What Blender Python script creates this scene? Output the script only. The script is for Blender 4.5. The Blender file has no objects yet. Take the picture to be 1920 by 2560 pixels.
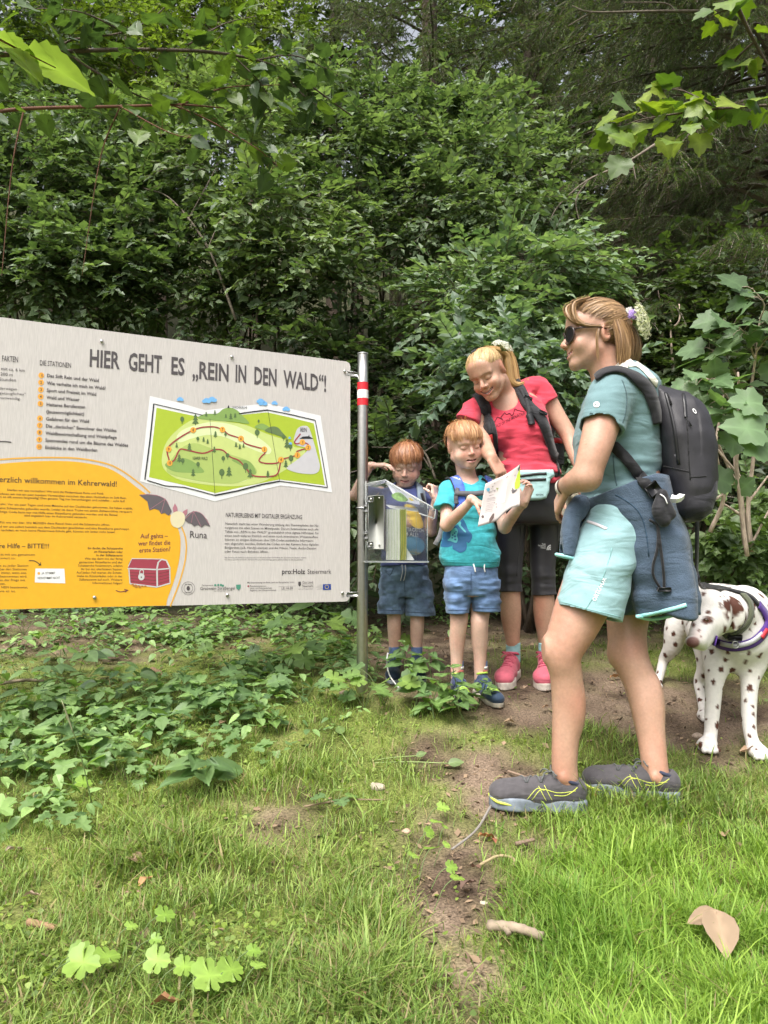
import bpy, math, random
import numpy as np
import openvdb
from mathutils import Vector, Matrix
from mathutils.bvhtree import BVHTree
random.seed(7)
rng = np.random.default_rng(11)
SC = bpy.context.scene
COL = SC.collection
# ------------------------------------------------------------------ camera, sky, sun, exposure
F = 1849.0                       # focal length in photograph pixels
PITCH = math.atan(130 / F)
CZ = 0.80
cam_d = bpy.data.cameras.new('camera')
cam = bpy.data.objects.new('camera', cam_d)
COL.objects.link(cam)
cam.location = (0, 0, CZ)
cam.rotation_euler = (math.pi / 2 + PITCH, 0, 0)
cam_d.sensor_fit = 'VERTICAL'
cam_d.sensor_height = 36.0
cam_d.sensor_width = 27.0
cam_d.lens = 36.0 * F / 2560
cam_d.clip_start = 0.05
cam_d.clip_end = 500
SC.camera = cam
SUN_EL, SUN_AZ = math.radians(60), math.radians(205)      # sun high, behind the camera and to its left
world = bpy.data.worlds.new('World')
SC.world = world
world.use_nodes = True
wn = world.node_tree
bg = wn.nodes['Background']
sky = wn.nodes.new('ShaderNodeTexSky')
sky.sky_type = 'NISHITA'
sky.sun_disc = False
sky.sun_elevation = SUN_EL
sky.sun_rotation = SUN_AZ
sky.dust_density = 10.0
sky.air_density = 1.0
sky.ozone_density = 1.0
hs = wn.nodes.new('ShaderNodeHueSaturation')            # a thin veil of cloud takes most of the blue out of the sky
hs.inputs['Saturation'].default_value = 0.35
wn.links.new(sky.outputs[0], hs.inputs['Color'])
wn.links.new(hs.outputs[0], bg.inputs[0])
bg.inputs[1].default_value = 0.15
sun_d = bpy.data.lights.new('sun', 'SUN')
sun_d.energy = 0.75
sun_d.angle = math.radians(30)
sun_d.color = (1.0, 0.97, 0.92)
sun = bpy.data.objects.new('sun', sun_d)
COL.objects.link(sun)
_sd = Vector((math.sin(SUN_AZ) * math.cos(SUN_EL), math.cos(SUN_AZ) * math.cos(SUN_EL), math.sin(SUN_EL)))
sun.rotation_euler = _sd.to_track_quat('Z', 'Y').to_euler()
SC.view_settings.view_transform = 'Standard'
SC.view_settings.look = 'None'
SC.view_settings.exposure = 1.06
SC.view_settings.gamma = 1.0
SC.view_settings.use_curve_mapping = False
SC.cycles.use_denoising = True
SC.cycles.max_bounces = 8
SC.cycles.transparent_max_bounces = 12
# ------------------------------------------------------------------ helpers: where things stand
cP, sP = math.cos(PITCH), math.sin(PITCH)
def W(px, py, d):
 """the point of the place that lies at depth d (metres ahead) on the line through a photograph pixel"""
 u, v = (px - 960) / F, (1280 - py) / F
 k = d / (cP - v * sP)
 return np.array([u * k, d, CZ + (v * cP + sP) * k])
def ray(px, py):
 u, v = (px - 960) / F, (1280 - py) / F
 r = np.array([u, cP - v * sP, v * cP + sP])
 return r / np.linalg.norm(r)
def project(P):
 P = np.asarray(P, float)
 dy, dz = P[..., 1], P[..., 2] - CZ
 z = dy * cP + dz * sP
 yv = -dy * sP + dz * cP
 return 960 + F * P[..., 0] / z, 1280 - F * yv / z
def nrm(v):
 v = np.asarray(v, float)
 return v / max(np.linalg.norm(v), 1e-9)
_lat = np.random.default_rng(5).random((32, 32, 32)).astype(np.float32) * 2 - 1
def noise3(x, y, z):
 x, y, z = np.broadcast_arrays(x, y, z)
 xi, yi, zi = np.floor(x).astype(int), np.floor(y).astype(int), np.floor(z).astype(int)
 fx, fy, fz = x - xi, y - yi, z - zi
 fx, fy, fz = fx*fx*(3-2*fx), fy*fy*(3-2*fy), fz*fz*(3-2*fz)
 L = lambda a, b, c: _lat[(xi+a) & 31, (yi+b) & 31, (zi+c) & 31]
 return ((L(0,0,0)*(1-fx)+L(1,0,0)*fx)*(1-fy)+(L(0,1,0)*(1-fx)+L(1,1,0)*fx)*fy)*(1-fz) + \
  ((L(0,0,1)*(1-fx)+L(1,0,1)*fx)*(1-fy)+(L(0,1,1)*(1-fx)+L(1,1,1)*fx)*fy)*fz
def noise2(x, y, s=0.37):
 return noise3(np.asarray(x, float), np.asarray(y, float), np.full(np.shape(x), s))
_GY = np.array([-6, 1.0, 1.4, 2.0, 2.3, 2.7, 3.16, 3.5, 5, 6.5, 8, 10, 14, 22, 34, 90, 300])
_GZ = np.array([-.10, -.05, -.03, .005, .05, .13, .237, .285, .425, .49, .85, 1.7, 3.9, 9.5, 19, 34, 40])
_gy = np.linspace(-8, 310, 6400)
_gz = np.interp(_gy, _GY, _GZ)
_ker = np.exp(-np.linspace(-2, 2, 9) ** 2); _ker /= _ker.sum()
_gz = np.convolve(np.pad(_gz, 4, mode='edge'), _ker, mode='valid')
def gh(x, y):
 """height of the ground"""
 x, y = np.asarray(x, float), np.asarray(y, float)
 far = np.clip((y - 5) / 6, 0, 3)
 return np.interp(y, _gy, _gz) + 0.016 * noise2(x * 2.3 + 3, y * 2.3) + 0.007 * noise2(x * 7, y * 7, 4.2) + far * .25 * noise2(x * .5, y * .5, 7.7)
def G(px, py):
 """where the line through a pixel meets the ground"""
 r = ray(px, py)
 t = 0.8
 while t < 40:
  p = np.array([0, 0, CZ]) + r * t
  if p[2] < gh(p[0], p[1]): break
  t += 0.01
 return np.array([p[0], p[1], float(gh(p[0], p[1]))])
# ------------------------------------------------------------------ helpers: meshes and objects
def mesh_np(name, V, tris=None, quads=None, smooth=True, col=None, mats=(), mi=None, uv=None):
 V = np.asarray(V, np.float32).reshape(-1, 3)
 me = bpy.data.meshes.new(name)
 me.vertices.add(len(V)); me.vertices.foreach_set('co', V.ravel())
 loops, starts, n = [], [], 0
 for A, k in ((tris, 3), (quads, 4)):
  if A is not None and len(A):
   A = np.asarray(A, np.int32).reshape(-1, k)
   loops.append(A.ravel()); starts.append(n + np.arange(len(A)) * k); n += A.size
 loops = np.concatenate(loops); starts = np.concatenate(starts)
 me.loops.add(len(loops)); me.loops.foreach_set('vertex_index', loops.astype(np.int32))
 me.polygons.add(len(starts)); me.polygons.foreach_set('loop_start', starts.astype(np.int32))
 me.update(calc_edges=True)
 me.polygons.foreach_set('use_smooth', np.full(len(starts), smooth))
 if col is not None:
  a = me.attributes.new('Col', 'FLOAT_COLOR', 'POINT')
  c = np.ones((len(V), 4), np.float32); c[:, :3] = np.asarray(col, np.float32)[:, :3]
  a.data.foreach_set('color', c.ravel())
 for m in mats: me.materials.append(m)
 if mi is not None: me.polygons.foreach_set('material_index', np.asarray(mi, np.int32))
 me.validate()
 me.update()
 return me
def ob(name, data, parent=None, mat=None, loc=None, kind=None):
 o = bpy.data.objects.new(name, data)
 COL.objects.link(o)
 if mat is not None and data is not None and not data.materials: data.materials.append(mat)
 if parent is not None: o.parent = parent
 if loc is not None: o.location = [float(c) for c in loc]
 if kind: o['kind'] = kind
 return o
def tag(o, label, cat, group=None):
 o['label'] = label; o['category'] = cat
 if group: o['group'] = group
 return o
def empty(name, loc, label, cat, group=None):
 o = bpy.data.objects.new(name, None); COL.objects.link(o)
 o.location = [float(c) for c in loc]; o.empty_display_size = .1
 return tag(o, label, cat, group)
def part(name, V, tris=None, quads=None, mat=None, parent=None, **kw):
 """a mesh given in world coordinates, kept in its parent's space"""
 V = np.asarray(V, float).reshape(-1, 3)
 if parent is not None:
  p = parent; off = np.zeros(3)
  while p is not None:
   off += np.array(p.location); p = p.parent
  V = V - off
 kind = kw.pop('kind', None)
 return ob(name, mesh_np(name, V, tris, quads, **kw), parent, mat, kind=kind)
class MB:
 """collects pieces for one mesh"""
 def __init__(s): s.v, s.t, s.q, s.n, s.c = [], [], [], 0, []
 def add(s, V, tris=None, quads=None, col=None):
  V = np.asarray(V, float).reshape(-1, 3)
  s.v.append(V)
  if tris is not None and len(tris): s.t.append(np.asarray(tris).reshape(-1, 3) + s.n)
  if quads is not None and len(quads): s.q.append(np.asarray(quads).reshape(-1, 4) + s.n)
  s.c.append(np.tile(np.asarray(col if col is not None else (1, 1, 1), float).reshape(-1, 3), (len(V) if np.ndim(col) < 2 else 1, 1)))
  s.n += len(V)
  return s
 def box(s, c, half, R=np.eye(3), col=None, bevel=0.0):
  c, half = np.asarray(c, float), np.asarray(half, float)
  if bevel <= 0:
   k = np.array([[x, y, z] for x in (-1, 1) for y in (-1, 1) for z in (-1, 1)], float)
   q = [(0,1,3,2),(4,6,7,5),(0,4,5,1),(2,3,7,6),(0,2,6,4),(1,5,7,3)]
   return s.add(c + (k * half) @ np.asarray(R), quads=q, col=col)
  vs, idx = [], {}
  for x in (-1, 1):
   for y in (-1, 1):
    for z in (-1, 1):
     for ax in range(3):
      p = np.array([x, y, z]) * (half - bevel); p[ax] += bevel * (x, y, z)[ax]
      idx[(x, y, z, ax)] = len(vs); vs.append(p)
  q, t = [], []
  for ax in range(3):
   a, b = (ax + 1) % 3, (ax + 2) % 3
   for sg in (-1, 1):
    f = []
    for (i, j) in ((-1, -1), (1, -1), (1, 1), (-1, 1)):
     k = [0, 0, 0]; k[ax] = sg; k[a] = i; k[b] = j; f.append(idx[(*k, ax)])
    q.append(f if sg > 0 else f[::-1])
   for i in (-1, 1):
    for j in (-1, 1):
     k0 = [0, 0, 0]; k0[a] = i; k0[b] = j; k0[ax] = -1
     k1 = list(k0); k1[ax] = 1
     f = [idx[(*k0, a)], idx[(*k1, a)], idx[(*k1, b)], idx[(*k0, b)]]
     q.append(f if i * j > 0 else f[::-1])
  for x in (-1, 1):
   for y in (-1, 1):
    for z in (-1, 1):
     f = [idx[(x, y, z, 0)], idx[(x, y, z, 1)], idx[(x, y, z, 2)]]
     t.append(f if x * y * z > 0 else f[::-1])
  return s.add(c + np.array(vs) @ np.asarray(R), tris=t, quads=q, col=col)
 def tube(s, P, r, n=6, col=None, cap=True):
  P = np.asarray(P, float); m = len(P)
  r = np.broadcast_to(np.asarray(r, float), (m,))
  T = np.gradient(P, axis=0); T /= np.maximum(np.linalg.norm(T, axis=1, keepdims=True), 1e-9)
  ref = np.array([0, 0, 1.0]) if abs(T[0][2]) < .9 else np.array([1.0, 0, 0])
  A = np.zeros_like(P); a = nrm(np.cross(T[0], ref))
  for i in range(m):
   a = nrm(a - T[i] * (a @ T[i])); A[i] = a
  B = np.cross(T, A)
  th = np.arange(n) * 2 * math.pi / n
  V = P[:, None] + r[:, None, None] * (np.cos(th)[None, :, None] * A[:, None] + np.sin(th)[None, :, None] * B[:, None])
  q = [(i*n+j, i*n+(j+1) % n, (i+1)*n+(j+1) % n, (i+1)*n+j) for i in range(m-1) for j in range(n)]
  t = []
  V = V.reshape(-1, 3)
  if cap:
   V = np.vstack([V, P[0], P[-1]])
   t = [(m*n, (j+1) % n, j) for j in range(n)] + [(m*n+1, (m-1)*n+j, (m-1)*n+(j+1) % n) for j in range(n)]
  return s.add(V, tris=t, quads=q, col=col)
 def ribbon(s, P, N, w, th, col=None, thin=False):
  """a flat strap along P, facing N; thin: a single sheet (a lock of hair)"""
  P, N = np.asarray(P, float), np.asarray(N, float); m = len(P)
  T = np.gradient(P, axis=0); T /= np.maximum(np.linalg.norm(T, axis=1, keepdims=True), 1e-9)
  S = np.cross(T, N); S /= np.maximum(np.linalg.norm(S, axis=1, keepdims=True), 1e-9)
  N = np.cross(S, T)
  w = np.broadcast_to(np.asarray(w, float), (m,))[:, None] / 2
  if thin: return s.add(np.stack([P - S*w, P + S*w], 1).reshape(-1, 3), quads=[(2*i, 2*i+1, 2*i+3, 2*i+2) for i in range(m-1)], col=col)
  V = np.stack([P - S*w, P + S*w, P + S*w*.96 + N*th, P - S*w*.96 + N*th], 1).reshape(-1, 3)
  q = [(i*4+j, i*4+(j+1) % 4, (i+1)*4+(j+1) % 4, (i+1)*4+j) for i in range(m-1) for j in range(4)]
  q += [(3, 2, 1, 0), ((m-1)*4, (m-1)*4+1, (m-1)*4+2, (m-1)*4+3)]
  return s.add(V, quads=q, col=col)
 def build(s, name, mat=None, parent=None, smooth=True, usecol=False, kind=None, **kw):
  V = np.vstack(s.v)
  return part(name, V, np.vstack(s.t) if s.t else None, np.vstack(s.q) if s.q else None, mat, parent, smooth=smooth,
     col=np.vstack(s.c) if usecol else None, kind=kind, **kw)
def smoothline(P, n=40, closed=False):
 """Catmull-Rom through P"""
 P = np.asarray(P, float)
 Q = np.vstack([P[-1], P, P[0], P[1]]) if closed else np.vstack([2*P[0]-P[1], P, 2*P[-1]-P[-2]])
 m = len(Q) - 3
 t = np.linspace(0, m, n, endpoint=not closed) if not closed else np.arange(n) * m / n
 i = np.minimum(t.astype(int), m - 1); f = (t - i)[:, None]
 a, b, c, d = Q[i], Q[i+1], Q[i+2], Q[i+3]
 return .5*((2*b)+(c-a)*f+(2*a-5*b+4*c-d)*f**2+(3*b-a-3*c+d)*f**3)
# ------------------------------------------------------------------ helpers: materials
def mat(name, color=(.5, .5, .5), rough=.6, metal=0., var=0.0, scale=20., bump=0., bscale=80., vcol=False, spec=.5, trans=0., transcol=None,
  sss=0., stretch=None, sheen=0., emit=None, alpha=None, ior=None, transmission=0., coat=0.):
 m = bpy.data.materials.new(name); m.use_nodes = True
 nt = m.node_tree; N, L = nt.nodes, nt.links
 b = N['Principled BSDF']
 b.inputs['Roughness'].default_value = rough; b.inputs['Metallic'].default_value = metal
 b.inputs['Specular IOR Level'].default_value = spec
 c = (*color, 1)
 b.inputs['Base Color'].default_value = c
 src = None
 if vcol:
  a = N.new('ShaderNodeAttribute'); a.attribute_name = 'Col'; src = a.outputs['Color']
 tc = None
 def coords(sc):
  nonlocal tc
  if tc is None: tc = N.new('ShaderNodeTexCoord')
  mp = N.new('ShaderNodeMapping'); mp.inputs['Scale'].default_value = stretch or (1, 1, 1)
  L.new(tc.outputs['Object'], mp.inputs['Vector'])
  n = N.new('ShaderNodeTexNoise'); n.inputs['Scale'].default_value = sc; n.inputs['Detail'].default_value = 5
  L.new(mp.outputs[0], n.inputs['Vector'])
  return n
 if var > 0:
  n = coords(scale)
  h = N.new('ShaderNodeMapRange'); h.inputs['From Min'].default_value = .3; h.inputs['From Max'].default_value = .7
  h.inputs['To Min'].default_value = 1 - var; h.inputs['To Max'].default_value = 1 + var
  L.new(n.outputs['Fac'], h.inputs['Value'])
  mx = N.new('ShaderNodeVectorMath'); mx.operation = 'MULTIPLY'
  if src is not None: L.new(src, mx.inputs[0])
  else: mx.inputs[0].default_value = color
  L.new(h.outputs[0], mx.inputs[1]); src = mx.outputs[0]
 if src is not None: L.new(src, b.inputs['Base Color'])
 if bump > 0:
  n2 = coords(bscale)
  bp = N.new('ShaderNodeBump'); bp.inputs['Strength'].default_value = bump; bp.inputs['Distance'].default_value = .004
  L.new(n2.outputs['Fac'], bp.inputs['Height']); L.new(bp.outputs[0], b.inputs['Normal'])
 if sss > 0:
  b.inputs['Subsurface Weight'].default_value = sss
  b.inputs['Subsurface Radius'].default_value = (1.0, .35, .2)
  b.inputs['Subsurface Scale'].default_value = .008
 if sheen > 0:
  b.inputs['Sheen Weight'].default_value = sheen
  b.inputs['Sheen Roughness'].default_value = .5
 if coat > 0: b.inputs['Coat Weight'].default_value = coat
 if transmission > 0:
  b.inputs['Transmission Weight'].default_value = transmission
  if ior: b.inputs['IOR'].default_value = ior
 if trans > 0:
  tb = N.new('ShaderNodeBsdfTranslucent')
  if transcol is not None:
   mm = N.new('ShaderNodeVectorMath'); mm.operation = 'MULTIPLY'; mm.inputs[1].default_value = transcol
   if src is not None: L.new(src, mm.inputs[0])
   else: mm.inputs[0].default_value = color
   L.new(mm.outputs[0], tb.inputs['Color'])
  elif src is not None: L.new(src, tb.inputs['Color'])
  else: tb.inputs['Color'].default_value = c
  ms = N.new('ShaderNodeMixShader'); ms.inputs[0].default_value = trans
  L.new(b.outputs[0], ms.inputs[1]); L.new(tb.outputs[0], ms.inputs[2])
  L.new(ms.outputs[0], N['Material Output'].inputs['Surface'])
 return m
# ------------------------------------------------------------------ helpers: sculpting in a distance field
def prim_cap(a, b, ra, rb):
 a, b = np.asarray(a, float), np.asarray(b, float); ba = b - a; L2 = max(ba @ ba, 1e-12)
 def fn(X, Y, Z):
  x, y, z = X - a[0], Y - a[1], Z - a[2]
  t = np.clip((x*ba[0] + y*ba[1] + z*ba[2]) / L2, 0, 1)
  return np.sqrt((x - t*ba[0])**2 + (y - t*ba[1])**2 + (z - t*ba[2])**2) - (ra + (rb - ra) * t)
 m = max(ra, rb)
 return fn, np.minimum(a, b) - m, np.maximum(a, b) + m
def prim_ell(c, r, R=None):
 c, r = np.asarray(c, float), np.asarray(r, float); R = np.eye(3) if R is None else np.asarray(R, float)   # rows: own axes
 def fn(X, Y, Z):
  x, y, z = X - c[0], Y - c[1], Z - c[2]
  q = [(R[i, 0]*x + R[i, 1]*y + R[i, 2]*z) / r[i] for i in range(3)]
  k0 = np.sqrt(q[0]**2 + q[1]**2 + q[2]**2)
  k1 = np.sqrt((q[0]/r[0])**2 + (q[1]/r[1])**2 + (q[2]/r[2])**2) + 1e-9
  return k0 * (k0 - 1) / k1
 e = np.sqrt((R.T**2) @ (r**2))
 return fn, c - e, c + e
def prim_box(c, half, R=None, rnd=.005):
 c, half = np.asarray(c, float), np.asarray(half, float) - rnd; R = np.eye(3) if R is None else np.asarray(R, float)
 def fn(X, Y, Z):
  x, y, z = X - c[0], Y - c[1], Z - c[2]
  q = [np.abs(R[i, 0]*x + R[i, 1]*y + R[i, 2]*z) - half[i] for i in range(3)]
  return np.sqrt(sum(np.maximum(k, 0)**2 for k in q)) + np.minimum(np.maximum(np.maximum(q[0], q[1]), q[2]), 0) - rnd
 e = np.abs(R.T) @ (half + rnd)
 return fn, c - e, c + e
def prim_loft(rows, e=2.2, rnd=.01):
 """sections stacked in z; rows: (z, cx, cy, rx, ry)"""
 A = np.array(sorted(rows, key=lambda r: r[0]), float)
 zz = np.linspace(A[0, 0], A[-1, 0], 160)
 B = np.stack([np.interp(zz, A[:, 0], A[:, i]) for i in range(1, 5)], 1)
 k = np.hanning(21); k /= k.sum()
 Bp = np.pad(B, ((10, 10), (0, 0)), mode='reflect', reflect_type='odd')
 B = np.stack([np.convolve(Bp[:, i], k, mode='valid') for i in range(4)], 1)
 z0, z1 = A[0, 0], A[-1, 0]
 def fn(X, Y, Z):
  c = [np.interp(Z, zz, B[:, i]) for i in range(4)]
  u, v = np.abs(X - c[0]) / c[2], np.abs(Y - c[1]) / c[3]
  rr = (u**e + v**e + 1e-12)**(1/e)
  dr = (rr - 1) * np.minimum(c[2], c[3]) * (.5 + .5 * rr.clip(0, 1))
  da = np.maximum(z0 - Z, Z - z1)
  if rnd <= 0: return np.maximum(dr, da + 0 * dr)
  h = np.clip(.5 - .5 * (dr - da) / rnd, 0, 1)
  return dr * (1 - h) + da * h + rnd * h * (1 - h)
 lo = np.array([(B[:, 0]-B[:, 2]).min(), (B[:, 1]-B[:, 3]).min(), z0]); hi = np.array([(B[:, 0]+B[:, 2]).max(), (B[:, 1]+B[:, 3]).max(), z1])
 return fn, lo, hi
def prim_poly(pts, o, ax, ay, az, half, rnd=.02, taper=None):
 """a closed outline (in the plane o + x*ax + y*ay) with thickness 2*half along az, rounded edges"""
 P = np.asarray(pts, float); o = np.asarray(o, float); ax, ay, az = map(nrm, (ax, ay, az))
 def fn(X, Y, Z):
  x, y, z = X - o[0], Y - o[1], Z - o[2]
  u = x*ax[0] + y*ax[1] + z*ax[2]; v = x*ay[0] + y*ay[1] + z*ay[2]; w = np.abs(x*az[0] + y*az[1] + z*az[2])
  d = np.full(np.broadcast(u, v).shape, 1e9); s = np.ones_like(d)
  for i in range(len(P)):
   a, b = P[i], P[i-1]; e = b - a
   wx, wy = u - a[0], v - a[1]
   t = np.clip((wx*e[0] + wy*e[1]) / (e @ e + 1e-12), 0, 1)
   d = np.minimum(d, (wx - e[0]*t)**2 + (wy - e[1]*t)**2)
   c1, c2, c3 = v >= a[1], v < b[1], e[0]*wy > e[1]*wx
   s = np.where((c1 & c2 & c3) | (~c1 & ~c2 & ~c3), -s, s)
  d2 = s * np.sqrt(d)
  hh = half if taper is None else taper(u, v)
  q0, q1 = d2 + rnd, w - hh + rnd
  return np.sqrt(np.maximum(q0, 0)**2 + np.maximum(q1, 0)**2) + np.minimum(np.maximum(q0, q1), 0) - rnd
 h = half if taper is None else half * 1.3
 C = np.array([o + p[0]*ax + p[1]*ay + s*h*az for p in P for s in (-1, 1)])
 return fn, C.min(0), C.max(0)
def prim_limb(pts, end=None):
 """pts: (px, py, depth, radius in px), one smoothly tapering tube; end: cut square at its far end"""
 Q = np.array([[*W(p[0], p[1], p[2]), p[3] * p[2] / F] for p in pts])
 if len(Q) > 2: Q = smoothline(Q, 4 * len(Q))
 caps = [prim_cap(a[:3], b[:3], a[3], b[3]) for a, b in zip(Q[:-1], Q[1:])]
 n = nrm(Q[-1, :3] - Q[-2, :3]) if end is None or end is True else nrm(end)
 def fn(X, Y, Z):
  d = None
  for f, lo, hi in caps:
   e = f(X, Y, Z); d = e if d is None else np.minimum(d, e)
  if end is not None: d = np.maximum(d, (X - Q[-1, 0])*n[0] + (Y - Q[-1, 1])*n[1] + (Z - Q[-1, 2])*n[2])
  return d
 return fn, np.min([c[1] for c in caps], 0), np.max([c[2] for c in caps], 0)
class Vol:
 BIG = .06
 def __init__(s, lo, hi, h):
  s.lo, s.h = np.asarray(lo, float), h
  s.n = np.ceil((np.asarray(hi, float) - s.lo) / h).astype(int) + 1
  s.f = np.full(s.n, s.BIG, np.float32)
  s.ax = [(s.lo[i] + np.arange(s.n[i]) * h).astype(np.float32) for i in range(3)]
 def reg(s, lo, hi, pad):
  i0 = np.clip(np.floor((lo - pad - s.lo) / s.h).astype(int), 0, s.n); i1 = np.clip(np.ceil((hi + pad - s.lo) / s.h).astype(int) + 1, 0, s.n)
  sl = tuple(slice(a, b) for a, b in zip(i0, i1))
  return sl, s.ax[0][sl[0]][:, None, None], s.ax[1][sl[1]][None, :, None], s.ax[2][sl[2]][None, None, :]
 def add(s, prim, k=.0, pad=None):
  fn, lo, hi = prim
  sl, X, Y, Z = s.reg(lo, hi, (.02 + k) if pad is None else pad)
  if min(s.f[sl].shape) == 0: return s
  d = fn(X, Y, Z); a = s.f[sl]
  if k > 0:
   h = np.clip(.5 + .5 * (d - a) / k, 0, 1); s.f[sl] = d + (a - d) * h - k * h * (1 - h)
  else: s.f[sl] = np.minimum(a, d)
  return s
 def sub(s, prim, k=.0):
  fn, lo, hi = prim
  sl, X, Y, Z = s.reg(lo, hi, .01 + k)
  if min(s.f[sl].shape) == 0: return s
  d = -fn(X, Y, Z); a = s.f[sl]
  if k > 0:
   h = np.clip(.5 - .5 * (d - a) / k, 0, 1); s.f[sl] = d + (a - d) * h + k * h * (1 - h)
  else: s.f[sl] = np.maximum(a, d)
  return s
 def cut(s, p, n, k=0.0, box=None):
  """keep the side of the plane that n points away from"""
  p, n = np.asarray(p, float), nrm(n)
  lo, hi = (s.lo, s.lo + s.n * s.h) if box is None else box
  sl, X, Y, Z = s.reg(np.asarray(lo, float), np.asarray(hi, float), 0)
  d = (X - p[0])*n[0] + (Y - p[1])*n[1] + (Z - p[2])*n[2]
  s.f[sl] = np.maximum(s.f[sl], d)
  return s
 def limb(s, pts, k=.02):
  """pts: (px, py, depth, radius in px) joined by tapering rounds"""
  s.add(prim_limb(pts), k)
  return s
 def disp(s, fn):
  band = np.abs(s.f) < .035
  i = np.nonzero(band)
  s.f[i] += fn(s.ax[0][i[0]], s.ax[1][i[1]], s.ax[2][i[2]]).astype(np.float32)
  return s
 def mesh(s, adapt=.0):
  g = openvdb.FloatGrid(s.BIG)
  g.copyFromArray(np.clip(s.f, -s.BIG, s.BIG).astype(np.float32))
  P, T, Q = g.convertToPolygons(isovalue=0.0, adaptivity=adapt)
  P = P * s.h + s.lo
  return P, np.asarray(T, int), np.asarray(Q, int)
def rows(*R):
 """photograph rows -> loft sections: (py, x left, x right, depth, half thickness in metres)"""
 out = []
 for py, xl, xr, d, ry in R:
  a, b = W(xl, py, d), W(xr, py, d)
  out.append((a[2], (a[0] + b[0]) / 2, d, (b[0] - a[0]) / 2, ry))
 return out
def bvh(P, T, Q):
 polys = [tuple(t) for t in T.tolist()] + [tuple(q) for q in Q.tolist()]
 return BVHTree.FromPolygons([tuple(p) for p in P.tolist()], polys)
def hit(tree, px, py):
 o = Vector((0, 0, CZ)); r = Vector(ray(px, py))
 h = tree.ray_cast(o, r)
 if h[0] is None:
  # beside the surface: the nearest point to the line
  best = None
  for t in np.linspace(1.8, 4.2, 60):
   q = tree.find_nearest(o + r * t)
   if q[0] is not None and (best is None or q[3] < best[3]): best = q
  h = best
 n = np.array(h[1])
 return np.array(h[0]), n / max(np.linalg.norm(n), 1e-9)
def strap(mb, tree, pts, w, th=.005, lift=.002, n=24, col=None):
 """a strap lying on a surface, along the photograph's pixels"""
 pp = smoothline(np.array(pts, float), n)
 H = [hit(tree, *p) for p in pp]
 P = np.array([h[0] for h in H]); N = np.array([h[1] for h in H])
 for _ in range(2):
  P[1:-1] = (P[:-2] + 2*P[1:-1] + P[2:]) / 4; N[1:-1] = (N[:-2] + 2*N[1:-1] + N[2:]) / 4
 N /= np.linalg.norm(N, axis=1, keepdims=True)
 mb.ribbon(P + N * lift, N, w, th, col)
 return P + N * (lift + th), N
# ------------------------------------------------------------------ helpers: lettering
def text_mesh(s, bold=0.0, align='LEFT'):
 cu = bpy.data.curves.new('letters', 'FONT'); cu.body = s; cu.size = 1.0; cu.resolution_u = 2; cu.offset = bold; cu.align_x = align
 o = bpy.data.objects.new('letters', cu); COL.objects.link(o)
 dg = bpy.context.evaluated_depsgraph_get()
 me = bpy.data.meshes.new_from_object(o.evaluated_get(dg))
 V = np.array([v.co[:] for v in me.vertices]); fs = [tuple(p.vertices) for p in me.polygons]
 bpy.data.objects.remove(o); bpy.data.curves.remove(cu); bpy.data.meshes.remove(me)
 T = [(f[0], f[i], f[i+1]) for f in fs for i in range(1, len(f)-1)]
 return V, np.array(T, int).reshape(-1, 3)
def poly_tris(P):
 from mathutils.geometry import tessellate_polygon
 return np.array(tessellate_polygon([[Vector((p[0], p[1], 0)) for p in P]]), int).reshape(-1, 3)
def poly_print(mb, tree, P, step=2.2, lift=.002, col=None):
 """a flat printed shape (photograph pixels) pressed on to a surface"""
 from mathutils.geometry import delaunay_2d_cdt
 P = np.asarray(P, float); n = len(P)
 lo, hi = P.min(0), P.max(0)
 gx, gy = np.meshgrid(np.arange(lo[0] + step/2, hi[0], step), np.arange(lo[1] + step/2, hi[1], step))
 pts = [Vector(p) for p in P.tolist()] + [Vector((a, b)) for a, b in zip(gx.ravel().tolist(), gy.ravel().tolist())]
 vs, es, fs, *_ = delaunay_2d_cdt(pts, [(i, (i+1) % n) for i in range(n)], [list(range(n))], 1, 1e-4)
 V2 = np.array([v[:] for v in vs]); T = np.array([(f[0], f[i], f[i+1]) for f in fs for i in range(1, len(f)-1)], int)
 return decal(mb, tree, V2, T, lambda a, b: (a, b), lift, col)
def decal(mb, tree, V2, T, fpx, lift=.0015, col=None):
 """flat print pressed on to a surface; fpx maps print coordinates to photograph pixels"""
 V = []
 for p in V2:
  q, n = hit(tree, *fpx(p[0], p[1])); V.append(q - np.array(ray(*fpx(p[0], p[1]))) * lift)
 return mb.add(V, tris=T, col=col)
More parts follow.
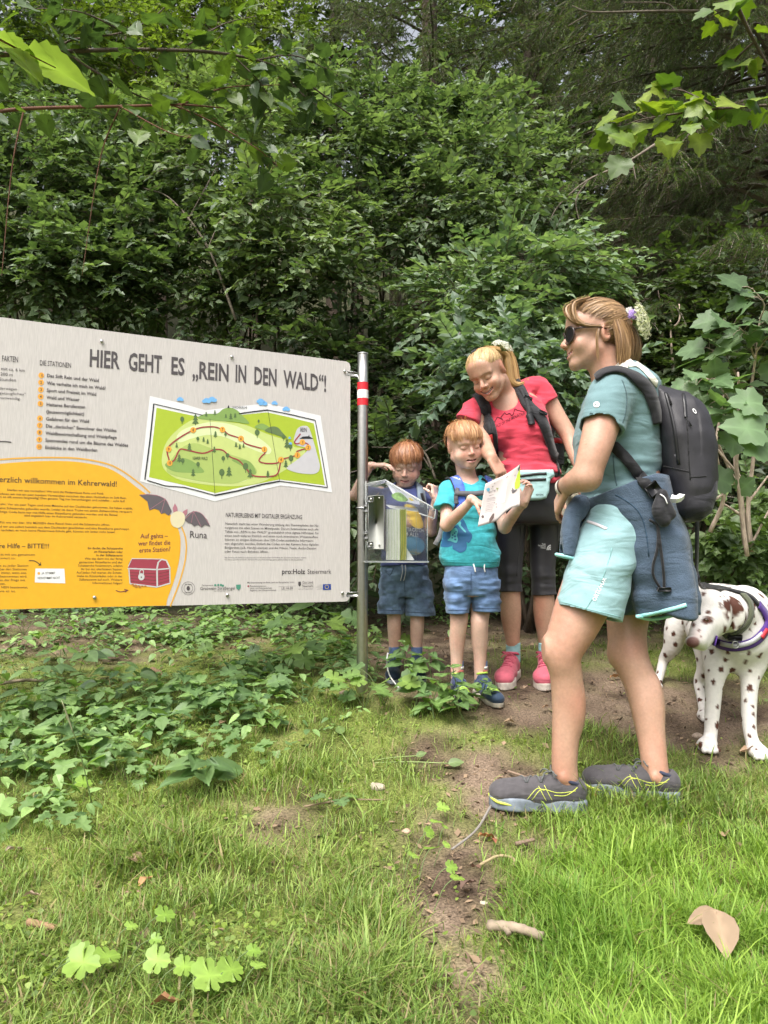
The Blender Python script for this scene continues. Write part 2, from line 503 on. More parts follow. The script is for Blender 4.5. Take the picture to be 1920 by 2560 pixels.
# ------------------------------------------------------------------ ground
def blob(px, py, cx, cy, rx, ry): return np.exp(-(((px-cx)/rx)**2 + ((py-cy)/ry)**2))
def bare(X, Y):
 """0 where plants cover the soil, 1 on trodden earth"""
 Z = gh(X, Y); px, py = project(np.stack([X, Y, Z], -1))
 b = np.zeros_like(X)
 for cx, cy, rx, ry, w in ((1120, 2240, 170, 230, 1.05), (1170, 2430, 140, 150, .9), (720, 2070, 140, 85, .8), (1220, 1960, 140, 120, 1.0), (1300, 1780, 260, 80, .9), (1480, 1740, 420, 90, 1.15), (1750, 1800, 240, 90, 1.15), (1090, 1640, 240, 90, 1.2), (1250, 1560, 460, 90, 1.1), (980, 1560, 170, 110, .9), (1800, 1900, 120, 45, .7), (200, 1610, 420, 70, .75), (620, 1600, 260, 60, .6), (1060, 1880, 120, 60, .6), (1360, 2120, 110, 60, .7), (1480, 2260, 90, 60, .55), (1000, 2500, 70, 60, .5), (1400, 2200, 80, 60, .5), (620, 1930, 90, 40, .3), (430, 2250, 120, 50, .2), (250, 2380, 180, 70, .2)):
  b = np.maximum(b, w * blob(px, py, cx, cy, rx, ry))
 b = b + .55*noise2(X*5 + 9, Y*5) * .6 + .25*noise2(X*14, Y*14, 3.3)
 return np.clip(b, 0, 1), px, py
def ground():
 ys = np.concatenate([np.linspace(-4, 1.0, 14), np.linspace(1.05, 6, 190), np.linspace(6.1, 16, 60), np.linspace(17, 300, 40)])
 xs = np.concatenate([-np.geomspace(3.1, 200, 26)[::-1], np.linspace(-3, 3, 210), np.geomspace(3.1, 200, 26)])
 X, Y = np.meshgrid(xs, ys); Z = gh(X, Y)
 b, px, py = bare(X, Y)
 near = (Y > .8) & (Y < 7)
 Z = Z + near * (.008*noise2(X*22, Y*22, 1.1) + .004*noise2(X*55, Y*55, 5.1))
 b = np.where(Y > 4.6, 1, b*.95)
 soil = np.array((.19, .14, .10)); dark = np.array((.075, .052, .036)); moss = np.array((.115, .14, .034)); straw = np.array((.23, .19, .11))
 n1 = np.clip(.5 + .9*noise2(X*9 + 4, Y*9, 2.2), 0, 1)[..., None]; n2 = np.clip(.9*noise2(X*24, Y*24, 6.2), 0, 1)[..., None]
 C = (soil*n1 + dark*(1-n1)) * (1-.5*n2) + straw*.5*n2
 w = np.clip(1.25 - 1.5*b, 0, 1)[..., None]; C = C*(1-w) + (moss*(.7+.6*n1))*w
 far_green = np.clip((Y-4.4)/1.5, 0, 1)[..., None]; C = C*(1-far_green) + np.array((.04, .042, .02))*far_green  # far ground goes over to the dark green of undergrowth
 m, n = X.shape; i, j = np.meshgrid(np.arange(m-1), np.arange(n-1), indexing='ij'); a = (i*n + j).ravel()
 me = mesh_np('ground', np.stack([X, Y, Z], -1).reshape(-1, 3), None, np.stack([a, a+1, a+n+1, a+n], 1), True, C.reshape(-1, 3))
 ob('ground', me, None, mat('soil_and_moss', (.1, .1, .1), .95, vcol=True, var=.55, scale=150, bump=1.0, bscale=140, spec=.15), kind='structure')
ground()
# ------------------------------------------------------------------ leaves, twigs, sprays
def leafmat(name, t=.36, tc=(1.2, 1.35, .5), rough=.46, spec=.5): return mat(name, (.06, .1, .03), rough, vcol=True, trans=t, transcol=tc, spec=spec, var=.0)
m_leaf = leafmat('leaf'); m_leaf_gloss = leafmat('glossy_leaf', .34, (1.2, 1.4, .5), .4, .6)
m_bark = mat('bark', (.085, .062, .045), .9, var=.4, scale=40, bump=.8, bscale=60, stretch=(3, 3, .5))
m_pale = mat('pale_bark', (.48, .38, .30), .85, var=.35, scale=30, bump=.5, bscale=70, stretch=(2, 2, .6))
m_grey = mat('grey_dead_wood', (.17, .14, .11), .9, var=.3, scale=30); m_twig = mat('reddish_twig', (.14, .06, .035), .8, var=.3)
m_needle = mat('spruce_needles', (.05, .08, .03), .55, vcol=True, trans=.3, transcol=(1.2, 1.3, .5))
def leaf5(l, w, g, fold=.18, curl=.12):
 """a small folded leaf along +x: 5 points, 4 faces"""
 z = -curl*l
 return np.array([(0, 0, 0), (.45*l, -w/2, fold*w), (l, 0, z), (.45*l, w/2, fold*w), (.5*l, 0, -.02*l)]), np.array([(0, 1, 4), (1, 2, 4), (2, 3, 4), (3, 0, 4)])
def make_spray(seed, n=13, L=.34, ll=.062, lw=.036, droop=.25, twin=False):
 g = np.random.default_rng(seed); V, T, lid = [], [], []; k = 0
 def put(P, az, pitch, roll, l, w):
  nonlocal k
  v, t = leaf5(l, w, g)
  ca, sa, cp, sp, cr, sr = math.cos(az), math.sin(az), math.cos(pitch), math.sin(pitch), math.cos(roll), math.sin(roll)
  Rx = np.array([[1, 0, 0], [0, cr, -sr], [0, sr, cr]]); Ry = np.array([[cp, 0, sp], [0, 1, 0], [-sp, 0, cp]]); Rz = np.array([[ca, -sa, 0], [sa, ca, 0], [0, 0, 1]])
  V.append(P + v @ (Rz @ Ry @ Rx).T); T.append(t + k); lid.append(np.full(5, len(lid))); k += 5
 pos = []
 for i in range(n):
  t = .12 + .88*(i + .5)/n; sgn = 1 if i % 2 else -1
  P = np.array((t*L, .03*L*math.sin(t*5 + seed), -droop*L*t*t)); pos.append(P)
  sc = (.75 + .5*g.random()) * (1 - .25*t)
  put(P, sgn*math.radians(58 - 25*t + g.normal()*14), math.radians(8 + g.normal()*16), g.normal()*.4, ll*sc, lw*sc)
  if twin: put(P, -sgn*math.radians(58 - 25*t + g.normal()*14), math.radians(8 + g.normal()*16), g.normal()*.4, ll*sc, lw*sc)
 put(pos[-1], g.normal()*.2, math.radians(15), g.normal()*.3, ll*.8, lw*.8)
 # twig: a three-sided rod
 tw = np.array([(t*L, .03*L*math.sin(t*5 + seed), -droop*L*t*t) for t in np.linspace(0, 1, 5)]); r = .0022
 for i in range(5):
  for a in (0, 2.1, 4.2): V.append((tw[i] + (0, r*math.cos(a), r*math.sin(a)))[None]); lid.append(np.array([-1]))
 for i in range(4):
  for j in range(3):
   a, b = k + i*3 + j, k + i*3 + (j+1) % 3; T.append(np.array([(a, b, b+3), (a, b+3, a+3)]))
 return np.vstack(V), np.vstack(T), np.concatenate(lid)
SPRAYS = [make_spray(s, 12, .34, .062 + .012*(s % 3), .038 + .008*(s % 3)) for s in range(6)]
SPRAYS_BIG = [make_spray(s + 20, 9, .34, .085, .052, .3, True) for s in range(4)]
SPRAYS_FINE = [make_spray(s + 40, 17, .40, .042, .026, .2, True) for s in range(4)]
LEAF_K = np.array((1.22, 1.22, 1.32)); TWIGC = np.array((.11, .085, .055))
def scatter(templates, P, D, U, S, c0, c1, g, shade=None):
 """many copies of the sprays as plain arrays: base points P, directions D, ups U, sizes S"""
 Vs, Ts, Cs, n = [], [], [], 0
 X = D / np.linalg.norm(D, axis=1, keepdims=True); Y = np.cross(U, X); Y /= np.linalg.norm(Y, axis=1, keepdims=True); Z = np.cross(X, Y)
 R = np.stack([X, Y, Z], 1)
 which = g.integers(0, len(templates), len(P))
 for k, (tv, tt, lid) in enumerate(templates):
  i = np.nonzero(which == k)[0]
  if not len(i): continue
  V = np.einsum('va,nab->nvb', tv, R[i] * S[i][:, None, None]) + P[i][:, None]
  nl = lid.max() + 1
  lc = np.clip(g.random((len(i), 1)) * .55 + g.normal(size=(len(i), nl)) * .22 + .22, 0, 1)
  C = (np.array(c0) + (np.array(c1) - np.array(c0)) * lc[..., None]) * LEAF_K
  C = np.concatenate([C, np.tile(TWIGC, (len(i), 1, 1))], 1)[:, lid]
  m = len(tv)
  Vs.append(V.reshape(-1, 3)); Cs.append(C.reshape(-1, 3)); Ts.append((tt[None] + (np.arange(len(i)) * m)[:, None, None]).reshape(-1, 3) + n); n += len(i) * m
 return np.vstack(Vs), np.vstack(Ts), np.vstack(Cs)
def lobe_sprays(lobe, g, dens, flat=.55):
 """spray bases in an ellipsoid given by pixels: (px, py, depth, rx px, ry px, depth radius)"""
 px, py, d, rx, ry, rd = lobe
 c = W(px, py, d); r = np.array((rx*d/F, rd, ry*d/F))
 n = max(6, int(dens * math.pi * r[0] * r[2]))
 u = g.normal(size=(n, 3)); u /= np.linalg.norm(u, axis=1, keepdims=True)
 u[:, 1] = np.where(g.random(n) < .8, -np.abs(u[:, 1]), u[:, 1])             # mostly the side towards the clearing
 q = u * (g.random(n)**.38)[:, None]
 P = c + q * r
 P += .06 * np.stack([noise3(P[:, 0]*2, P[:, 1]*2, P[:, 2]*2 + k) for k in (0, 7, 13)], 1)
 D = u * (1, 1, .45) + g.normal(size=(n, 3)) * (.55, .45, .22); D[:, 2] -= .05
 U = np.tile((0, -.25, 1.0), (n, 1)) + g.normal(size=(n, 3)) * flat * .5
 return P, D, U
def stems(mb, base, tips, g, r0=.022, n=9):
 for t in tips:
  t = np.asarray(t, float); m = base + (t - base) * .5 + np.array((g.normal()*.12, g.normal()*.1, .25))
  P = smoothline([base + g.normal(size=3)*.03*(1, 1, 0), m, t], n); mb.tube(P, np.linspace(r0, r0*.2, n), 5)
def shrub(name, lobes, label, cat, c0, c1, dens=75, spr=None, size=1.0, seed=0, material=None, base=None, flat=.55, stem=m_bark, r0=.022, group=None, sz=.25):
 g = np.random.default_rng(seed + 100)
 d = np.mean([l[2] for l in lobes]); bx = np.mean([W(l[0], l[1], l[2])[0] for l in lobes]) if base is None else base[0]
 by = d + .25 if base is None else base[1]
 b = np.array((bx, by, float(gh(bx, by))))
 root = empty(name, b, label, cat, group)
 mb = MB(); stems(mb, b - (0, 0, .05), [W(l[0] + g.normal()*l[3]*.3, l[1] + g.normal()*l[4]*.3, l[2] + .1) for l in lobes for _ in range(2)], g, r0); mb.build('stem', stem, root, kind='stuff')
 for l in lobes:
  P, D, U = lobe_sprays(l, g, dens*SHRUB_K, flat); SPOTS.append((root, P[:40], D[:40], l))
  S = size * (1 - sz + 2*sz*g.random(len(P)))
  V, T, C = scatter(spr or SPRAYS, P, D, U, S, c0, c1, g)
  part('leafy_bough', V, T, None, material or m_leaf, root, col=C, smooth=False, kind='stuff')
 return root
# ------------------------------------------------------------------ shrubs at the edge of the wood
SPOTS = []; SHRUB_K, TREE_K = 4.2, 3.1
GA, GB = (.05, .085, .036), (.16, .22, .10)
GY0, GY1 = (.06, .095, .018), (.21, .28, .05)  # lighter, yellower leaf pair with backlight put into its colour
GG0, GG1 = (.08, .13, .08), (.21, .275, .175)
shrub('shrub', [(40, 560, 5.2, 200, 190, .5), (-80, 380, 5.4, 160, 190, .5), (90, 720, 5.0, 210, 120, .4), (190, 440, 5.5, 160, 130, .4)], 'tall leafy shrub at the far left above the yellow corner of the board', 'shrub', GA, GB, seed=1)
shrub('shrub', [(350, 560, 5.4, 190, 150, .5), (300, 400, 5.7, 170, 120, .5), (420, 730, 5.2, 200, 110, .4), (230, 680, 5.1, 160, 120, .4)], 'dense mid-green shrub behind the station list of the board', 'shrub', GA, GB, seed=2)
shrub('shrub', [(590, 430, 5.3, 170, 90, .4), (660, 560, 5.1, 150, 90, .4), (740, 660, 4.9, 120, 70, .35), (560, 640, 5.3, 130, 110, .4), (640, 760, 5.2, 130, 70, .3), (530, 310, 5.8, 190, 90, .5)], 'arching shrub whose light boughs reach over the middle of the board', 'shrub', (.06, .10, .04), (.20, .26, .115), seed=3)
shrub('shrub', [(880, 420, 6.0, 170, 110, .5), (790, 300, 6.3, 170, 100, .5), (980, 330, 6.4, 160, 100, .5), (900, 560, 5.8, 140, 90, .4)], 'broad shrub above the steel post in the middle of the hedge', 'shrub', GA, (.17, .23, .11), seed=4)
shrub('shrub', [(1130, 440, 6.0, 180, 120, .5), (1060, 560, 5.8, 140, 90, .4), (1230, 560, 5.7, 170, 100, .5), (1290, 430, 6.3, 150, 90, .4), (1190, 330, 6.6, 170, 80, .4)], 'spreading shrub in the upper middle behind the bending woman', 'shrub', (.058, .095, .044), (.19, .25, .125), seed=5)
shrub('shrub', [(1270, 740, 5.0, 190, 110, .45), (1160, 800, 4.9, 130, 80, .4), (1370, 690, 5.1, 140, 90, .4), (1300, 850, 4.8, 170, 70, .35)], 'pale green rounded shrub right behind the heads of both women', 'shrub', (.07, .12, .06), (.22, .29, .15), dens=95, seed=6)
shrub('shrub', [(1190, 960, 4.4, 110, 80, .3), (1300, 910, 4.35, 120, 80, .3), (1420, 960, 4.3, 90, 110, .3), (1420, 1130, 4.3, 80, 120, .3)], 'dogwood with grey-green leaves between the two women', 'shrub', GG0, GG1, dens=60, spr=SPRAYS_BIG, seed=7, material=m_leaf_gloss)
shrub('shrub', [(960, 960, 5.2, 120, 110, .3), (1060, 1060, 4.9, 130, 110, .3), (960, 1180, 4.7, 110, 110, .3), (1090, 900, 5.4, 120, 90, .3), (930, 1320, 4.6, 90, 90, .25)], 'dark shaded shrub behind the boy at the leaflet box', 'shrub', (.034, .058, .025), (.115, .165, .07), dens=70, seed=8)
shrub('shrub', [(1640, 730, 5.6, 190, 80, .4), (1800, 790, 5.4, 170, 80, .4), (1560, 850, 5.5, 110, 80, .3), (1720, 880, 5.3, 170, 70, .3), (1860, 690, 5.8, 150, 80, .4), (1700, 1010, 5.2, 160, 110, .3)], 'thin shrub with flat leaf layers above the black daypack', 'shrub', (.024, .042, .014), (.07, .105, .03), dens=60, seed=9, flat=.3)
shrub('shrub', [(1770, 1330, 3.9, 110, 50, .25), (1880, 1370, 3.8, 90, 70, .25), (1740, 1400, 4.1, 80, 40, .2), (1850, 1280, 4.2, 100, 50, .2), (1900, 1470, 3.7, 60, 40, .2)], 'low bright bush beside the pale stems behind the dalmatian', 'bush', (.055, .095, .03), (.15, .22, .07), dens=120, seed=10, size=.75, spr=SPRAYS_BIG)
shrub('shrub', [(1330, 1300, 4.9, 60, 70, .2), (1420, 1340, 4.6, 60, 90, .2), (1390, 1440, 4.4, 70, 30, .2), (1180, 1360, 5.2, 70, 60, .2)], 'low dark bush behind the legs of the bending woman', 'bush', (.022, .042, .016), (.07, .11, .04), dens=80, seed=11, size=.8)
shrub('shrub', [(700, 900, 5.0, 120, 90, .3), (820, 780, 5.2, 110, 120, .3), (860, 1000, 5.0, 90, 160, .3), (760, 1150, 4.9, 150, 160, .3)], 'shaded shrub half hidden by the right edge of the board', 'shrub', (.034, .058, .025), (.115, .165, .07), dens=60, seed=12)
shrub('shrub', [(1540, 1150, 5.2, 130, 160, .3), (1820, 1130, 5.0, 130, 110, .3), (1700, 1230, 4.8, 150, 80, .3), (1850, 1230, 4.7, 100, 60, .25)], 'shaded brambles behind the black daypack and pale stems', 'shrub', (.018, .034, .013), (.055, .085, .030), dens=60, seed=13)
# ------------------------------------------------------------------ trees behind
def tree(px, d, lobes, label, c0, c1, seed, size=1.7, dens=22, r0=.12, kind='tree', group=None):
 x = W(px, 1000, d)[0]; g = np.random.default_rng(seed + 300); b = np.array((x, d, float(gh(x, d))))
 root = empty(kind, b, label, 'tree', group)
 top = max(W(l[0], l[1], l[2])[2] for l in lobes)
 mb = MB(); P = smoothline([b - (0, 0, .2), b + (g.normal()*.15, 0, (top - b[2])*.5), (x + g.normal()*.3, d, top)], 14); mb.tube(P, np.linspace(r0, r0*.25, 14), 9)
 for l in lobes:
  for _ in range(3):
   t = W(l[0] + g.normal()*l[3]*.35, l[1] + g.normal()*l[4]*.35, l[2]); k = P[min(13, max(3, int(13*(t[2] - .6 - b[2])/(top - b[2]))))]
   mb.tube(smoothline([k, (k + t)/2 + (0, 0, .25), t], 8), np.linspace(r0*.3, .006, 8), 5)
 mb.build('trunk', m_bark, root)
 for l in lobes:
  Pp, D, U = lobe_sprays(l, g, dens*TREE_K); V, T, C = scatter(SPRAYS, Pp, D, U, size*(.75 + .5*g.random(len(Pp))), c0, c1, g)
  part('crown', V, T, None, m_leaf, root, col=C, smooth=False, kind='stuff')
 return root
tree(380, 9.0, [(330, 130, 9, 260, 130, 1.0), (560, 90, 9.4, 200, 120, .9), (160, 220, 8.7, 220, 110, .8), (480, 240, 8.6, 220, 80, .7)], 'sunlit yellow-green broadleaf tree in the upper left', GY0, GY1, 1, 1.4, 30)  # sunlit look comes from the lighter leaf colours
tree(-150, 8.0, [(-20, 60, 8, 260, 160, .9), (-60, 300, 7.6, 220, 160, .8)], 'broadleaf tree in the far upper left corner behind the overhanging branch', GA, (.10, .15, .05), 2, 1.4, 30)
tree(640, 12.5, [(620, 40, 12.5, 190, 120, 1.2), (420, -20, 12.5, 260, 110, 1.2), (720, 170, 12, 130, 120, 1.0)], 'tall light broadleaf tree left of the bright gap in the crowns', (.05, .085, .02), (.17, .23, .04), 3, 1.8, 18)
tree(1400, 15, [(1240, 40, 15, 180, 80, 1.2), (1560, 150, 15, 150, 90, 1.2), (1180, 240, 15, 120, 110, 1.2), (1640, 60, 15, 140, 100, 1.2)], 'distant bright broadleaf tree seen between the spruces', (.06, .09, .02), (.19, .25, .05), 4, 2.2, 9)
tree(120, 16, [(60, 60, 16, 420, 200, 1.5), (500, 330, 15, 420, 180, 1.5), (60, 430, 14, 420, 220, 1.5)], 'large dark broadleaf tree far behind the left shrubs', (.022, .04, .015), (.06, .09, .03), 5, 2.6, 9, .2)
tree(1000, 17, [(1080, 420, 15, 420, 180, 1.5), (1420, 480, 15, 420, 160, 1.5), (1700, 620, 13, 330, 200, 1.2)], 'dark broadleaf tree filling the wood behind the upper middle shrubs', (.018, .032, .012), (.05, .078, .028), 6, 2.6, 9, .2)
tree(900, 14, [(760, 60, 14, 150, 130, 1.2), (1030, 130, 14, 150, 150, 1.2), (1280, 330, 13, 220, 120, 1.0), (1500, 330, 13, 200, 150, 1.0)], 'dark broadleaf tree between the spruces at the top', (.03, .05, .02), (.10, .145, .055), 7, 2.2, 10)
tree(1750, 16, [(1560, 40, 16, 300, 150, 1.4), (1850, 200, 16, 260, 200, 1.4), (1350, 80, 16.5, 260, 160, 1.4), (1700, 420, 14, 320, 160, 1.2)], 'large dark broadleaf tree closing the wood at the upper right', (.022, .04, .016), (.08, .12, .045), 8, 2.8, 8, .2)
def spruce_bough(seed, L=2.4):
 g = np.random.default_rng(seed); mb = MB(); V, T, C = [], [], []; n = 0
 main = np.array([(t*L, .05*math.sin(t*4 + seed), .10*math.sin(t*2.6) - .32*L*t*t*.55) for t in np.linspace(0, 1, 14)])
 mb.tube(main, np.linspace(.022, .004, 14), 4, col=(.10, .075, .055))
 twigs = []
 for i in range(58):
  t = .12 + .88*g.random(); p = np.array([np.interp(t, np.linspace(0, 1, 14), main[:, k]) for k in range(3)]); sgn = -1 if i % 2 else 1
  ln = (.20 + .42*g.random()) * (1.15 - .7*t); az = sgn*math.radians(50 + 20*g.normal() - 18*t)
  hang = .25 + .75*g.random()
  q = [p + ln*s*np.array((math.cos(az)*(1-.3*s*hang), math.sin(az)*(1-.4*s*hang), -.05 - .75*s*hang)) for s in np.linspace(0, 1, 5)]
  twigs.append(np.array(q))
  for _ in range(3):
   s = g.random(); p2 = q[1 + int(s*3)]; a2 = az + g.normal()*.8; l2 = ln*.45
   twigs.append(np.array([p2 + l2*s2*np.array((math.cos(a2)*.6, math.sin(a2)*.6, -.25 - .7*s2*hang)) for s2 in np.linspace(0, 1, 4)]))
 twigs.append(main[6:])
 for tw in twigs:
  ln = np.linalg.norm(np.diff(tw, axis=0), axis=1).sum(); k = int(ln/.016) + 3
  cc = np.array((.07, .105, .045)) + np.array((.10, .14, .05))*g.random()**1.5
  if g.random() < .10: cc = np.array((.10, .085, .06))
  for s in np.linspace(0, 1, k):
   j = min(int(s*(len(tw)-1)), len(tw)-2); f = s*(len(tw)-1) - j; p = tw[j]*(1-f) + tw[j+1]*f; dr = nrm(tw[j+1] - tw[j])
   for _ in range(2):
    o = nrm(g.normal(size=3)); o = nrm(o - dr*(o @ dr)); tip = p + (dr*.55 + o*.8)*.026*(.7 + .6*g.random()); w = np.cross(dr, o)*.0036
    V += [p - w, p + w, tip]; C += [cc]*3; T.append((n, n+1, n+2)); n += 3
  mb.tube(tw, .0022, 3, col=(.12, .09, .065), cap=False)
 mb.add(np.array(V), tris=T); c = np.vstack(mb.c[:-1] + [np.array(C)])
 return np.vstack(mb.v), mb, c
def make_boughs():
 out = []
 for s in range(4):
  V, mb, c = spruce_bough(s + 5)
  q = np.vstack(mb.q); t = np.vstack(mb.t); t = np.vstack([t, q[:, [0, 1, 2]], q[:, [0, 2, 3]]])
  out.append((V, t, c))
 return out
BOUGHS = make_boughs()
def spruce(x, d, H, label, seed, zmin=.8, n=46, face=None, scale=1.0, zmax=None):
 g = np.random.default_rng(seed + 500); b = np.array((x, d, float(gh(x, d)))); root = empty('spruce_tree', b, label, 'tree')
 mb = MB(); mb.tube([b + (0, 0, z) for z in np.linspace(-.3, H, 12)], np.linspace(.17, .03, 12), 10); mb.build('trunk', m_bark, root)
 Ms = []
 for V, t, c in BOUGHS:
  me = bpy.data.meshes.get('spruce_bough_%d' % len(Ms))
  if me is None:
   me = mesh_np('spruce_bough_%d' % len(Ms), V, t, None, False, c); me.materials.append(m_needle)
  Ms.append(me)
 for i in range(n):
  z = zmin + (min(H, zmax or H) - zmin) * (i + g.random()) / n; s = scale * (1.05 - .75*z/H) * (.8 + .4*g.random())
  az = g.random()*6.283 if face is None else face + g.normal()*.75
  o = bpy.data.objects.new('bough', Ms[i % len(Ms)]); COL.objects.link(o); o.parent = root
  o.location = (.08*math.cos(az), .08*math.sin(az), z); o.rotation_euler = (g.normal()*.15, .05 + g.normal()*.12, az); o.scale = (s, s, s)
 return root
spruce(W(1075, 300, 9.5)[0], 9.5, 15, 'spruce with hanging grey-green twigs right of the bright gap in the crowns', 1, 2.6, 80, -1.57, 1.0, 11)
spruce(W(1330, 300, 11)[0], 11, 17, 'spruce with a bare dark trunk in the upper middle of the wood', 2, 3.4, 80, -1.57, 1.0, 13)
spruce(W(1960, 500, 6.6)[0], 6.6, 12, 'big spruce whose drooping boughs reach in from the right edge above the daypack', 3, 1.3, 110, 2.9, 1.25, 6.5)
spruce(W(1640, 300, 9.5)[0], 9.5, 15, 'dark spruce behind the yellow-green maple twig in the upper right', 4, 2.0, 90, -1.6, 1.05, 11)
spruce(W(860, 200, 13)[0] - .2, 13.5, 18, 'slim spruce behind the bright gap, left of the hanging twigs', 5, 5.0, 44, -1.57, .85, 13)
spruce(W(250, 200, 14)[0], 14, 18, 'dark spruce behind the sunlit tree in the upper left', 6, 3.0, 44, -1.57, 1.1, 14)
spruce(W(1820, 200, 13)[0], 13, 18, 'tall dark spruce in the upper right corner of the wood', 7, 3.0, 70, -1.57, 1.1, 14)
# ------------------------------------------------------------------ leaves one can pick out
def outline_leaf(name, pts, bend=.15, fold=.12, rings=2):
 """a leaf mesh from half an outline (x along, y out), mirrored; folded on its midrib and bent"""
 P = np.array(pts, float); full = np.vstack([P, (P * (1, -1))[::-1][1:-1]]); n = len(full); c = np.array((np.mean(P[:, 0]), 0))
 V = [c] + [c + (p - c)*k for k in (.55, 1.0) for p in full]
 V = np.array(V); z = np.abs(V[:, 1])*fold - bend*V[:, 0]**2 + .03*np.sin(V[:, 0]*9)*np.abs(V[:, 1])*2
 V3 = np.column_stack([V, z])
 T = [(0, 1+i, 1+(i+1) % n) for i in range(n)]; Q = [(1+i, 1+n+i, 1+n+(i+1) % n, 1+(i+1) % n) for i in range(n)]
 return V3, np.array(T), np.array(Q)
def leaf_mesh(name, shape, color, material=None, var=.12):
 V, T, Q = shape; g = np.random.default_rng(abs(hash(name)) % 1000 if False else sum(map(ord, name)))
 rib = np.exp(-(V[:, 1]/.03)**2)[:, None]; C = np.array(color) * (1 + var*g.normal(size=(len(V), 1))*.3) * (1 + .35*rib)
 me = mesh_np(name, V, T, Q, True, C); me.materials.append(material or m_leaf); return me
MAPLE = outline_leaf('maple', [(0, 0), (-.05, .12), (-.09, .30), (.02, .34), (.08, .40), (.16, .56), (.24, .53), (.32, .55), (.38, .45), (.48, .50), (.64, .53), (.65, .42), (.62, .30), (.72, .25), (.82, .21), (.88, .10), (1, 0)], .22, .10)
GERAN = outline_leaf('geranium', [(0, 0), (-.14, .16), (-.10, .36), (.05, .42), (.10, .52), (.24, .52), (.28, .34), (.36, .48), (.50, .52), (.58, .40), (.54, .22), (.66, .28), (.78, .24), (.80, .10), (.90, 0)], .12, .16)
def toothed(w, teeth, wid=.5):
 pts = [(0, 0)]
 for i in range(teeth):
  t = (i + .5)/teeth; e = w*math.sin(math.pi*min(1, t*.9 + .12)**.8); pts += [(t, e), (t + .45/teeth, e*.86)]
 return pts + [(1.02, 0)]
NETTLE = outline_leaf('nettle', toothed(.36, 8), .28, .22)
OVATE = outline_leaf('ovate', [(0, 0), (.08, .14), (.22, .26), (.42, .31), (.62, .26), (.82, .14), (1, 0)], .2, .15)
HAZEL = outline_leaf('hazel', toothed(.42, 7), .2, .14)
def lmesh(name, shape, cols): return [leaf_mesh(name + '_leaf_%d' % i, shape, c) for i, c in enumerate(cols)]
L_MAPLE_Y = lmesh('yellow_maple', MAPLE, [(.16, .23, .025), (.12, .19, .022), (.20, .26, .035), (.075, .13, .025)])
L_MAPLE_D = lmesh('sycamore', MAPLE, [(0.145, 0.232, 0.109), (0.123, 0.203, 0.087), (0.174, 0.261, 0.123), (0.102, 0.174, 0.072)])
L_BIG = lmesh('drooping', HAZEL, [(.22, .30, .08)])
L_HAZEL = lmesh('hazel', HAZEL, [(.05, .085, .035), (.07, .115, .035), (.04, .07, .032), (.10, .155, .03)])
L_NETTLE = lmesh('nettle', NETTLE, [(0.123, 0.210, 0.072), (0.152, 0.254, 0.072), (0.102, 0.181, 0.065)])
L_GERAN = lmesh('cranesbill', GERAN, [(0.145, 0.239, 0.065), (0.189, 0.290, 0.065), (0.116, 0.196, 0.072)])
L_PALE = lmesh('pale_cranesbill', GERAN, [(.23, .36, .06), (.26, .40, .075), (.20, .33, .05)])
L_OVATE = lmesh('ground_elder', OVATE, [(0.109, 0.181, 0.072), (0.138, 0.225, 0.080), (0.087, 0.145, 0.065)])
_dg = np.random.default_rng(4242)
def put_leaf(root, meshes, P, X, N, size, name='leaf'):
 """one leaf: base P, direction X, upper side N"""
 X = nrm(X); N = np.asarray(N, float); Z = nrm(N - X*(N @ X)); Y = np.cross(Z, X)
 o = bpy.data.objects.new(name, meshes[int(_dg.integers(len(meshes)))]); COL.objects.link(o); o.parent = root
 M = Matrix(((X[0], Y[0], Z[0], 0), (X[1], Y[1], Z[1], 0), (X[2], Y[2], Z[2], 0), (0, 0, 0, 1)))
 o.rotation_euler = M.to_euler(); o.location = [float(c) for c in (P - np.array(root.location))]; o.scale = (size,)*3
 return o
def leafy_branch(name, label, cat, twigs, meshes, size, material, n_per_m=16, spread=.05, up=(0, -.35, 1), seed=0, tilt=.35, petiole=.35, skip=.0, extra=()):
 """twigs: list of (points as (px, py, depth), radius, has leaves); every leaf is a part"""
 g = np.random.default_rng(seed); p0 = W(*twigs[0][0][0]); root = empty(name, p0, label, cat)
 pet = MB(); npet = 0
 for pts, r, lv in twigs:
  P = smoothline(np.array([W(*p) for p in pts]), 24); mb = MB(); mb.tube(P, np.linspace(r, r*.35, 24), 6); mb.build('twig', material, root)
  if not lv: continue
  ln = np.linalg.norm(np.diff(P, axis=0), axis=1).sum(); k = int(ln*n_per_m*lv)
  for i in range(k):
   t = skip + (1 - skip)*(i + g.random())/k; j = min(int(t*23), 22); p = P[j]; dr = nrm(P[j+1] - P[j])
   sd = nrm(np.cross(dr, (0, 0, 1))) * (1 if i % 2 else -1)
   X = nrm(dr*.6 + sd*(.7 + .3*g.random()) + np.array((0, -.1, -.25)) + g.normal(size=3)*.35)
   b = p + X*size*petiole*(.6 + .8*g.random()) + g.normal(size=3)*spread*.3
   pet.tube([p, (p + b)/2 + (0, 0, .008), b], .0011, 3, cap=False); npet += 1
   put_leaf(root, meshes, b, X, np.array(up) + g.normal(size=3)*tilt, size*(.6 + .6*g.random()))
 for px, py, d, ang, s in extra:
  put_leaf(root, meshes, W(px, py, d), (math.cos(ang), -.1, math.sin(ang)), (0, -.8, .5), s)
 if npet: pet.build('leaf_stalks', material, root, kind='stuff')
 return root
L_SHRUB = lmesh('shrub', OVATE, [(.12, .175, .075), (.15, .21, .09), (.095, .14, .055), (.18, .245, .11)])
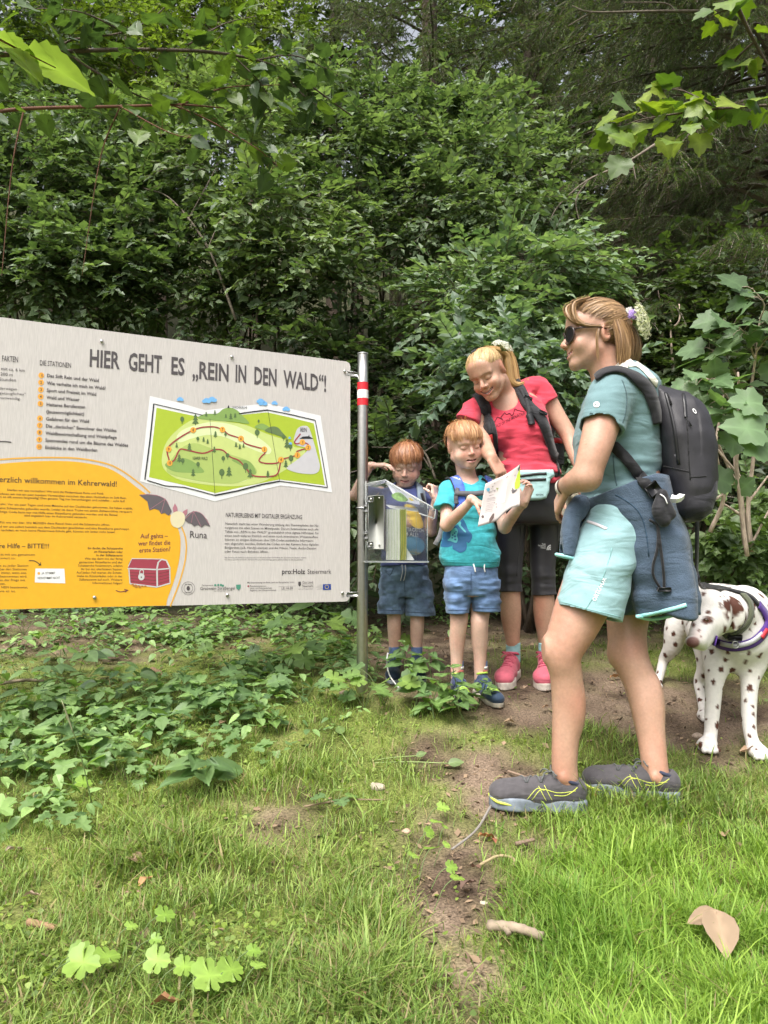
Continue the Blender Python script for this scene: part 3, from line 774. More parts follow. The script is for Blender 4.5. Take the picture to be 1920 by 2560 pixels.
for root, P, D, l in SPOTS:                                     # the leaves of the shrubs that stand out singly
 for p, d in list(zip(P, D))[:22]:
  q = p + np.array((0, -.12, 0)); put_leaf(root, L_SHRUB, q, d + (0, -.2, -.1), (0, -.3, 1) + _dg.normal(size=3)*.3, .07*(.8 + .5*_dg.random()))
leafy_branch('overhanging_branch', 'leafy branch hanging in over the upper left of the clearing, lowest one', 'branch', [([(-60, 290, 2.6), (60, 272, 2.7), (300, 266, 2.8), (450, 262, 3.0), (560, 270, 3.2)], .008, .5), ([(60, 272, 2.7), (30, 420, 2.7), (4, 690, 2.75)], .0035, .0), ([(300, 266, 2.8), (250, 400, 2.85), (205, 690, 2.9)], .0035, .0), ([(430, 262, 3.0), (520, 300, 3.05), (640, 370, 3.1), (700, 420, 3.2)], .004, 1.6), ([(450, 262, 3.0), (560, 220, 3.1), (700, 212, 3.2)], .004, 1.4), ([(300, 266, 2.8), (420, 330, 2.8), (500, 350, 2.9)], .003, 1.2)], L_HAZEL, .09, m_twig, 26, seed=31, up=(0, -.2, 1))
leafy_branch('overhanging_branch', 'dark forked branch with drooping leaves above the lowest overhanging one', 'branch', [([(-60, 140, 2.7), (105, 132, 2.75), (330, 124, 2.9), (560, 134, 3.1), (720, 180, 3.3), (880, 290, 3.5)], .010, .9), ([(170, 134, 2.8), (240, 180, 2.8), (330, 232, 2.9), (400, 258, 3.0)], .006, 1.0), ([(150, 128, 2.8), (180, 100, 2.8), (310, 80, 2.9), (400, 30, 3.0), (440, -30, 3.0)], .005, 1.3), ([(470, 112, 3.0), (560, 60, 3.1), (640, 40, 3.2)], .004, 1.6), ([(640, 150, 3.2), (740, 140, 3.3), (850, 190, 3.4)], .004, 1.9), ([(700, 170, 3.3), (760, 240, 3.3), (820, 280, 3.4)], .004, 1.8), ([(580, 136, 3.1), (660, 220, 3.1), (680, 300, 3.2)], .003, 1.7), ([(310, 80, 2.9), (200, 30, 2.7), (60, 20, 2.6)], .004, 1.4)], L_HAZEL, .09, m_bark, 27, seed=32, up=(0, -.2, 1))
big = leafy_branch('overhanging_branch', 'large pale green leaf sprig hanging close by at the left edge', 'branch', [([(-70, 60, 1.35), (20, 110, 1.4), (140, 170, 1.45)], .003, .0)], L_PALE, .15, m_twig, seed=33)
for (px, py, d, ex, ey, s) in ((-20, 85, 1.38, 100, 150, .13), (60, 130, 1.42, 230, 205, .15), (20, 120, 1.4, 110, 190, .10)):
 a, b = W(px, py, d), W(ex, ey, d + .08); put_leaf(big, L_BIG, a, b - a, (.45, .35, .8), np.linalg.norm(b - a)*1.05)
leafy_branch('maple_branch', 'bright yellow-green maple branch reaching in at the upper right edge', 'branch', [([(1830, -30, 2.7), (1845, 20, 2.7), (1886, 104, 2.75), (1935, 190, 2.8)], .011, .9), ([(1960, 262, 2.75), (1840, 268, 2.8), (1718, 281, 2.85), (1600, 300, 2.9), (1540, 326, 2.9)], .006, 2.0), ([(1800, 272, 2.8), (1700, 225, 2.9), (1640, 232, 2.95)], .004, 1.7), ([(1886, 104, 2.75), (1840, 150, 2.8), (1810, 215, 2.8)], .005, 1.5), ([(1845, 20, 2.7), (1800, 30, 2.7), (1775, 45, 2.75)], .004, 1.8), ([(1780, 272, 2.85), (1740, 310, 2.8), (1690, 345, 2.8)], .003, 1.6), ([(1620, 296, 2.9), (1560, 270, 2.9)], .003, 2.0)], L_MAPLE_Y, .10, m_bark, 20, seed=34, up=(.15, -.75, .8), tilt=.5, extra=((1580, 360, 2.8, 2.6, .10), (1545, 328, 2.85, 2.9, .085), (1560, 395, 2.8, -2.2, .10), (1750, 335, 2.8, -1.6, .09), (1655, 345, 2.85, -1.2, .09)))
leafy_branch('sycamore_sapling', 'sycamore sapling with large grey-green leaves beside the black daypack', 'sapling', [([(1868, 1390, 3.3), (1850, 1250, 3.25), (1842, 1140, 3.2), (1870, 1010, 3.15), (1888, 900, 3.1), (1900, 800, 3.05)], .010, .5), ([(1870, 1010, 3.15), (1820, 900, 3.05), (1770, 870, 3.0)], .005, 2.6), ([(1860, 1050, 3.1), (1790, 960, 3.0), (1730, 940, 2.95)], .005, 2.6), ([(1850, 1080, 3.1), (1800, 1030, 3.0), (1760, 1020, 2.95)], .004, 2.6), ([(1888, 900, 3.1), (1860, 830, 3.0), (1800, 800, 2.95)], .004, 2.8), ([(1900, 800, 3.05), (1910, 760, 3.0), (1880, 720, 2.95)], .004, 2.6), ([(1890, 880, 3.05), (1930, 830, 3.0)], .004, 2.4)], L_MAPLE_D, .108, m_pale, 19, seed=35, up=(-.1, -.75, .75), tilt=.35, skip=.2, extra=((1910, 1080, 2.8, 2.9, .17), (1925, 1130, 2.8, 2.6, .16), (1905, 1010, 2.85, 3.0, .14)))
def bare_stem(label, pts, r, seed=0):
 mb = MB(); tw = [smoothline(np.array([W(*p) for p in q]), 18) for q in pts]; root = empty('bare_stem', tw[0][0], label, 'stem')
 for i, P in enumerate(tw):
  m = MB(); m.tube(P, 1.25*np.linspace(r*(1 if i == 0 else .55), r*.3, 18), 7); m.build('stem' if i == 0 else 'twig', m_grey if 'dead' in label and 'forked' not in label else m_pale, root)
bare_stem('pale forked dead stem nearest the black daypack', [[(1775, 1330, 3.5), (1810, 1240, 3.45), (1790, 1130, 3.4), (1800, 1040, 3.4), (1815, 960, 3.4)], [(1808, 1235, 3.45), (1760, 1270, 3.4)], [(1790, 1120, 3.4), (1850, 1190, 3.4), (1880, 1215, 3.4)]], .009)
bare_stem('pale straight stem in the middle of the clump right of the daypack', [[(1865, 1380, 3.55), (1850, 1230, 3.5), (1838, 1140, 3.5), (1850, 1050, 3.45), (1845, 930, 3.4)], [(1850, 1230, 3.5), (1800, 1120, 3.45), (1770, 1040, 3.4)], [(1856, 1290, 3.5), (1810, 1260, 3.5)]], .012)
bare_stem('pale curved stem at the right edge of the clump', [[(1880, 1380, 3.5), (1870, 1270, 3.5), (1885, 1120, 3.45), (1870, 1040, 3.4), (1880, 960, 3.4)], [(1868, 1260, 3.5), (1920, 1190, 3.5)], [(1880, 1360, 3.5), (1930, 1260, 3.5)]], .010)
bare_stem('thin pale sapling stem behind the wild carrot flower', [[(1692, 970, 5.0), (1680, 890, 5.0), (1676, 800, 5.0)], [(1680, 822, 5.0), (1698, 800, 5.0), (1698, 760, 5.0)]], .011)
bare_stem('dead grey branch lying across the spruces at the top', [[(1800, 28, 6.0), (1640, 28, 6.0), (1480, 30, 6.0), (1430, 14, 6.0)], [(1690, 28, 6.0), (1660, 8, 6.0), (1560, 6, 6.0)], [(1480, 30, 6.0), (1420, 65, 6.1)]], .012)
bare_stem('dead spruce limb above the teal t-shirt woman', [[(1640, 360, 5.2), (1560, 410, 5.2), (1470, 450, 5.2), (1400, 510, 5.2), (1370, 560, 5.2)], [(1580, 400, 5.2), (1590, 450, 5.2)], [(1470, 450, 5.2), (1440, 500, 5.2), (1450, 560, 5.2)]], .009)
bare_stem('dead hazel stem among the shaded shrubs over the board', [[(590, 800, 4.8), (520, 620, 4.8), (430, 500, 4.9), (360, 470, 5.0)], [(520, 620, 4.8), (560, 540, 4.8), (640, 470, 4.9)], [(470, 550, 4.85), (540, 420, 4.9)]], .008)
bare_stem('thin dead twig tangle behind the boy at the box', [[(1090, 1200, 4.4), (1060, 1130, 4.4), (1010, 1120, 4.4), (930, 1118, 4.4)], [(1060, 1130, 4.4), (1130, 1090, 4.4), (1200, 1085, 4.5)], [(1075, 1170, 4.4), (1020, 1080, 4.4)]], .006)
# ------------------------------------------------------------------ people: shared pieces
class Head:
 def __init__(s, c, Fd, U, sc, child=False):
  s.c, s.s, s.child = np.asarray(c, float), sc, child
  s.f = nrm(Fd); U = np.asarray(U, float); s.u = nrm(U - s.f * (U @ s.f)); s.r = np.cross(s.f, s.u)
  s.M = np.stack([s.r, s.f, s.u])
 def P(s, x, y, z): return s.c + s.s * (x * s.r + y * s.f + z * s.u)
 def loc(s, P): return ((np.asarray(P) - s.c) @ s.M.T) / s.s
 def sculpt(s, v, smile=0.0, mouth=0.0):
  k = s.s; ch = s.child
  E = lambda c, r: prim_ell(s.P(*c), np.array(r) * k, s.M)
  C = lambda a, b, ra, rb=None: prim_cap(s.P(*a), s.P(*b), ra * k, (ra if rb is None else rb) * k)
  v.add(E((0, -.012, .035), (.075, .094, .078)), 0)
  v.add(E((0, .028, -.028), ((.064 if ch else .059), .06, .072)), .02 * k)
  jz = -.082 if ch else -.088
  for sx in (-1, 1):
   v.add(C((sx*(.052 if ch else .047), .004, -.05), (sx*.014, .066, jz), .021, .018), .02 * k)
   v.add(E((sx*(.039 if ch else .036), .058 if ch else .06, -.034 if not ch else -.04), (.027, .023, .027)), .02 * k)
   if smile: v.add(E((sx*.036, .068, -.026), (.018, .017, .014)), .012 * k)
   v.add(C((sx*.012, .083, .022), (sx*.044, .068, .02), .011), .014 * k)
  v.add(E((0, .07, jz - .002), (.019, .015, .015)), .016 * k)
  v.add(E((0, .066, .055), (.05, .022, .034)), .03 * k)
  v.add(E((0, .074, -.052), (.026, .017, .024)), .014 * k)                    # around the mouth
  for sx in (-1, 1):
   v.sub(E((sx*.031, .099, .002), (.0165, .017, .0115)), .016 * k)
   v.add(E((sx*.031, .0715, .001), (.0145, .0135, .0115)), .007 * k)       # lowered lids
  n = .82 if ch else 1.0
  v.add(C((0, .08, .012), (0, .086 + .019*n, -.024), .0075*n, .0105*n), .009 * k)
  for sx in (-1, 1):
   v.add(E((sx*.0115*n, .088 + .004*n, -.029), (.0085*n, .011*n, .0075*n)), .006 * k)
   v.sub(E((sx*.006*n, .092 + .008*n, -.0365), (.0032, .004, .003)), .003 * k)
  w = .023 + .008 * smile
  for i in range(6):                                                           # lips, curved round the teeth
   t0, t1 = (i - 3) / 3, (i - 2) / 3
   q = lambda t, z, b: (t*w, .0895 - .016*t*t, z + smile*.011*t*t - b*(1 - t*t))
   v.add(C(q(t0, -.0535, 0), q(t1, -.0535, 0), .0042 if abs(i-2.5) < 2 else .0032), .004 * k)
   v.add(C(q(t0, -.0635, .001 + mouth), q(t1, -.0635, .001 + mouth), .0052 if abs(i-2.5) < 2 else .0036), .004 * k)
  for i in range(6):
   t0, t1 = (i - 3) / 3, (i - 2) / 3
   q = lambda t: (t*w*.95, .097 - .016*t*t, -.0583 + smile*.011*t*t - mouth*.5*(1-t*t))
   v.sub(C(q(t0), q(t1), .0022 + mouth*.5), .002 * k)
  for sx in (-1, 1):                                                           # ears
   A = np.stack([nrm(s.r*sx*.88 - s.f*.42), nrm(s.f*.88 + s.r*sx*.42), s.u])
   c0 = s.P(sx*.069, -.02, -.004)
   v.add(prim_ell(c0, np.array((.012, .019, .031)) * k, A), .014 * k)
   v.sub(prim_ell(c0 + s.s*(A[0]*.009 + A[1]*.002), np.array((.007, .011, .02)) * k, A), .005 * k)
   v.add(prim_ell(c0 + s.s*(A[1]*.010 + A[0]*.001 + s.u*-.002), np.array((.005, .005, .008)) * k, A), .004 * k)
  return s
 def color(s, P, skin, lip, brow, smile=0., mouth=0., lash=(.09, .05, .035), freckle=0., browk=.8):
  L = s.loc(P); x, y, z = L.T; n = len(P)
  C = np.tile(np.array(skin, float), (n, 1))
  C *= (1 + .07 * noise3(P[:, 0]*60, P[:, 1]*60, P[:, 2]*60))[:, None]
  m_ = np.clip(noise3(P[:, 0]*17, P[:, 1]*17, P[:, 2]*13) + .2, 0, 1)[:, None]; C = C * (1 - m_*np.array((.04, .20, .22)))
  red = np.array((1.08, .80, .74))
  def blend(w, c, mul=False):
   nonlocal C
   w = np.clip(w, 0, 1)[:, None]; C = C * (1 - w) + (C * c if mul else np.array(c)) * w
  inh = (np.abs(x) < .1) & (np.abs(y) < .13) & (z > -.13) & (z < .13)
  ax = np.abs(x)
  blend(inh * np.exp(-(((ax - .038)/.017)**2 + ((z + .034)/.016)**2 + ((y-.075)/.03)**2)) * .75, red, True)
  blend(inh * np.exp(-((x/.012)**2 + ((z + .028)/.012)**2 + ((y-.105)/.02)**2)) * .7, red, True)
  blend(inh * (ax > .07) * np.exp(-(((y+.022)/.02)**2 + (z/.035)**2)) * .8, red, True)
  if freckle: blend(inh * (y > .05) * (noise3(P[:, 0]*330, P[:, 1]*330, P[:, 2]*330) > .45) * np.exp(-((z+.02)/.02)**2) * freckle, (.75, .6, .5), True)
  w = .023 + .008 * smile; t = x / w
  zc = -.0583 + smile*.011*t*t
  inside = inh * (np.abs(t) < 1.05) * (y > .066)
  hgt = np.where(z > zc, .0068 * (1 - .55*np.abs(t)), (.0098 + mouth*.6) * (1 - .5*np.abs(t)**2))
  blend(inside * (1 - np.clip((np.abs(z - zc) / np.maximum(hgt, 1e-4) - .75) / .35, 0, 1)) * .85, lip)
  blend(inside * (np.abs(z - zc + mouth*.5*(1-t*t)) < .0017 + mouth*.55) * (np.abs(t) < .98) * .9, (.10, .03, .025))
  bx = (ax - .031) / .02
  blend(inh * (y > .05) * (np.abs(bx) < 1.05) * np.exp(-((z - (.0205 + .003*(1-bx**2) - .002*np.maximum(bx, 0))) / .0034)**2) * browk, brow)
  ex = (ax - .031) / .0145
  zl = -.003 - .0045 * (1 - ex**2)
  blend(inh * (y > .05) * (np.abs(ex) < 1.05) * np.exp(-((z - zl) / .0016)**2) * .95, lash)
  blend(inh * (y > .05) * (np.abs(ex) < 1.2) * np.exp(-((z - .0115) / .003)**2) * .3, (.78, .66, .6), True)
  blend(inh * (y > .05) * (np.abs(ex) < 1.1) * np.exp(-((z + .012) / .004)**2) * .25, (.85, .7, .68), True)
  return np.clip(C, 0, 1)
 def dome(s, mb, axis, phi_end, rad=(.0785, .0975, .084), cen=(0, -.012, .033), n=56, m=18, col=(.3, .15, .06), tuck=.03):
  A = nrm(axis); B = nrm(np.array([0, 1., 0]) - A * A[1]); R = np.cross(A, B)
  az = np.arange(n) * 2 * math.pi / n
  V = []
  for i in range(m):
   ph = np.radians(phi_end(az)) * i / (m - 1)
   d = np.cos(ph)[:, None]*A + np.sin(ph)[:, None]*(np.cos(az)[:, None]*B + np.sin(az)[:, None]*R)
   V.append(np.array(cen) + d * np.array(rad) * (1 - tuck*(i/(m-1))**6))
  V = np.vstack(V)
  q = [(i*n+j, (i+1)*n+j, (i+1)*n+(j+1) % n, i*n+(j+1) % n) for i in range(m-1) for j in range(n)]
  mb.add(s.c + s.s * (V @ s.M), quads=q, col=col)
 def strands(s, mb, axis, phi_end, N, cols, rad=(.0785, .0975, .084), cen=(0, -.012, .033), w=.0028, lift=.007, jit=9, seg=9, start=4, clump=.0, seed=1, wave=.1, tips=0.0, tuck=0.):
  g = np.random.default_rng(seed)
  A = nrm(axis); B = nrm(np.array([0, 1., 0]) - A * A[1]); R = np.cross(A, B)
  for i in range(N):
   az = g.random() * 2 * math.pi
   pe = float(phi_end(np.array([az]))[0]) + g.normal() * jit
   p0 = start + g.random() ** .8 * pe * .55
   ph = np.radians(np.linspace(p0, pe, seg))
   aa = az + wave * g.normal() * np.linspace(0, 1, seg) + .03 * np.sin(np.linspace(0, 4, seg) + g.random() * 6)
   d = np.cos(ph)[:, None]*A + np.sin(ph)[:, None]*(np.cos(aa)[:, None]*B + np.sin(aa)[:, None]*R)
   lf = lift * (.25 + g.random()) * np.sin(np.linspace(.35, 2.4, seg)) + tips * g.random() * np.linspace(0, 1, seg)**3
   L = np.array(cen) + d * (np.array(rad) * (1 - tuck*np.linspace(0, 1, seg)**5)[:, None] + lf[:, None])
   P = s.c + s.s * (L @ s.M)
   c = np.array(cols[0]) + (np.array(cols[1]) - np.array(cols[0])) * np.clip(.5 + .32 * g.normal() + .18*math.sin(az*9), 0, 1)
   ww = w * s.s * (.6 + .8*g.random()) * np.clip(np.minimum(np.linspace(.6, 3, seg), np.linspace(5, .12, seg)), 0, 1)
   if i % 9 == 0: P = P + s.s*(d @ s.M)*(.012*g.random()*np.linspace(0, 1, seg)**2)[:, None]; ww = ww*.5
   mb.ribbon(P, (d @ s.M) + g.normal(size=3) * .3, ww, .0012, c, True)
def locks(mb, paths, N, spread, cols, w=.003, seed=3, seg=14, endspread=1.0):
 """hair that follows a guide line; paths: list of (points (world), radius along)"""
 g = np.random.default_rng(seed)
 for G0, rad in paths:
  G0 = smoothline(G0, seg); rad = np.interp(np.linspace(0, 1, seg), np.linspace(0, 1, len(rad)), rad)
  T = np.gradient(G0, axis=0); T /= np.linalg.norm(T, axis=1, keepdims=True)
  a = np.cross(T, (0, 1., .2)); a /= np.linalg.norm(a, axis=1, keepdims=True); b = np.cross(T, a)
  for i in range(N):
   th = g.random() * 6.283; r = math.sqrt(g.random()); end = seg - int(g.random() ** 2 * seg * .3 * endspread)
   off = (math.cos(th) * a + math.sin(th) * b) * (rad * r)[:, None]
   P = (G0 + off + g.normal(size=3) * .0015)[:end]
   out = (math.cos(th) * a + math.sin(th) * b)[:end]
   c = np.array(cols[0]) + (np.array(cols[1]) - np.array(cols[0])) * np.clip(.5 + .35 * g.normal(), 0, 1)
   mb.ribbon(P, out, w * (.6 + .8*g.random()) * np.clip(np.linspace(4, .15, end), 0, 1), .0012, c, True)
def hand(v, wrist, D, Np, thumb, s=1.0, curls=(.3, .3, .3, .3), tcurl=.4, spread=.06, wr=.022):
 """D: towards the fingers, Np: the way the palm faces, thumb: the side the thumb leaves on"""
 D = nrm(D); Np = np.asarray(Np, float); Np = nrm(Np - D * (Np @ D)); T = np.cross(D, Np)
 if T @ np.asarray(thumb, float) < 0: T = -T
 wrist = np.asarray(wrist, float); R = np.stack([T, D, Np]); k = .006 * s
 v.add(prim_box(wrist + D*.052*s, np.array((.037, .047, .0125)) * s, R, .011*s), .012 * s)
 v.add(prim_cap(wrist - D*.01*s, wrist + D*.02*s, wr*s*.95, .02*s), .014 * s)
 v.add(prim_ell(wrist + D*.035*s + T*.022*s + Np*.006*s, np.array((.016, .028, .013))*s, R), .01 * s)
 for i, (off, ln, r) in enumerate(((.028, .070, .0083), (.0095, .078, .0086), (-.0095, .073, .0082), (-.027, .057, .0072))):
  p = wrist + D*.094*s + T*off*s
  a = 0.0; d0 = nrm(D + T * spread * (1.5 - i))
  for j, (fr, cb) in enumerate(((.46, .9), (.30, 1.1), (.24, .8))):
   a += curls[i] * cb
   d = d0 * math.cos(a) + Np * math.sin(a)
   q = p + d * ln * fr * s
   v.add(prim_cap(p, q, r*s*(1 - .1*j), r*s*(.9 - .1*j)), .0035 * s)
   p = q
 p = wrist + D*.028*s + T*.03*s + Np*.006*s
 d = nrm(T*.75 + D*.75 + Np*.3)
 for j, (ln, r) in enumerate(((.036, .0105), (.03, .0095), (.022, .0083))):
  q = p + d * ln * s
  v.add(prim_cap(p, q, r*s, r*s*.92), .006 * s)
  p = q; d = nrm(d + (Np*.8 + D*.3 - T*.5) * tcurl)
def shoe(parent, heel, toe, m_up, m_sole, m_lace, h=.0032, high=0.0, wide=1.0, hgt=1.0, sole_t=.026, strapcol=None, collar=None, laces=True, lace_r=.0022, low=0.):
 heel, toe = np.asarray(heel, float), np.asarray(toe, float)
 y = nrm(toe - heel); x = nrm(np.cross(y, (0, 0, 1))); z = np.cross(x, y); L = np.linalg.norm(toe - heel)
 k = L / .28
 Pt = lambda a, b, c: heel + x*a*k*wide + y*b*L + z*c*k*hgt
 R = np.stack([x, y, z])
 lo, hi = np.minimum(heel, toe) - .09, np.maximum(heel, toe) + np.array((.09, .09, .22))
 v = Vol(lo, hi, h)
 E = lambda c, r, kk=.02: v.add(prim_ell(Pt(*c), np.array((r[0]*wide, r[1], r[2]*hgt))*k, R), kk*k)
 Cp = lambda a, b, ra, rb, kk=.02: v.add(prim_cap(Pt(*a), Pt(*b), ra*k, rb*k), kk*k)
 E((0, .15, .055), (.034, .046, .045), 0)
 Cp((0, .16, .07 - low*.6), (0, .30, .085 - low), .031, .033)
 Cp((0, .30, .078 - low), (0, .66, .055), .034, .030)
 E((.004, .76, .045), (.045, .068, .034))
 E((0, .5, .04), (.038, .085, .036))
 E((-.004, .87, .038), (.036, .036, .026))
 if high: Cp((0, .17, .08), (0, .20, .09 + high), .033, .034)
 v.cut(Pt(0, 0, .012), -z)
 ank = (0, .17, .09), (0, .16, .25)
 v.sub(prim_cap(Pt(0, .185, .085 - low + high*.6), Pt(0, .15, .26), .0265*k, .04*k), .006)
 P, T, Q = v.mesh(.01)
 up = part('shoe', P, T, Q, m_up, parent)
 tree = bvh(P, T, Q)
 # sole
 out = np.array([(0, -.012), (-.026, .004), (-.034, .12), (-.032, .35), (-.036, .55), (-.047, .72), (-.042, .88), (-.02, 1.0), (.012, 1.005), (.036, .9), (.048, .74), (.04, .55), (.033, .35), (.035, .12), (.026, .004)])
 out = smoothline(out, 44, True); out[:, 0] *= k*wide; out[:, 1] *= L
 v = Vol(lo, hi, h)
 v.add(prim_poly(out, heel + z*sole_t*.55*k, x, y, z, sole_t*.62*k, .008*k))
 P2, T2, Q2 = v.mesh(.01)
 part('sole', P2, T2, Q2, m_sole, up)
 if collar:
  mb = MB(); n = 20
  ring = [Pt(.03*math.cos(a), .175 + .115*math.sin(a), .105 - low + high + .012*math.sin(a)) for a in np.linspace(0, 2*math.pi, n)]
  mb.tube(ring, .006*k, 6, cap=False); mb.build('collar', collar, up)
 def top(a, b):
  q = tree.ray_cast(Vector(Pt(a, b, .3)), Vector(-z))
  return (np.array(q[0]) if q[0] is not None else Pt(a, b, .07)), z
 if laces:
  mb = MB()
  for i in range(5):
   b = .36 + .075 * i
   pts = [top(t*.024, b + .03*t*(-1)**i)[0] + z*.002 for t in np.linspace(-1, 1, 7)]
   mb.tube(pts, lace_r, 5)
  for sx in (-1, 1):                         # the bow
   b0 = top(0, .36)[0] + z*.004
   mb.tube(smoothline([b0, b0 + x*sx*.03*k + z*.012*k, b0 + x*sx*.045*k - y*.01 + z*.002, b0 + x*sx*.02*k - y*.012, b0], 12), lace_r, 5)
   mb.tube(smoothline([b0, b0 + x*sx*.02*k + y*.02*k + z*.004, b0 + x*sx*.04*k + y*.03*k - z*.012*k], 8), lace_r, 5)
  mb.build('laces', m_lace, up)
 if strapcol:
  mb = MB()
  for b, w in ((.33, .03),):
   pts, ns = [], []
   for t in np.linspace(-1.25, 1.25, 13):
    q = tree.find_nearest(Vector(Pt(t*.036, b, .075 + (1-t*t)*.02)))
    pts.append(np.array(q[0]) + np.array(q[1])*.001); ns.append(np.array(q[1]))
   mb.ribbon(pts, ns, w*k*1.6, .005)
  mb.build('strap', strapcol, up)
 return up, tree, Pt
def foot(leg, yaw, L):
 """heel and toe of a shoe under the leg that ends at leg (px, py, depth)"""
 p = W(*leg[:3]); y = nrm((math.sin(yaw), math.cos(yaw), 0))
 h = p - y * .19 * L; t = h + y * L
 for q in (h, t): q[2] = gh(q[0], q[1]) + .004
 z = min(h[2], t[2]);
 return h, t
def bodymesh(v, head, parent, mat_, adapt=.03, **kw):
 P, T, Q = v.mesh(adapt)
 C = head.color(P, **kw)
 part('body', P, T, Q, mat_, parent, col=C)
 return P
def wrinkle(A, sx, sy, sz, warp=1.0, ridge=False, zamp=None):
 def fn(x, y, z):
  q = noise3(x*3+5, y*3, z*3) * warp
  n = noise3(x*sx + q, y*sy + q, z*sz + q)
  if ridge: n = 1 - 2*np.abs(n)
  a = A if zamp is None else A * zamp(z)
  return a * (n + .4 * noise3(x*sx*2.3 + 9, y*sy*2.3 + q, z*sz*2.3))
 return fn
def zof(py, d): return W(960, py, d)[2]
skin_m = mat('skin', (.6, .38, .28), .46, vcol=True, sss=.12, var=.07, scale=120, bump=.16, bscale=300, spec=.4)
hair_m = mat('hair', (.3, .15, .06), .42, vcol=True, spec=.45)
SKIN_A = (.50, .30, .215); SKIN_B = (.475, .285, .205); SKIN_K = (.60, .40, .32)
def cloth(name, c, rough=.85, var=.10, scale=35, bump=.25, bscale=600, fold=.5, **kw):
 m = mat(name, c, rough, var=var, scale=scale, bump=bump, bscale=bscale, sheen=.15, spec=.25, **kw)
 nt = m.node_tree; N, L = nt.nodes, nt.links; b = N['Principled BSDF']
 tc = N.new('ShaderNodeTexCoord'); mp = N.new('ShaderNodeMapping'); mp.inputs['Scale'].default_value = (1, 1, 2.8); mp.inputs['Rotation'].default_value = (.3, .65, 0)
 n = N.new('ShaderNodeTexNoise'); n.inputs['Scale'].default_value = 7; n.inputs['Detail'].default_value = 2; n.inputs['Distortion'].default_value = .9
 L.new(tc.outputs['Object'], mp.inputs[0]); L.new(mp.outputs[0], n.inputs['Vector'])
 bp = N.new('ShaderNodeBump'); bp.inputs['Strength'].default_value = fold; bp.inputs['Distance'].default_value = .02
 L.new(n.outputs['Fac'], bp.inputs['Height'])
 old = b.inputs['Normal'].links[0].from_socket if b.inputs['Normal'].links else None
 if old is not None: L.new(bp.outputs[0], old.node.inputs['Normal'])
 else: L.new(bp.outputs[0], b.inputs['Normal'])
 return m
m_black = cloth('black_fabric', (.018, .018, .021), .7)
m_blackweb = cloth('black_webbing', (.012, .012, .014), .6)
m_plblack = mat('black_plastic', (.015, .015, .017), .35)
m_white = mat('white_print', (.8, .8, .8), .6)
m_black_print = mat('dark_print', (.05, .045, .05), .6)
def seams(name, tree, paths, m_, parent, w=.003, th=.001, lift=.0006, n=20):
 for p in paths:
  mb = MB(); strap(mb, tree, p, w, th, lift, n); mb.build(name, m_, parent)
m_denim = cloth('denim', (.115, .17, .265), .9, var=.5, scale=22, bump=.4)
m_denim2 = cloth('faded_denim', (.115, .19, .34), .9, var=.6, scale=11, bump=.4)
m_sockblue = cloth('blue_sock', (.10, .15, .29))
def sock(parent, pts, m_, bands=()):
 v = Vol(np.min([W(*p[:3]) for p in pts], 0) - .06, np.max([W(*p[:3]) for p in pts], 0) + .06, .0028)
 v.limb(pts, 0)
 a = W(*pts[0][:3]); b = W(*pts[-1][:3]); v.cut(a, a - b)
 v.disp(lambda x, y, z: .0006*np.sin(z*900))
 s = part('sock', *v.mesh(.01), m_, parent)
 for t0, t1, mm in bands:
  q = np.array(pts, float); p0 = q[0] + (q[-1]-q[0])*t0; p1 = q[0] + (q[-1]-q[0])*t1
  mb = MB(); A, B = W(*p0[:3]), W(*p1[:3])
  r = lambda p: p[3]*p[2]/F + .0012
  mb.tube([A, B], [r(p0), r(p1)], 22); mb.build('stripe', mm, s)
 return s
# ------------------------------------------------------------------ the information board
BR_T, BR_B = W(878, 905, 3.25), W(872, 1503, 3.25)
BL_T, BL_B = W(0, 793, 2.655), W(0, 1525, 2.655)
_s0 = (BR_T + BR_B) / 2
S_AX = nrm(np.array([*((BL_T + BL_B) / 2 - _s0)[:2], 0]))          # along the board, to the left
S_N = np.array((S_AX[1], -S_AX[0], 0)); S_N = S_N if S_N[1] < 0 else -S_N    # towards the camera
S_O = np.array((_s0[0], _s0[1], 0))
def sg(px, py):
 """photograph pixel -> place on the board's front (metres leftwards, height)"""
 r = ray(px, py); o = np.array((0, 0, CZ)); t = ((S_O - o) @ S_N) / (r @ S_N); p = o + r * t
 return (p - S_O) @ S_AX, p[2]
def sgP(s, z, lift=0.0): return S_O + S_AX * s + np.array((0, 0, z)) + S_N * lift
Z_T = np.mean([sg(878, 905)[1], sg(0, 793)[1]]); Z_B = np.mean([sg(872, 1503)[1], sg(0, 1525)[1]])
S_L = 2.05
board = empty('info_board', (S_O[0], S_O[1], gh(S_O[0], S_O[1])), 'large pale information board with yellow corner and green trail map on steel post', 'info board')
m_pan = mat('pale_wood_print', (.505, .475, .46), .5, var=.14, scale=26, stretch=(34, 34, .9), spec=.4)
def panel():
 r = .022; L, R_ = S_L, 0
 pts = []
 for cx, cz, a0 in ((R_ + r, Z_T - r, 90), (R_ + r, Z_B + r, 180), (L - r, Z_B + r, 270), (L - r, Z_T - r, 0)):
  for a in np.radians(np.linspace(a0, a0 + 90, 7)): pts.append((cx + r*math.cos(a), cz + r*math.sin(a)))
 n = len(pts); V = [sgP(s, z, 0) for s, z in pts] + [sgP(s, z, -.010) for s, z in pts]
 mb = MB(); T = poly_tris(pts)
 mb.add(V, tris=np.vstack([T, T + n]), quads=[(i, (i+1) % n, n+(i+1) % n, n+i) for i in range(n)])
 return mb.build('panel', m_pan, board, smooth=False)
pan = panel()
_pm = {}
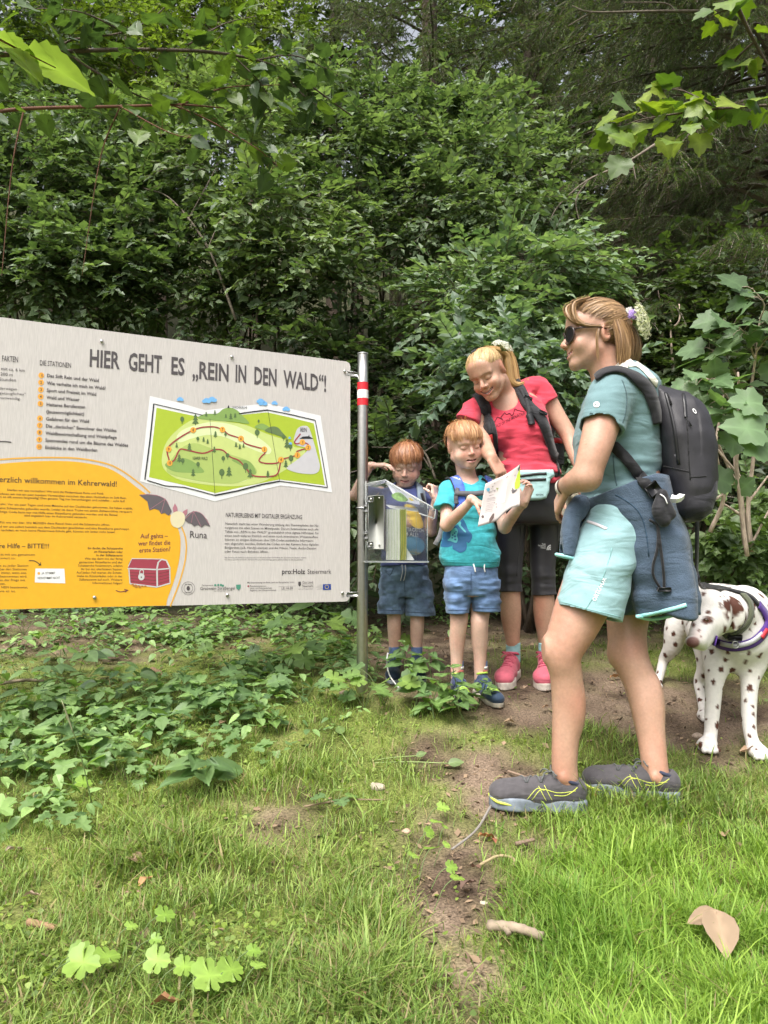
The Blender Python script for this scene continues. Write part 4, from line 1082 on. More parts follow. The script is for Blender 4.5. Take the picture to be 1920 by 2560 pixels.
def ink(name, c):
 if name not in _pm: _pm[name] = mat(name, c, .45, var=.03, scale=40, spec=.4)
 return _pm[name]
def flat(mb, pts, lift, n=None, closed=True):
 """a printed shape given in photograph pixels"""
 P = np.array(pts, float)
 if n: P = smoothline(P, n, closed)
 S = np.array([sg(*p) for p in P]); mb.add([sgP(a, b, lift) for a, b in S], tris=poly_tris(S))
def pline(mb, pts, w, lift, n=None):
 P = np.array(pts, float)
 if n: P = smoothline(P, n)
 S = np.array([sg(*p) for p in P]); T = np.gradient(S, axis=0); T /= np.maximum(np.linalg.norm(T, axis=1, keepdims=True), 1e-9)
 Nn = np.stack([-T[:, 1], T[:, 0]], 1) * w/2
 V = [sgP(*p, lift) for p in np.vstack([S + Nn, S - Nn])]; m = len(S)
 mb.add(V, quads=[(i, i+1, m+i+1, m+i) for i in range(m-1)])
def letters(mb, s, x0, y0, x1, y1, hpx, lift=.0012, bold=0.0, slant=0.0):
 """a line of print whose baseline runs from (x0, y0) to (x1, y1)"""
 V, T = text_mesh(s, bold)
 if not len(T): return
 a, b = np.array(sg(x0, y0)), np.array(sg(x1, y1)); t = np.array(sg(x0, y0 - hpx))
 hh = t[1] - a[1]; w = V[:, 0].max()
 P = [a + (b - a) * (p[0] / w) + np.array((0, hh * p[1] / .73)) + (b - a) * slant * p[1] / w for p in V]
 mb.add([sgP(*p, lift) for p in P], tris=T)
def disc(mb, x, y, r, lift, n=20, ry=None):
 flat(mb, [(x + r*math.cos(a), y + (ry or r)*math.sin(a)) for a in np.linspace(0, 6.283, n, endpoint=False)], lift)
dark = ink('dark_grey_print', (.075, .065, .07))
def print_board():
 # yellow field
 mb = MB(); q = lambda a, b: (a*.3014, 1130 + b*.3014)
 curve = [q(-260, 130), q(0, 98), q(200, 82), q(420, 74), q(640, 82), q(860, 122), q(1000, 190), q(1130, 290), q(1240, 370), q(1350, 450), q(1440, 560), q(1490, 680), q(1497, 800), q(1480, 930), q(1440, 1080), q(1390, 1215), q(1380, 1279)]
 c = smoothline(np.array(curve), 80); zb = Z_B + .001
 S = [sg(*p) for p in c]; S = [(min(a, S_L - .003), max(b, zb)) for a, b in S]; pts = [(S_L - .003, S[0][1])] + S + [(S[-1][0], zb), (S_L - .003, zb)]
 mb.add([sgP(a, b, .0006) for a, b in pts], tris=poly_tris(pts)); mb.build('yellow_field', ink('yellow_print', (.70, .365, .022)), pan, smooth=False)
 mb = MB()
 pline(mb, [q(-260, 90), q(0, 63), q(200, 50), q(430, 46), q(660, 54), q(880, 96), q(1010, 155), q(1150, 255), q(1245, 338)], .006, .0008, 60)
 pline(mb, [q(1500, 610), q(1535, 700), q(1545, 800), q(1530, 930), q(1485, 1090), q(1440, 1210), q(1412, 1279)], .006, .0008, 40); mb.build('yellow_line', ink('amber_print', (.66, .36, .06)), pan, smooth=False, kind='stuff')
 # headline
 mb = MB()
 for s, x0, y0, x1, y1, h in (('HIER', 222, 915, 299, 922, 44), ('GEHT', 320, 925, 404, 932, 45), ('ES', 426, 934, 461, 938, 44), ('„REIN', 480, 944, 571, 953, 44), ('IN', 587, 954, 615, 956, 44), ('DEN', 634, 959, 691, 965, 44), ('WALD“!', 709, 967, 815, 979, 43)):
  letters(mb, s, x0, y0, x1, y1, h, .0012, .024)
 mb.build('headline_lettering', dark, pan, smooth=False)
 mb = MB(); k = .3014
 o = lambda a, b: (a*k, 760 + b*k)
 L = lambda s, a0, b0, a1, b1, h, bold=.004: letters(mb, s, *o(a0, b0), *o(a1, b1), h*k, .0012, bold)
 L('FAKTEN', 14, 474, 148, 484, 50); L('DIE STATIONEN', 328, 507, 588, 530, 44)
 for s, a0, b0, a1, b1 in (('mit ca. 6 km', 8, 548, 205, 564), ('200 m', 2, 593, 105, 600), ('Stunden', -10, 636, 132, 643)): L(s, a0, b0, a1, b1, 28, 0)
 for s, a0, b0, a1, b1 in (('Kinderwägen', -60, 705, 140, 716), ('nur wegetaugliches"', -130, 742, 212, 758), ('nicht notwendig.', -100, 782, 170, 795)): L(s, a0, b0, a1, b1, 22, 0)
 st = [('1', 'Das Stift Rein und der Wald', 592, 388, 606, 818, 648), ('2', 'Wie verhalte ich mich im Wald?', 650, 388, 668, 875, 712), ('3', 'Sport und Freizeit im Wald', 710, 386, 728, 798, 762), ('4', 'Wald und Wasser', 768, 386, 788, 660, 807), ('5', 'Heiteres Beruferaten', 827, 384, 846, 706, 868), ('', '(Jausenmöglichkeit)', 0, 382, 905, 698, 926), ('6', 'Gefahren für den Wald', 948, 380, 966, 738, 986), ('7', 'Die „tierischen" Bewohner des Waldes', 1006, 378, 1024, 966, 1062), ('8', 'Waldbewirtschaftung und Waldpflege', 1065, 377, 1084, 968, 1120), ('9', 'Spannendes rund um die Bäume des Waldes', 1124, 374, 1142, 1062, 1184), ('10', 'Einblicke in den Waldboden', 1184, 372, 1202, 806, 1225)]
 for n, s, yd, x0, y0, x1, y1 in st:
  L(s, x0, y0, x1, y1, 29, .02)
  if n: L(n, 334 - 4*(len(n) > 1) - (yd-592)*.03, yd + 11, 351 + 6*(len(n) > 1) - (yd-592)*.03, yd + 12, 24, .01)
 mb.build('station_lettering', dark, pan, smooth=False)
 mb = MB()
 for n, s, yd, *_ in st:
  if n: disc(mb, *o(342 - (yd-592)*.03, yd), 7.2, .0008)
 mb.build('station_dots', ink('orange_print', (.72, .34, .05)), pan, smooth=False, kind='stuff')
 mb = MB(); pline(mb, [o(-200, 1146), o(40, 1140), o(94, 1147)], .004, .0012); mb.build('rule_line', dark, pan, smooth=False)
 # writing on the yellow
 ink_d = ink('brown_black_print', (.06, .045, .03)); mb = MB(); o2 = lambda a, b: (a*k, 1130 + b*k)
 L = lambda s, a0, b0, a1, b1, h, bold=.0: letters(mb, s, *o2(a0, b0), *o2(a1, b1), h*k, .0014, bold)
 L('Herzlich willkommen im Kehrerwald!', -62, 246, 968, 287, 50, .006)
 for s, a0, b0, a1, b1 in (('Dürfen wir uns vorstellen? Wir sind die Fledermäuse Runa und Poldi.', 58, 322, 862, 354), ('Seit Jahren wohnen wir mit ein paar hundert Verwandten zwischen den alten Holzbalken im Stift Rein.', -170, 348, 1050, 390), ('Nur ist es oft soooo langweilig! Den ganzen Tag nur herumhängen und schlafen – echt fad!', -80, 376, 1035, 416),
       ('Aber wahr: Vor ein paar Tagen sind zwei Mönche auf den Dachboden gekommen. Sie haben erzählt,', -90, 436, 1100, 476), ('dass eine Schatztruhe gefunden wurde. Leider ist diese Truhe mit einem Zahlenschloss versperrt.', -70, 470, 1098, 504), ('Der richtige Code kann nur mit Hilfe einer Rätselkarte gefunden werden und die Rätsel', -95, 500, 972, 530), ('sind angeblich hier im Kehrerwald versteckt.', 200, 534, 724, 550),
       ('Für uns war klar: Wir MÜSSEN diese Rätsel lösen und die Schatztruhe öffnen.', 0, 590, 912, 612), ('Also sind wir uns sofort heimlich aus dem Dachboden geschlichen und eine Rätselkarte geschnappt.', -100, 624, 1072, 646), ('Aber nachdem es noch keine Fledermaus-Schule gibt, können wir leider nicht lesen!', -70, 654, 952, 672)): L(s, a0, b0, a1, b1, 19, .004)
 L('Wir brauchen eure Hilfe – BITTE!!!', -420, 796, 406, 798, 42, .006)
 for i, s in enumerate(('löst mit uns gemeinsam', 'funktioniert so:')): L(s, -20 - 60*i, 858 + 30*i, (290, 128)[i], 860 + 29*i, 20)
 for s, y, a1 in (('es zu jeder Station', 950, 234), ('bei den Stationen', 980, 222), ('immer, wenn eine', 1010, 218), ('beantwortet wird,', 1040, 224), ('an der Frage mit', 1070, 208), ('stanzen.', 1100, 46), ('NEIN beantwortet,', 1130, 232), ('wie es ist.', 1162, 130)): L(s, a1 - len(s)*13.2, y, a1, y + 1, 20)
 for i, (s, a0) in enumerate((('Ihr findet die Schatztruhe', 726), ('im Klosterladen oder', 780), ('in der Stiftstaverne', 798), ('Wie das dann mit der fertig', 702), ('gestanzten Rätselkarte und der', 655), ('Schatztruhe funktioniert, erfahrt', 645), ('ihr bei der allerletzten Station.', 670), ('Auf jeden Fall wartet die Schatz-', 634), ('truhe im Klosterladen oder in der', 636), ('Stiftstaverne auf euch. Weitere', 656), ('Informationen folgen!', 766))): L(s, a0, 806 + 28.8*i, 1018 - i*.5, 808 + 28.8*i, 19, .012 if i < 3 else .002)
 mb.build('story_lettering', ink_d, pan, smooth=False)
 mb = MB()
 for s, a0, b0, a1, b1 in (('Auf gehts –', 1164, 716, 1392, 712), ('wer findet die', 1146, 776, 1412, 768), ('erste Station?', 1152, 834, 1412, 822)): L(s, a0, b0, a1, b1, 40, .006)
 pline(mb, [o2(960, 1148), o2(1000, 1160), o2(1062, 1146)], .003, .0014, 10); pline(mb, [o2(1030, 1138), o2(1062, 1146), o2(1036, 1162)], .003, .0014)
 mb.build('question_lettering', ink('plum_print', (.14, .035, .05)), pan, smooth=False)
 mb = MB(); pline(mb, [o2(240, 900), o2(290, 905), o2(338, 938)], .003, .0014, 10); pline(mb, [o2(318, 938), o2(338, 938), o2(336, 916)], .003, .0014); mb.build('arrow', ink_d, pan, smooth=False)
 mb = MB(); flat(mb, [o2(294, 966), o2(534, 968), o2(542, 1090), o2(288, 1082)], .0010); mb.build('answer_card', ink('white_print_paper', (.70, .70, .715)), pan, smooth=False)
 mb = MB(); L('JA /STIMMT', 346, 1014, 458, 1013, 20, .004); L('NEIN/STIMMT NICHT', 312, 1055, 498, 1053, 20, .004); mb.build('answer_lettering', ink_d, pan, smooth=False)
 mb = MB(); disc(mb, *o2(322, 1007), 3.4, .0014); mb.build('sun_mark', ink('orange_print', (.72, .34, .05)), pan, smooth=False)
 # chest
 mb = MB(); flat(mb, [o2(*p) for p in ((1060, 962), (1068, 925), (1092, 885), (1150, 882), (1330, 886), (1385, 905), (1412, 965), (1408, 1088), (1305, 1120), (1075, 1090))], .0010); mb.build('treasure_chest', ink('wine_red_print', (.30, .045, .07)), pan, smooth=False)
 mb = MB()
 for pl, w in (([(1058, 966), (1300, 975), (1414, 966)], .005), ([(1076, 1092), (1300, 1120), (1412, 1088)], .005), ([(1068, 966), (1078, 1090)], .004), ([(1302, 975), (1304, 1118)], .006), ([(1300, 975), (1312, 915), (1340, 890), (1380, 900), (1410, 966)], .006), ([(1408, 966), (1410, 1088)], .004), ([(1064, 950), (1094, 884), (1330, 888)], .003)): pline(mb, [o2(*p) for p in pl], w, .0014)
 disc(mb, *o2(1172, 1035), 8, .0016, 14, 9); pline(mb, [o2(1158, 1010), o2(1160, 985), o2(1175, 975), o2(1190, 985), o2(1190, 1012)], .003, .0016)
 mb.build('chest_bands', ink('silver_print', (.50, .50, .50)), pan, smooth=False, kind='stuff')
 mb = MB()
 for i in range(4): pline(mb, [o2(1080, 1000 + 24*i), o2(1298, 1010 + 28*i)], .0012, .0013); pline(mb, [o2(1310, 1010 + 27*i), o2(1404, 990 + 25*i)], .0012, .0013)
 disc(mb, *o2(1172, 1038), 1.8, .002, 8); mb.build('chest_lines', ink_d, pan, smooth=False, kind='stuff')
 mb = MB()
 for i, (a, b) in enumerate(((1100, 1098), (1125, 1104), (1150, 1110), (1180, 1112), (1205, 1112), (1130, 1118), (1160, 1120), (1110, 1108))): disc(mb, *o2(a, b), 3.4, .0018 + .0001*i, 8, 1.8)
 mb.build('coins', ink('copper_print', (.38, .16, .05)), pan, smooth=False, kind='stuff')
 # a plain bat
 mb = MB(); o3 = lambda a, b: (440 + a*k, 1220 + b*k)
 flat(mb, [o2(*p) for p in ((1152, 356), (1220, 348), (1300, 356), (1372, 388), (1400, 440), (1424, 490), (1400, 530), (1365, 505), (1335, 515), (1318, 482), (1280, 470), (1238, 484), (1222, 410))], .0016)
 flat(mb, [o3(*p) for p in ((66, 262), (100, 215), (145, 190), (210, 210), (258, 262), (284, 322), (240, 305), (210, 326), (180, 305), (150, 318), (125, 295), (100, 290))], .0016)
 mb.build('bat_wings', ink('bat_grey_print', (.11, .095, .105)), pan, smooth=False)
 mb = MB(); pline(mb, [o2(1165, 354), o2(1290, 358), o2(1368, 390), o2(1400, 440)], .002, .0018, 14); pline(mb, [o3(76, 255), o3(145, 196), o3(215, 216), o3(275, 300)], .002, .0018, 14)
 for a in ((1240, 478), (1335, 510)): pline(mb, [o2(1368, 392), o2(*a)], .0015, .0018)
 for a in ((125, 292), (208, 322)): pline(mb, [o3(145, 196), o3(*a)], .0015, .0018)
 for pl in ([(1440, 510), (1432, 465), (1450, 425), (1470, 460), (1472, 500)], [(1505, 520), (1520, 490), (1555, 472), (1552, 510), (1530, 540)]): flat(mb, [o2(*p) for p in pl], .0017)
 mb.build('bat_pink', ink('dusty_pink_print', (.38, .16, .20)), pan, smooth=False)
 mb = MB(); flat(mb, [o2(*p) for p in ((1412, 560), (1425, 515), (1470, 492), (1520, 508), (1535, 550), (1520, 600), (1480, 630), (1430, 612))], .0019, 30); mb.build('bat_body', ink('cream_print', (.62, .56, .38)), pan, smooth=False)
 mb = MB(); L('Runa', 1570, 710, 1716, 716, 60, .004)
 # text at the right
 L = lambda s, a0, b0, a1, b1, h, bold=.0: letters(mb, s, *o3(a0, b0), *o3(a1, b1), h*k, .0012, bold)
 L('NATURERLEBNIS MIT DIGITALER ERGÄNZUNG', 410, 240, 1044, 258, 38, .006)
 for i, (s, a1) in enumerate((('Natürlich steht bei einer Wanderung entlang des Themenpfades der Na-', 1186), ('turgenuss mit allen Sinnen im Mittelpunkt. Darum funktionieren auch alle', 1180), ('Tafeln von „REIN in den WALD“ grundsätzlich ohne digitale Hilfsmittel. Für', 1184), ('einen noch tieferen Einblick und einen noch intensiveren Wissensaufbau', 1174), ('können an einigen Stationen über QR-Codes zusätzliche Informatio-', 1142), ('nen abgerufen werden. Einfach die Codes mit der Kamera Ihres digitalen', 1182), ('Endgerätes (z.B. Handy) scannen und die Videos, Texte, Audio-Dateien', 1162), ('oder Fotos nach Belieben öffnen.', 766))): L(s, 406 - i*.6, 304 + 33*i, a1, 304 + 33*i + (a1 - 400)*.021*(1 - i*.1), 20, .003)
 L('Aus Gründen der besseren Lesbarkeit wird auf die gleichzeitige Verwendung der Sprachformen männlich, weiblich', 402, 580, 1080, 582, 10); L('und divers (m/w/d) verzichtet. Sämtliche Personenbezeichnungen gelten gleichermaßen für alle Geschlechter.', 402, 597, 1056, 599, 10)
 L('pro:Holz', 876, 712, 1070, 712, 42, .018); L('Steiermark', 1088, 712, 1286, 710, 40, 0)
 L('Marktgemeinde', 214, 812, 308, 812, 12); L('Gratwein-Straßengel', 198, 846, 488, 842, 27, .002); L('hier fühl ich mich wohl', 314, 858, 448, 856, 10)
 L('Mit Unterstützung von Bund, Land und Europäischer Union', 590, 790, 980, 786, 13, .004)
 for i, (s, a1) in enumerate((('Bundesministerium', 746), ('Land- und Forstwirtschaft,', 796), ('Regionen und Wasserwirtschaft', 830))): L(s, 614, 818 + 18*i, a1, 818 + 17.5*i, 13, .002)
 L('LE 14-20', 874, 840, 968, 838, 20); L('Das Land', 1048, 792, 1134, 790, 20); L('Steiermark', 1046, 822, 1134, 820, 20); L('Land- und Forstwirtschaft', 1014, 842, 1134, 840, 9)
 for i in range(5): pline(mb, [o3(1212 - 60*(.4 + .6*((i*7) % 5)/5), 804 + 9*i), o3(1212, 804 + 9*i)], .0006, .0012)
 for (a, b), r in (((101, 832), 54), ((101, 832), 36)): pline(mb, [o3(a + r*math.cos(t), b + r*math.sin(t)) for t in np.linspace(0, 6.283, 30)], .0012, .0012)
 disc(mb, *o3(101, 832), 4.5, .0012, 8, 6)
 L('Wir leben', 74, 803, 128, 803, 10); L('Stift Rein', 70, 874, 132, 874, 12)
 flat(mb, [o3(1014, 778), o3(1034, 776), o3(1036, 805), o3(1024, 818), o3(1013, 805)], .0012)
 pline(mb, [o3(1044, 798), o3(1138, 797), o3(1138, 826)], .0006, .0012); pline(mb, [o3(870, 846), o3(970, 846)], .0006, .0012); pline(mb, [o3(850, 818), o3(990, 812)], .0006, .0012)
 mb.build('small_lettering', dark, pan, smooth=False)
 mb = MB(); flat(mb, [o3(1217, 798), o3(1284, 796), o3(1284, 843), o3(1217, 845)], .0012); mb.build('flag_field', ink('flag_blue_print', (.02, .05, .26)), pan, smooth=False)
 mb = MB()
 for i in range(12): disc(mb, *o3(1250 + 15*math.cos(i*.5236), 820 + 15*math.sin(i*.5236)), .9, .0016, 5)
 mb.build('flag_stars', ink('star_yellow_print', (.75, .55, .03)), pan, smooth=False, kind='stuff')
 mb = MB(); flat(mb, [o3(498, 802), o3(536, 800), o3(536, 830), o3(518, 848), o3(499, 832)], .0012)
 for a, b in ((325, 806), (350, 804), (372, 804), (388, 810)): disc(mb, *o3(a, b), 3, .0013, 8)
 mb.build('crest', ink('crest_green_print', (.07, .24, .17)), pan, smooth=False, kind='stuff')
 mb = MB(); flat(mb, [o3(592, 808), o3(606, 808), o3(606, 820), o3(592, 820)], .0012); mb.build('red_emblem', ink('wine_red_print', (.30, .045, .07)), pan, smooth=False)
 # the map
 m_ = lambda a, b: (340 + a*.3617, 900 + b*.3617); M = lambda pts: [m_(*p) for p in pts]
 mb = MB(); flat(mb, M([(95, 248), (300, 296), (480, 348), (700, 322), (905, 300), (1080, 340), (1275, 385), (1315, 640), (1355, 916), (1180, 890), (1000, 868), (780, 918), (545, 978), (290, 908), (28, 838), (62, 560)]), .0010); mb.build('map_sheet', ink('white_print_paper', (.70, .70, .715)), pan, smooth=False)
 mb = MB(); flat(mb, M([(142, 330), (330, 372), (510, 408), (720, 380), (905, 362), (1070, 398), (1228, 438), (1268, 650), (1305, 866), (1150, 846), (990, 826), (770, 870), (548, 920), (320, 862), (90, 810), (116, 560)]), .0013); mb.build('map_field', ink('lime_print', (.36, .46, .035)), pan, smooth=False)
 mb = MB()
 for pl, w in (([(120, 303), (300, 345), (460, 382)], .003), ([(710, 372), (820, 356), (910, 346)], .005), ([(910, 346), (1080, 380), (1237, 417)], .004), ([(1237, 417), (1280, 640), (1322, 882)], .004), ([(1322, 882), (1160, 860), (992, 838)], .004), ([(992, 838), (870, 860), (700, 905), (545, 936)], .006), ([(545, 936), (420, 902), (330, 880), (200, 870), (76, 832)], .004), ([(122, 305), (95, 560), (60, 828)], .005), ([(510, 405), (545, 936)], .0015), ([(910, 346), (992, 838)], .0015)): pline(mb, M(pl), w, .0026)
 mb.build('map_border', ink('black_print', (.02, .02, .025)), pan, smooth=False, kind='stuff')
 for nm, c, pls, lf in (('map_light_hill', (.50, .58, .20), [[(180, 660), (215, 560), (300, 470), (400, 410), (510, 400), (640, 430), (760, 450), (900, 510), (1050, 560), (1090, 600), (1170, 620), (1130, 700), (1030, 760), (960, 800), (850, 850), (700, 872), (560, 870), (400, 850), (280, 820), (190, 750)]], .0016),
      ('map_path_hill', (.62, .70, .38), [[(280, 530), (330, 480), (450, 440), (560, 430), (700, 460), (850, 540), (930, 610), (920, 650), (860, 640), (740, 590), (600, 530), (480, 520), (380, 545), (300, 570)], [(240, 800), (420, 840), (600, 862), (740, 840), (800, 800), (700, 850), (560, 858), (380, 830)]], .0018),
      ('map_mid_hill', (.36, .46, .13), [[(240, 790), (215, 740), (300, 620), (400, 575), (520, 610), (640, 650), (760, 690), (820, 740), (825, 790), (700, 850), (560, 850), (400, 830)]], .0020),
      ('map_dark_hill', (.21, .33, .09), [[(430, 405), (470, 375), (560, 370), (600, 340), (650, 330), (700, 350), (740, 390), (780, 440), (680, 428), (560, 420)], [(200, 725), (260, 690), (340, 680), (420, 720), (470, 775), (380, 780), (260, 770)], [(660, 690), (780, 700), (828, 780), (780, 790), (740, 740)], [(820, 465), (870, 440), (930, 470), (960, 500), (900, 490)]], .0022),
      ('map_far_hill', (.12, .18, .07), [[(890, 490), (930, 462), (975, 465), (1010, 500), (1040, 540), (960, 515)]], .0023),
      ('map_village', (.50, .49, .52), [[(1120, 470), (1160, 455), (1195, 470), (1225, 560), (1250, 650), (1270, 740), (1240, 785), (1150, 785), (1080, 770), (1040, 745), (1100, 700), (1160, 650), (1185, 610), (1110, 590), (1090, 560), (1100, 510)]], .0021)):
  mb = MB()
  for pl in pls: flat(mb, M(pl), lf, 60)
  mb.build(nm, ink(nm + '_print', c), pan, smooth=False, kind='stuff')
 mb = MB()
 for pl in ([(1136, 510), (1095, 565), (1110, 580), (1148, 570), (1186, 582), (1188, 606), (1112, 632), (1114, 656), (1000, 690), (975, 712), (900, 715), (850, 700), (862, 670), (892, 640), (886, 616)], [(886, 616), (760, 580), (724, 544), (640, 515), (596, 482), (520, 462), (394, 485), (225, 600), (232, 712)], [(232, 712), (265, 690), (300, 622), (340, 620), (460, 645), (540, 620), (600, 625), (650, 670), (710, 695), (760, 750), (810, 800), (930, 805), (980, 780), (1000, 690)]): pline(mb, M(pl), .0055, .0028, 60)
 mb.build('map_route', ink('route_red_print', (.30, .04, .05)), pan, smooth=False, kind='stuff')
 mb = MB(); num = MB()
 for n, a, b in ((1, 1148, 569), (2, 1188, 606), (3, 1114, 658), (4, 1000, 690), (5, 886, 618), (6, 724, 544), (7, 596, 482), (8, 394, 485), (9, 225, 617), (10, 232, 713)):
  disc(mb, *m_(a, b), 7.2, .0031); w = 9 if n < 10 else 15
  letters(num, str(n), *m_(a - w*.6, b + 10), *m_(a + w*.6, b + 10), 8, .0034, .01)
 mb.build('route_dots', ink('orange_print', (.72, .34, .05)), pan, smooth=False, kind='stuff')
 for s, a0, b0, a1, b1, h in (('REIN', 1133, 496, 1178, 498, 11), ('KEHRER WALD', 390, 690, 494, 692, 8.5), ('ULRICHSKIRCHE', 662, 334, 766, 338, 6)): letters(num, s, *m_(a0, b0), *m_(a1, b1), h, .0030, .004)
 flat(num, M([(630, 332), (638, 312), (646, 332)]), .0030); flat(num, M([(1128, 545), (1150, 530), (1190, 528), (1194, 515), (1198, 530), (1226, 545)]), .0030)
 num.build('map_lettering', ink('black_print', (.02, .02, .025)), pan, smooth=False)
 mb = MB()
 for a, b, s in ((410, 450, 1.7), (368, 632, 1.3), (298, 710, 1.3), (394, 806, 1.2), (642, 808, 1.6), (788, 818, 1.5), (1042, 612, 1.5), (540, 642, 1), (1034, 746, 1.2), (280, 608, .8), (548, 536, 1), (484, 394, .8), (544, 382, .8), (620, 404, .7), (654, 414, 1), (684, 402, .8), (466, 568, .8), (494, 582, .8), (690, 604, .8), (716, 618, .8), (742, 608, .7), (910, 814, 1.1)):
  for i, (w, y0, y1) in enumerate(((14, -6, -26), (11, -20, -36), (8, -32, -46))): flat(mb, M([(a - w*s, b + y0*s), (a + w*s, b + y0*s), (a, b + y1*s)]), .0029 + .0001*i)
  flat(mb, M([(a - 2*s, b), (a + 2*s, b), (a + 2*s, b - 8*s), (a - 2*s, b - 8*s)]), .0029)
 for a, b, s in ((322, 725, 1), (428, 750, 1), (756, 780, 1.5), (836, 540, 1.3), (592, 822, 1.5), (632, 690, 1), (602, 710, 1), (1070, 718, 1.3), (1066, 630, 1.1), (426, 568, .8), (318, 442, 1.1), (618, 534, .7), (1018, 560, 1), (846, 440, .6)):
  disc(mb, *m_(a, b - 30*s), 4.6*s, .0029, 10, 6*s); flat(mb, M([(a - 1.6*s, b), (a + 1.6*s, b), (a + 1.6*s, b - 24*s), (a - 1.6*s, b - 24*s)]), .003)
 mb.build('map_trees', ink('tree_green_print', (.09, .15, .055)), pan, smooth=False, kind='stuff')
 mb = MB()
 for a, b, s in ((304, 273, 1), (486, 284, 1.3), (524, 276, 1.4), (860, 286, 1.2), (876, 300, 1.3), (956, 299, .9), (1036, 340, 1.1), (1060, 540, .4), (1066, 578, .5)):
  for i, (dx, dy, r) in enumerate(((-16, 2, 4.6), (0, -4, 6), (16, 3, 4.8))): disc(mb, *m_(a + dx*s*.7, b + dy), r*s, .0032 + .0001*i, 12, r*s*.75)
 mb.build('map_clouds', ink('cloud_blue_print', (.16, .40, .72)), pan, smooth=False, kind='stuff')
print_board()
m_steel = mat('brushed_steel', (.52, .51, .48), .28, metal=1, var=.08, scale=60, bump=.05, bscale=200)
m_galv = mat('galvanised_steel', (.46, .47, .47), .45, metal=.7, var=.08, scale=30)
def bolt(mb, p, r=.007, n=None):
 n = S_N if n is None else n
 mb.tube([p, p + n*.004, p + n*.0055], [r, r, r*.6], 10)
for px, py in ((254, 854), (579, 893), (236, 1494), (568, 1488), (861, 929), (855, 1483)):
 mb = MB(); bolt(mb, sgP(*sg(px, py), .0035)); mb.build('bolt', m_steel, board)
PX = W(906, 1410, 3.262)[:2]
def zray(px, py, d): return W(px, py, d)[2]
mb = MB(); zt, zb = zray(906, 886, 3.262), gh(*PX) - .25
mb.tube([(PX[0], PX[1], z) for z in np.linspace(zb, zt, 12)], .024, 28); post = mb.build('post', m_steel, board)
mb = MB(); mb.tube([(PX[0], PX[1], zt), (PX[0], PX[1], zt + .004)], .0245, 28); mb.build('post_cap', m_galv, post)
bands = [(954, 973, mat('signal_red_tape', (.62, .018, .03), .35)), (973, 994, mat('white_tape', (.78, .78, .78), .35)), (994, 1012, None)]
for a, b, m in bands:
 mb = MB(); z0, z1 = zray(906, a, 3.24), zray(906, b, 3.24); mb.tube([(PX[0], PX[1], z0), (PX[0], PX[1], z1)], .0249, 28, cap=False); mb.build('red_band' if m is not bands[1][2] else 'white_band', m or bands[0][2], post)
for py in (935, 1486):
 z = zray(890, py, 3.255); mb = MB(); c = np.array((PX[0] - .018, PX[1] + .0, z)); d = nrm(np.array((*(S_O[:2] - PX), 0)) + S_AX*.03)
 mb.box(c + S_AX*.02 - S_N*.012, (.036, .008, .011), np.stack([S_AX, S_N, (0, 0, 1)]), bevel=.002); mb.build('bracket', m_galv, board)
for t in (1.0,):
 mb = MB(); p = S_O + S_AX*(S_L + .03); mb.tube([(p[0], p[1], gh(p[0], p[1]) - .25), (p[0], p[1], zt)], .024, 20); mb.build('post', m_steel, board)
